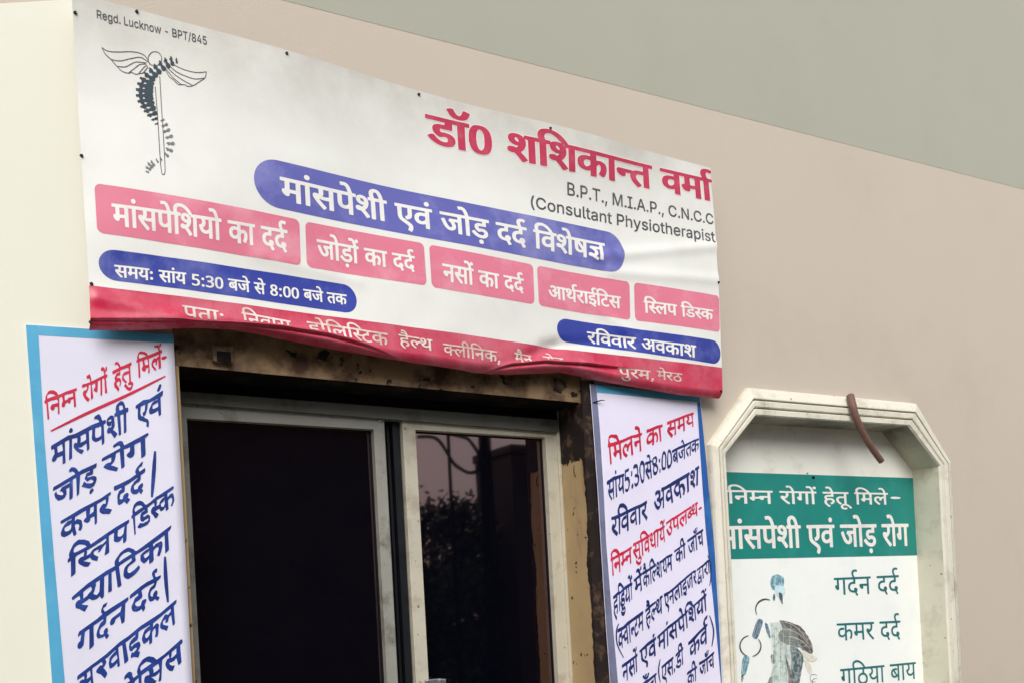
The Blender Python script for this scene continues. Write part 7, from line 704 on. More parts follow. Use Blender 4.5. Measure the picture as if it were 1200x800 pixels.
lx1 = X(YD, (449.5, 520), (468.7, 798)); lhx0 = X(YD, (217.4, 499), (237.5, 798)); lhx1 = X(YD, (436.5, 510), (455.5, 790))
l_leaf = leaf(DX0 + .016, lx1, lhx0, lhx1, mean(P(206, 471, YD).z, P(449, 485.5, YD).z), mean(P(217, 490.5, YD).z, P(436, 501.8, YD).z), M_alu, YD + .033)
rx0, rx1 = X(YD, (470.4, 500), (489, 797)), X(YD, (649.6, 500), (669.5, 797)); rhx0 = X(YD, (485, 510), (504.8, 792)); rhx1 = X(YD, (637.5, 520), (656.8, 797))
r_leaf = leaf(rx0, rx1, rhx0, rhx1, mean(P(470, 484.5, YD).z, P(648, 498, YD).z), mean(P(485, 500.8, YD).z, P(637, 514, YD).z), M_alul, YD + .033)
bm = bmesh.new()
gx0, gx1 = lx1 + .004, rx0 - .004
box(bm, gx0, gx0 + .012, YD + .03, YD + .06, .03, 2.3); box(bm, gx0 + .02, gx0 + .03, YD + .036, YD + .06, .03, 2.3); box(bm, gx0 + .036, gx1, YD + .02, YD + .06, .03, 2.3)
bm_obj('meeting_channel', bm, M_rubber, door)
# latch on the right leaf, screws on the stiles
bm = bmesh.new(); p = P(497, 797, YD)
box(bm, p.x, p.x + .066, YD - .018, YD - .001, p.z - .05, p.z + .004, .003); box(bm, p.x + .045, p.x + .075, YD - .03, YD - .019, p.z - .09, p.z + .002, .003)
bm_obj('latch', bm, M_steel, r_leaf)
def screw(c, parent, Y=YD):
    bm = bmesh.new(); p = P(*c, Y); bmesh.ops.create_cone(bm, cap_ends=True, segments=12, radius1=.0055, radius2=.004, depth=.004, matrix=Matrix.Translation((p.x, Y - .002, p.z)) @ Matrix.Rotation(PI / 2, 4, 'X'))
    bm_obj('screw', bm, M_steel, parent)
for c in ((474.5, 501),): screw(c, r_leaf)
for c in ((444, 493), (210, 494)): screw(c, l_leaf)

# ------------------------------------------------------------------ the banner
ban = thing('shop_banner', 'long faded vinyl banner over the door, pink and blue Hindi panels, red lower edge', 'banner')
TL, TR, MR, ML = (83.5, -9), (831, 197.5), (844.3, 431), (104.3, 334.8)
BOT = [(105.5, 384.5), (160, 384.5), (190, 384), (230, 382.5), (270, 384), (300, 389), (330, 395), (400, 409), (470, 422), (500, 426), (530, 430), (560, 434.5), (600, 436), (640, 434), (665, 433), (690, 439), (720, 446), (750, 452), (800, 461), (846.5, 465.5)]
BOTW = [Q(x, y, YS) for x, y in BOT]
RID = [(104, 374), (160, 375), (210, 376), (270, 379), (330, 384), (380, 392), (430, 406), (480, 424), (520, 436), (555, 437), (575, 432), (600, 425), (640, 421.5), (690, 425), (740, 431), (800, 445), (848, 455)]
RIDW = [Q(x, y, YS) for x, y in RID]
xa = lambda px, py: P(px, py, YS).x
ENV = [(xa(100, 374), .55), (xa(200, 376), 1), (xa(400, 396), 1), (xa(490, 426), 0), (xa(553, 437), 0), (xa(600, 424), 1), (xa(690, 425), 1), (xa(745, 432), 0), (xa(846, 455), 0)]
def wave(x, z):
    d = .010 * math.sin(x * 3.1 + z * 1.7 + .6) + .006 * math.sin(x * 6.3 - z * 4.1 + 1.9) + .004 * noise.noise((x * 3, z * 5, 3.3))
    d += .004 * noise.noise((x * 9, z * 7, 9.1)) * sstep(3.0, 2.3, z)
    return d
WR = [((700, 300), (838, 290), .006), ((716, 318), (842, 330), .005), ((560, 440), (655, 404), -.010), ((640, 404), (740, 398), -.006), ((690, 352), (742, 392), .004), ((300, 300), (420, 330), .003), ((115, 350), (205, 372), .006)]
WRW = [(Vector(Q(*a, YS)), Vector(Q(*b, YS)), k) for a, b, k in WR]
def disp(x, z):
    """how far the vinyl stands off its plane (y, negative = outward)"""
    out = wave(x, z)
    p = Vector((x, z))
    for a, b, k in WRW:                                                  # creases
        t = max(0, min(1, (p - a).dot(b - a) / (b - a).length_squared)); dd = (p - a - (b - a) * t).length
        out += k * math.exp(-(dd / .024) ** 2)
    r, b, e = interp(RIDW, x), interp(BOTW, x), interp(ENV, x)
    dz = z - r
    if dz > 0: out += e * .020 * math.exp(-dz / .028)
    else:
        q = min(1, -dz / max(.012, r - b))
        out += e * (.020 - .030 * sstep(0, .007, -dz) + .024 * math.sin(PI * min(1, q * .9)))
    h = z - b
    if h < .03: out -= .022 * (1 - h / .03) ** 2
    return -out
def sheet(name, top, bot, n, m, mat, parent):
    V, Fc = [], []
    for j in range(m + 1):
        for i in range(n + 1):
            a, b = top(i / n), bot(i / n); t = j / m
            x, z = a[0] + (b[0] - a[0]) * t, a[1] + (b[1] - a[1]) * t
            V.append((x, YS + disp(x, z), z))
    for j in range(m):
        for i in range(n):
            k = j * (n + 1) + i; Fc.append((k, k + n + 1, k + n + 2, k + 1))
    return mesh(name, V, Fc, mat, parent, True)
def lerpq(a, b):
    A, B = Q(*a, YS), Q(*b, YS); return lambda s: (A[0] + (B[0] - A[0]) * s, A[1] + (B[1] - A[1]) * s)
mid = lerpq(ML, MR)
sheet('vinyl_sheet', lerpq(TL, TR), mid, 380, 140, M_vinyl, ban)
def botf(s):
    x = BOTW[0][0] + (BOTW[-1][0] - BOTW[0][0]) * s; return (x, interp(BOTW, x))
strip = sheet('red_strip', mid, botf, 420, 60, M_red, ban)
kw = dict(disp=disp, grid=.014)
def panel(name, c, rad, mat, key=None, h=None, off=22):
    o = flat([rounded(*c, YS, rad)], YS, mat, ban, .0006, name, **kw)
    if key: write(key, *h, YS, M_white, o, off=off, lift=.0012, **kw)
    return o
panel('blue_panel', ((294, 184.3), (730.5, 274.6), (733.3, 321.6), (297.5, 241)), .5, M_blue, 'pill', ((327, 210), (709, 285.3), 26.5, 19.5), 24)
panel('pink_panel', ((110.3, 215.2), (349.8, 259), (352, 312.5), (113.5, 273.5)), .12, M_pink, 'box1', ((130.7, 240.5), (335, 272), 25, 23.5), 22)
panel('pink_panel', ((356.8, 260.5), (497, 285), (499.6, 335.3), (359, 313.8)), .12, M_pink, 'box2', ((371, 281.5), (485.5, 301), 21, 17), 22)
panel('pink_panel', ((503, 286.5), (626, 309.8), (627.5, 356.3), (505.5, 337)), .12, M_pink, 'box3', ((518.3, 309.5), (614, 327), 20, 15.5), 22)
panel('pink_panel', ((630.5, 310.4), (738, 330.4), (739.7, 374.7), (632.8, 357.2)), .12, M_pink, 'box4', ((644.3, 333.5), (728, 347.8), 14.5, 13.5), 22)
panel('pink_panel', ((743, 331), (839.3, 348.3), (841, 390.3), (745, 375.2)), .12, M_pink, 'box5', ((754.3, 352.8), (832, 365), 13.5, 11.5), 22)
panel('blue_panel', ((114.3, 291.2), (416.5, 335.3), (418.7, 369), (116.7, 327.2)), .5, M_blue2, 'time', ((134, 311.5), (405.5, 346), 13.5, 12), 26)
panel('blue_panel', ((654.3, 370.8), (841.5, 400.7), (843, 427.9), (656, 397.5)), .5, M_blue2, 'sunday', ((690.7, 387.5), (812.7, 406), 12.5, 13.5), 24)
write('title+', (502, 132.2), (831.5, 212), 33, 25.5, YS, M_outline, ban, off=50, lift=.0006, name='title_outline', **kw)
write('title', (502, 132.2), (831.5, 212), 33, 25.5, YS, M_title, ban, off=34, lift=.0011, name='lettering', **kw)
write('regd', (113, 12.6), (241, 45), 9.4, 9.6, YS, M_inkfade, ban, off=14, head=727, name='lettering', **kw)
write('qual', (664.5, 214), (832.5, 253), 14.5, 12, YS, M_ink, ban, off=12, head=727, name='lettering', **kw)
write('cons', (622.5, 229.5), (834, 273.5), 13.2, 12.5, YS, M_ink, ban, off=10, head=727, name='lettering', **kw)
clipr = lambda c: c.z < interp(RIDW, c.x) + .003 and interp(ENV, c.x) > .25 and c.x < xa(722, 428)
kr = dict(disp=disp, grid=.008, clip=clipr, off=16, lift=.0014)
for k, a, b, h in (('addr1', (212.5, 359.5), (259, 367), 16), ('addr2', (281, 368), (338, 378), 15.5), ('addr3', (358, 378), (452, 392), 15), ('addr4', (466, 392.5), (505, 399), 13),
                   ('addr5', (518, 403), (586, 412), 12.5), ('addr6', (604, 412.5), (624.5, 415.5), 11), ('addr7', (637.5, 416.5), (659.5, 419.5), 11), ('addr8', (725, 430), (765, 435), 10), ('addr9', (769, 434), (798, 438), 9.5)):
    write(k, a, b, h, h, YS, M_stained, strip, **kr)
# emblem: winged staff with a spine, drawn in thin lines
ez = lambda x, y: Q(110 + x / 4.571, 40 + y / 4.571, YS)
bm = bmesh.new()
for pl in ([(42, 75), (75, 95), (130, 100), (185, 98), (240, 105), (275, 125), (297, 168)], [(42, 75), (60, 110), (90, 140), (120, 175), (150, 205), (185, 215), (200, 208)],
           [(90, 140), (140, 148), (200, 135), (250, 130), (288, 155)], [(125, 178), (170, 180), (220, 155), (280, 160)], [(185, 213), (215, 190), (245, 168), (278, 166)],
           [(200, 210), (225, 222), (240, 215), (265, 185), (284, 172)], [(238, 218), (262, 213), (288, 180)],
           [(410, 160), (450, 185), (500, 205), (550, 215), (598, 212)], [(598, 212), (590, 245), (560, 265), (530, 285), (500, 290), (480, 280), (450, 280), (425, 255), (400, 235), (385, 205)],
           [(400, 175), (440, 210), (490, 235), (540, 250), (588, 245)], [(390, 185), (430, 225), (480, 260), (525, 285)], [(385, 195), (420, 240), (465, 280)],
           [(325, 290), (335, 420), (345, 580), (352, 700), (358, 752), (366, 764), (375, 752), (375, 700), (368, 560), (358, 400), (350, 235)]):
    ribbon(bm, smoothpts([Vector(ez(*p)) for p in pl], 4), .0020)
ribbon(bm, [Vector(ez(325 + 36 * math.cos(t * PI / 12), 138 + 39 * math.sin(t * PI / 12))) for t in range(24)], .0020, True)
drape(bm, YS, M_inkfade, ban, .0012, disp, .03, None, 'emblem_drawing')
def spine(pts, sizes, mat, name):
    bm = bmesh.new()
    for i, (p, s) in enumerate(zip(pts, sizes)):
        q = pts[min(i + 1, len(pts) - 1)]; r = pts[max(i - 1, 0)]
        t = Vector((q[0] - r[0], q[1] - r[1])).normalized(); n = Vector((-t.y, t.x)); c = Vector(p)
        for (u0, u1, v0, v1) in ((-.46, .40, -.08, .10), (-.42, -.22, -.16, .16), (.02, .32, -.19, .19), (-.60, -.40, .0, .13), (-.1, .02, -.13, .13)):
            co = [c + n * u * s + t * v * s for u, v in ((u0, v0), (u1, v0), (u1, v1), (u0, v1))]
            vs = [bm.verts.new((ez(*k)[0], -.0001 * (i % 3), ez(*k)[1])) for k in co]; bm.faces.new(vs)
    drape(bm, YS, mat, ban, .0015, disp, None, None, name)
spine([(440, 152), (415, 156), (390, 167), (365, 182), (340, 200), (318, 218), (300, 240), (288, 264), (280, 288), (277, 313), (277, 337), (282, 361), (291, 386), (303, 411), (314, 437), (324, 464), (332, 490)][::-1],
      [30, 52, 60, 62, 64, 66, 72, 82, 88, 92, 90, 86, 78, 68, 56, 36, 20][::-1], M_spine, 'emblem_spine')
spine([(365, 470), (378, 497), (388, 527), (402, 560), (410, 597), (402, 632), (385, 658), (355, 680), (335, 690), (312, 705), (300, 715), (290, 730), (283, 748)][::-1],
      [24, 36, 42, 42, 44, 42, 34, 22, 24, 36, 40, 34, 22][::-1], M_spine2, 'emblem_tail')
for c in ((160, 15), (335, 64.5), (493, 108.5), (644, 151.5), (88, 16), (95.5, 183), (107, 333), (838, 333), (106, 378), (844, 458)):
    p = P(*c, YS); bm = bmesh.new(); yy = YS + disp(p.x, p.z)
    bmesh.ops.create_cone(bm, cap_ends=True, segments=10, radius1=.0052, radius2=.0036, depth=.005, matrix=Matrix.Translation((p.x, yy - .003, p.z)) @ Matrix.Rotation(PI / 2, 4, 'X'))
    bm_obj('nail', bm, M_nail, ban)
bm = bmesh.new()                                                        # battens that carry the vinyl
tl, tr, brr, bll = (Q(x, y, YS) for x, y in (TL, TR, MR, ML))
for (a, b, dz) in ((tl, tr, -.05), (bll, brr, -.02)):
    v = [bm.verts.new((x, y, z)) for x, z0 in ((a[0] + .03, a[1]), (b[0] - .03, b[1])) for y in (-.048, -.004) for z in (z0 + dz, z0 + dz - .04)]
    for f in ((0, 1, 3, 2), (4, 6, 7, 5), (0, 4, 5, 1), (2, 3, 7, 6), (0, 2, 6, 4), (1, 5, 7, 3)): bm.faces.new([v[i] for i in f])
bm_obj('batten', bm, M_wood, ban)

# ------------------------------------------------------------------ hand painted posters
def wavep(s):
    return lambda x, z: .0025 * math.sin(z * 5 + s) * math.sin(x * 7 + s * 2) + .0012 * noise.noise((x * 8, z * 8, s))
def extend(a, b, zb, Y):
    """carry the edge through a and b down to height zb"""
    A, B = Q(*a, Y), Q(*b, Y); t = (A[1] - zb) / (A[1] - B[1]); return (A[0] + (B[0] - A[0]) * t, zb)
def poster(name, label, outer, inner, Y, paper, borders, seed, zb=.95):
    root = thing(name, label, 'poster', None)
    d = wavep(seed)
    (ol, or_, ob_l, ob_r) = outer
    A, B = Q(*ol, Y), Q(*or_, Y); C, D = extend(or_, ob_r, zb, Y), extend(ol, ob_l, zb, Y)
    n, m = 16, 70; V, Fc = [], []
    for j in range(m + 1):
        for i in range(n + 1):
            s, t = i / n, j / m
            x = (A[0] * (1 - s) + B[0] * s) * (1 - t) + (D[0] * (1 - s) + C[0] * s) * t; z = (A[1] * (1 - s) + B[1] * s) * (1 - t) + (D[1] * (1 - s) + C[1] * s) * t
            V.append((x, Y + d(x, z), z))
    for j in range(m):
        for i in range(n): k = j * (n + 1) + i; Fc.append((k, k + n + 1, k + n + 2, k + 1))
    o = mesh('paper', V, Fc, paper, root, True)
    md = o.modifiers.new('thick', 'SOLIDIFY'); md.thickness = .003; md.offset = -1
    for pl, mt in borders:
        flat([[Q(*q, Y) if len(q) == 2 else extend(q[0], q[1], zb + .001, Y) for q in pl]], Y, mt, root, .0006, 'border', d, .05)
    return root, d
YP = -.016
pl, dl = poster('handwritten_poster', 'white hand painted Hindi poster with light blue border, left of the door',
    ((30, 380.5), (203, 391.5), (61, 800), (225.8, 800)), None, YP, M_paper,
    [([(30.2, 380.8), (45, 381.6), (45, 393), (52, 512), (64, 660), (76, 800), ((64, 660), (76, 800), 0), ((30, 380.5), (61, 800), 0), (61, 800)], M_sky),
     ([(45.3, 381.7), (202.8, 391.7), (203.2, 402), (45.3, 393)], M_sky)], 1.3)
kp = dict(lift=.0009, disp=dl, wob=1.6)
def seg(parent, pts, w, Y, mat, d, name='stroke'):
    bm = bmesh.new(); ribbon(bm, smoothpts([Vector(Q(*p, Y)) for p in pts], 6), w, False, True); return drape(bm, Y, mat, parent, .0010, d, None, None, name)
i_ = 0
for k, a, b, h0, h1, mt, off in (('L1', (52.2, 469.6), (189.5, 410), 21, 19.5, M_inkred, 12), ('L2', (60.3, 522.4), (190.5, 458.7), 25, 24, M_inkblue, 20),
        ('L3a', (62.3, 568.5), (112.8, 541.5), 25, 23.5, M_inkblue, 20), ('L3b', (120, 536.8), (173, 507.5), 22.5, 22, M_inkblue, 20),
        ('L4a', (71, 611.5), (129.5, 576.5), 23.5, 23, M_inkblue, 20), ('L4b', (134, 572), (169.5, 549.8), 23, 22, M_inkblue, 20),
        ('L5a', (79.8, 653.5), (150.5, 607.8), 24, 23.5, M_inkblue, 20), ('L5b', (154, 603), (203, 570), 23, 20, M_inkblue, 18),
        ('L6', (84.5, 698), (200, 616.5), 26, 24, M_inkblue, 20), ('L7a', (90.6, 742), (149.8, 700.5), 27, 24, M_inkblue, 20), ('L7b', (152.5, 697.5), (187.5, 673.5), 25, 24, M_inkblue, 20),
        ('L8', (90.6, 791), (206.5, 704), 25, 24, M_inkblue, 20), ('L9', (92, 842), (213.5, 750.5), 24, 24, M_inkblue, 20)):
    i_ += 1; write(k, a, b, h0, h1, YP, mt, pl, off=off, seed=i_, **kp)
seg(pl, [(59.5, 504.5), (100, 484.5), (150, 462), (193.8, 440.2)], .0085, YP, M_inkred, dl, 'underline')
seg(pl, [(189.3, 420.2), (191.5, 419.2), (195.3, 417.6)], .009, YP, M_inkred, dl)
seg(pl, [(181.6, 528), (180, 553), (177.8, 582)], .011, YP, M_inkblue, dl)
seg(pl, [(193.2, 651.5), (194.2, 678), (196.8, 705)], .011, YP, M_inkblue, dl)
pr, dr = poster('handwritten_poster', 'narrow hand painted Hindi timings poster with strong blue right border, between door and box',
    ((691.5, 449), (820.5, 463), (715.5, 800), (851, 800)), None, YP, M_paper2,
    [([(691.8, 449.3), (698.5, 450), (699.3, 459.5), (703, 510), (710, 631), (723.5, 789), ((710, 631), (723.5, 789), 0), ((691.5, 449), (715.5, 800), 0)], M_bordshade),
     ([(698.8, 450.1), (820.2, 463.2), (820.5, 471), (699.5, 459.4)], M_sky),
     ([(816.8, 471), (820.6, 471.2), (828.5, 545), ((820.5, 463), (851, 800), 0), ((827, 620), (844.8, 800), 0), (827, 620)], M_bordblue)], 4.1)
kp = dict(lift=.0009, disp=dr, wob=1.4)
i_ = 20
for k, a, b, h0, h1, mt, off in (('R1', (712, 521), (812.8, 482.5), 23, 16, M_inkred, 12), ('R2', (710.5, 563.8), (819, 512.5), 24, 14, M_inknavy, 14),
        ('R3a', (716, 606.5), (757.8, 585.8), 24, 21, M_inknavy, 14), ('R3b', (766, 577.8), (819.2, 545.8), 24, 21, M_inknavy, 14),
        ('R4a', (715.7, 654.3), (740, 640.3), 21, 18, M_inkred, 12), ('R4b', (741.5, 637), (779, 615.5), 19, 18, M_inkred, 12), ('R4c', (780.5, 612), (817.8, 587.3), 17, 15, M_inkred, 12),
        ('R5a', (718.7, 698.5), (741, 681), 23, 20, M_inknavy, 12), ('R5b', (742.7, 678.5), (752, 671), 19, 19, M_inknavy, 12), ('R5c', (752.5, 670.5), (787.5, 647.8), 19, 18, M_inknavy, 12), ('R5d', (790, 644.5), (803, 635.3), 17, 17, M_inknavy, 12), ('R5e', (805.3, 633.2), (824, 619.8), 18, 17, M_inknavy, 12),
        ('R6a', (724, 738.5), (753.5, 715.2), 24, 22, M_inknavy, 12), ('R6b', (756, 713.5), (776, 697.3), 20, 19, M_inknavy, 12), ('R6c', (777.7, 696.5), (815, 667), 18, 16, M_inknavy, 12), ('R6d', (816, 666.5), (831, 655.5), 16, 15, M_inknavy, 12),
        ('R7a', (729, 779.5), (747, 764.8), 21, 20, M_inknavy, 12), ('R7b', (749.5, 761.5), (768.3, 746.2), 20, 19, M_inknavy, 12), ('R7c', (770, 744), (827.5, 695.2), 21, 18, M_inknavy, 12),
        ('R8a', (744, 809), (769, 787.2), 20, 19, M_inknavy, 12), ('R8b', (775, 781), (800, 758), 19, 18, M_inknavy, 12), ('R8c', (806, 753), (829, 729.8), 20, 20, M_inknavy, 12),
        ('R9', (804.5, 788), (836.3, 762.8), 17, 17, M_inknavy, 12)):
    i_ += 1; write(k, a, b, h0, h1, YP, mt, pr, off=off, seed=i_, **kp)
seg(pr, [(818.8, 596.3), (820.5, 595), (822.5, 593.6)], .009, YP, M_inkred, dr)
seg(pr, [(725.5, 730), (722.8, 738), (723.5, 754), (731, 770)], .007, YP, M_inknavy, dr)
seg(pr, [(829, 650), (832.6, 662), (832.5, 678), (831, 686)], .007, YP, M_inknavy, dr)
seg(pr, [(773.3, 771.5), (771.5, 785), (773.6, 799)], .007, YP, M_inknavy, dr)
seg(pr, [(831, 720.5), (835.6, 738), (833.6, 757)], .009, YP, M_inknavy, dr)

# ------------------------------------------------------------------ the recessed light box
lb_ = thing('display_box', 'tall cream display box with cut corners and a teal Hindi header inside', 'display box')
PROF = [(0, .001), (0, -.016), (.05, -.028), (.12, -.034), (.38, -.050), (.41, -.050), (.425, -.022), (.475, -.022), (.49, -.053), (.52, -.056), (.68, -.056), (.705, -.052), (.715, -.026), (.755, -.026), (.77, -.056), (.80, -.060), (.96, -.060), (1, -.050), (1, YB)]
bm = bmesh.new(); rings = []
for t, y in PROF: rings.append([bm.verts.new((a[0] + (b[0] - a[0]) * t, y, a[1] + (b[1] - a[1]) * t)) for a, b in zip(OC, IC)])
for r0, r1 in zip(rings[:-2], rings[1:-1]):
    for k in range(8): bm.faces.new((r0[k], r0[(k + 1) % 8], r1[(k + 1) % 8], r1[k]))
bm_obj('frame', bm, M_frame, lb_)
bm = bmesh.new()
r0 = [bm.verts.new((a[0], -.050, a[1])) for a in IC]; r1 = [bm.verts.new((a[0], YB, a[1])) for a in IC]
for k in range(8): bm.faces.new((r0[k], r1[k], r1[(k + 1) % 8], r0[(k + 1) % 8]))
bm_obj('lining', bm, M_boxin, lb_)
bp = plate('back_panel', [[(a[0], a[1]) for a in IC]], YB - .003, YB + .01, M_panel, lb_)
YT = YB - .003
pz = .72
def pq(*pp): return [[Q(*p, YT) for p in pp]]
ps = flat([[Q(846, 553.5, YT), Q(1069.8, 560, YT), Q(1076.5, 650, YT), extend((1076.5, 650), (1086.5, 800), .74, YT), extend((846, 553.5), (862, 800), .74, YT)]], YT, M_pwhite, lb_, .001, 'poster_sheet')
hd = flat(pq((846, 552.4), (1069.8, 559.6), (1076.3, 650), (852, 654.6)), YT, M_teal, lb_, .002, 'teal_header')
write('B1', (851, 573.8), (1039.5, 577.3), 15.5, 13.3, YT, M_white, hd, off=12, lift=.0032)
seg(hd, [(1043.5, 582.6), (1049, 582.7), (1055, 582.8)], .012, YT - .0016, M_white, None, 'dash')
write('B2', (842.5, 616.5), (1063.5, 613.5), 26, 25, YT, M_white, hd, off=14, lift=.0032)
write('B3', (976.7, 676.6), (1052.7, 673.2), 20, 20.5, YT, M_tealink, ps, off=2, lift=.0022)
write('B4', (980, 730), (1054.5, 726.5), 20, 20.5, YT, M_tealink, ps, off=2, lift=.0022)
write('B5', (984, 783.5), (1072.7, 775), 20, 19.5, YT, M_tealink, ps, off=2, lift=.0022)
# the printed figure on the sheet
fz = lambda x, y: Q(850 + x / 5.714, 660 + y / 5.714, YT)
def blob(pts, mat, lift, n=4):
    pts = [Vector(p) for p in pts]; N = len(pts); out = []
    for i in range(N):
        a, b, c, d = pts[i - 1], pts[i], pts[(i + 1) % N], pts[(i + 2) % N]
        for k in range(n):
            t = k / n; q = .5 * ((2 * b) + (c - a) * t + (2 * a - 5 * b + 4 * c - d) * t * t + (3 * b - a - 3 * c + d) * t ** 3)
            q = q + Vector((noise.noise((q.x / 14, q.y / 14, 1)), noise.noise((q.x / 14, q.y / 14, 5)))) * 6
            out.append(fz(q.x, q.y))
    flat([out], YT, mat, fig, lift, 'printed_shape')
fig = flat([[fz(*p) for p in ((300, 395), (350, 390), (420, 430), (470, 520), (500, 600), (500, 700), (490, 800), (490, 860), (290, 860), (292, 790), (315, 700), (320, 600), (310, 500))]], YT, material('pale_teal_print', srgb(214, 226, 221), .45, srgb(140, 164, 160), .8, 38, lo=.46, hi=.62), lb_, .0016, 'figure_print')
mp_ = lambda n, c, d: material(n, srgb(*c), .45, srgb(*d), .8, 55, lo=.45, hi=.6)
m_head = mp_('blue_print', (92, 148, 170), (186, 216, 218)); m_arm = mp_('slate_blue_print', (82, 112, 138), (150, 174, 184)); m_musc = mp_('dark_muscle_print', (98, 86, 84), (170, 166, 160))
m_lowd = mp_('dark_slate_print', (80, 96, 100), (178, 188, 186)); m_ring = mp_('grey_ring_print', (66, 70, 72), (110, 116, 116)); m_skin = mp_('pale_skin_print', (232, 228, 214), (206, 200, 186)); m_mid = mp_('mid_grey_print', (156, 164, 158), (104, 112, 110))
blob([(300, 120), (312, 85), (345, 70), (380, 85), (392, 120), (380, 160), (350, 172), (312, 170)], m_head, .0020)
blob([(330, 150), (380, 150), (400, 185), (385, 215), (345, 220)], material('ice_print', srgb(205, 232, 238), .45, srgb(170, 205, 220), .5, 40), .0022)
blob([(318, 205), (330, 205), (330, 245), (320, 245)], m_arm, .0024); blob([(355, 195), (378, 200), (382, 268), (366, 250)], m_lowd, .0024)
blob([(213, 375), (248, 388), (212, 497), (178, 480)], m_arm, .0020); blob([(262, 400), (282, 408), (300, 492), (288, 490), (270, 440)], m_arm, .0022)
blob([(118, 628), (158, 628), (132, 740), (104, 736)], m_head, .0020); blob([(104, 745), (120, 745), (112, 790), (106, 780)], m_mid, .0020)
blob([(362, 378), (430, 392), (500, 425), (552, 490), (582, 555), (578, 602), (535, 594), (490, 560), (430, 545), (370, 520), (355, 470), (380, 430)], m_mid, .0020)
blob([(365, 378), (420, 388), (500, 420), (550, 485), (582, 555), (576, 600), (540, 590), (490, 520), (470, 450), (410, 420)], m_musc, .0024)
blob([(430, 560), (470, 560), (520, 620), (512, 690), (495, 790), (470, 850), (440, 820), (435, 720), (445, 640)], m_lowd, .0022); blob([(398, 620), (420, 660), (440, 760), (430, 850), (415, 850), (420, 740)], m_musc, .0024)
blob([(300, 610), (320, 610), (330, 660), (310, 665)], m_mid, .0022); blob([(285, 780), (310, 760), (315, 850), (285, 850)], m_mid, .0022)
blob([(490, 575), (560, 600), (608, 632), (592, 655), (545, 640)], m_skin, .0028); blob([(520, 640), (560, 660), (580, 720), (555, 735)], m_skin, .0022)
def hair(pts, mat, w=.0022):
    bm = bmesh.new(); ribbon(bm, [Vector(fz(*p)) for p in smoothpts([Vector(p) for p in pts], 5)], w, False, True)
    drape(bm, YT, mat, fig, .0032, None, None, None, 'printed_fibre')
for k in range(9):
    a = k / 8; hair([(372 + 12 * a, 388 + 130 * a), (430 + 20 * a, 400 + 120 * a), (490 + 30 * a, 440 + 105 * a), (540 + 34 * a, 510 + 80 * a)], m_lowd if k % 3 else m_skin)
for k in range(8):
    hair([(300 + 22 * k, 420 + 8 * (k % 3)), (306 + 20 * k, 520), (312 + 18 * k, 640), (306 + 20 * k, 790)], m_mid if k % 2 else m_skin, .0026)
for k in range(4):
    hair([(308 + 20 * k, 82 + 6 * (k % 2)), (314 + 20 * k, 120), (318 + 16 * k, 162)], m_skin if k % 2 else m_arm, .0020)
    hair([(240 - 8 * k, 386), (218 - 8 * k, 440), (206 - 7 * k, 490)], m_skin if k % 2 else m_lowd, .0016)
    hair([(150 - 8 * k, 632), (138 - 8 * k, 680), (126 - 6 * k, 736)], m_skin if k % 2 else m_arm, .0016)
def arc(cx, cy, r, a0, a1, w, name='printed_ring'):
    bm = bmesh.new(); ribbon(bm, [Vector(fz(cx + r * math.cos(math.radians(a)), cy + r * math.sin(math.radians(a)))) for a in range(a0, a1 + 1, 6)], w, False, True)
    drape(bm, YT, m_ring, fig, .0030, None, None, None, name)
arc(268, 305, 68, 150, 295, .0085); arc(165, 550, 70, 110, 265, .0085); arc(165, 550, 70, 318, 440, .0085)
arc(590, 765, 26, 60, 330, .003, 'printed_squiggle'); arc(600, 790, 22, 90, 300, .003, 'printed_squiggle')
# insects / dirt specks of a nail head in the box
for c, r in (((952.5, 559), .008), ((945.5, 554), .004), ((1081, 755), .0075)):
    bm = bmesh.new(); p = P(*c, YT); bmesh.ops.create_icosphere(bm, subdivisions=2, radius=r, matrix=Matrix.Translation((p.x, YT - .004, p.z)) @ Matrix.Diagonal((1.2, .5, .8, 1)))
    bm_obj('nail', bm, M_black, lb_, True)
cb = bmesh.new(); tube(cb, smoothpts([P(996.5, 464, -.050), P(999.5, 475, -.078), P(1003, 488, -.084), P(1012, 508, -.088), P(1023, 526, -.090), P(1033, 540, -.092)], 5), .019, 12, .0145)
tag(bm_obj('cable_stub', cb, M_bark, None, True), 'short bent brown cable end hanging over the top rim of the display box', 'cable')

# ------------------------------------------------------------------ across the street (seen in the door glass)
def RF(px, py, t):
    """point at street distance t seen reflected in the door glass at this place"""
    Y = YD + .033; g_ = P(px, py, Y); d = (g_ - CAM); d = Vector((d.x, -d.y, d.z)); return g_ + d * ((t) / abs(d.y))
def facade(name, label, x0, x1, y0, depth, h, mat, wins, eave=.2):
    r = thing(name, label, 'building')
    bm = bmesh.new(); box(bm, x0, x1, y0 - depth, y0, -.1, h, .02); bm_obj('wall', bm, mat, r)
    bm = bmesh.new(); box(bm, x0 - eave, x1 + eave, y0 - depth - eave, y0 + eave * 1.5, h + .002, h + .16, .02); bm_obj('roof', bm, mat, r)
    for wx, wz, ww, wh in wins:
        bm = bmesh.new(); box(bm, x0 + wx - .06, x0 + wx + ww + .06, y0 + .001, y0 + .05, wz - .06, wz + wh + .06, .01); f = bm_obj('window', bm, M_alu, r)
        bm = bmesh.new(); box(bm, x0 + wx, x0 + wx + ww, y0 + .052, y0 + .06, wz, wz + wh); bm_obj('pane', bm, M_glass, f)
YO = -10.6
ya = RF(440, 600, 10.7); yb = RF(606, 600, 10.7)
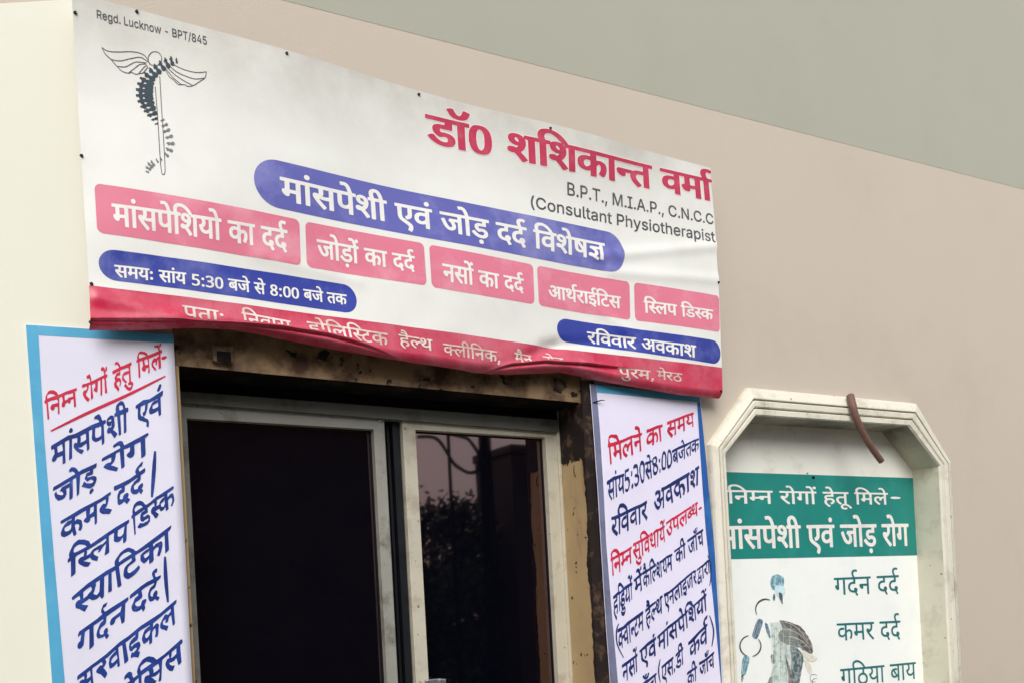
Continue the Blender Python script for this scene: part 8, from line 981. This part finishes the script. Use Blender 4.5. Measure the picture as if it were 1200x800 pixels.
facade('street_building', 'dark brown building across the street mirrored in the left door pane', -9, ya.x + .25, YO, 6, 6.4, M_facade2, [(2, 1, 1.6, 1.4), (5, 1, 1.6, 1.4), (8, 1, 1.6, 1.4), (10.5, 1, 1.6, 1.4)])
facade('street_building', 'dark grey building across the street mirrored at the right of the right door pane', yb.x, 24, YO, 1.3, RF(606, 519, 10.7).z - .16, M_facade, [(1, 1, 1.5, 1.3), (4, 1, 1.5, 1.3)], .03)
def tree(name, label, base, h, rad, n, seed):
    r = thing(name, label, 'tree', 'trees across the street'); rnd = random.Random(seed)
    bm = bmesh.new(); b = Vector(base); tube(bm, smoothpts([b + Vector((0, 0, -.1)), b + Vector((.08, .05, h * .25)), b + Vector((-.05, .1, h * .5)), b + Vector((.1, 0, h * .8))], 4), .14, 8, .04)
    for k in range(7):
        a = rnd.uniform(0, 6.28); s = b + Vector((0, 0, h * rnd.uniform(.3, .6))); e = s + Vector((math.cos(a) * rad * .7, math.sin(a) * rad * .7, h * rnd.uniform(.15, .35)))
        tube(bm, [s, (s + e) / 2 + Vector((0, 0, .1)), e], .045, 6, .015)
    bm_obj('trunk', bm, M_trunk, r)
    V, Fc = [], []
    cl = [(b + Vector((rnd.gauss(0, rad * .42), rnd.gauss(0, rad * .42), h * rnd.uniform(.03, .86))), rnd.uniform(.2, .5)) for _ in range(46)]
    for _ in range(n):
        c, rr = rnd.choice(cl); p = c + Vector((rnd.gauss(0, 1), rnd.gauss(0, 1), rnd.gauss(0, 1))) * rr * .55
        s = rnd.uniform(.05, .10); u = Vector((rnd.gauss(0, 1), rnd.gauss(0, 1), rnd.gauss(0, 1))).normalized(); w = u.orthogonal().normalized()
        i = len(V); V += [p - u * s, p + w * s * .45, p + u * s, p - w * s * .45]; Fc.append((i, i + 1, i + 2, i + 3))
    mesh('crown', V, Fc, M_leaf, r)
for i, (px, py, t, lab) in enumerate(((500, 566, 12.5, 'bushy tree behind the road, mirrored low in the right door pane'), (537, 560, 13.5, 'taller loose tree beside the utility pole, mirrored in the right door pane'))):
    q = RF(px, py, t); tree('street_tree', lab, (q.x, q.y, 0), q.z, 1.6, 9000, i + 3)
q = RF(568, 520, 9.6)
pole = thing('utility_pole', 'dark utility pole across the road, mirrored in the right door pane', 'pole')
bm = bmesh.new(); tube(bm, [(q.x, q.y, -.05), (q.x, q.y, 6.2)], .13, 12, .09); bm_obj('post', bm, M_black, pole)
bm = bmesh.new(); box(bm, q.x - .8, q.x + .8, q.y + .14, q.y + .22, 5.4, 5.5, .01); bm_obj('cross_arm', bm, M_black, pole)
q = RF(526, 520, 9.0)
pole2 = thing('street_post', 'thin dark post mirrored beside the cable loop in the right door pane', 'pole')
bm = bmesh.new(); tube(bm, [(q.x, q.y, -.05), (q.x, q.y, 4.6)], .035, 8, .03); bm_obj('post', bm, M_black, pole2)
bm = bmesh.new(); box(bm, q.x - .1, q.x + .1, q.y - .1, q.y + .1, 4.1, 4.3, .02); bm_obj('lamp_box', bm, M_black, pole2)
cbl = bmesh.new(); tube(cbl, smoothpts([RF(x, y, 8.8) for x, y in ((490, 511), (510, 513), (524, 530), (535, 545), (548, 553), (558, 552), (562.5, 545), (561, 532), (553, 519), (544, 512), (520, 506))], 6), .028, 6)
tag(bm_obj('cable_loop', cbl, M_black, None, True), 'black cable loop hanging from the poles, mirrored in the right door pane', 'cable')
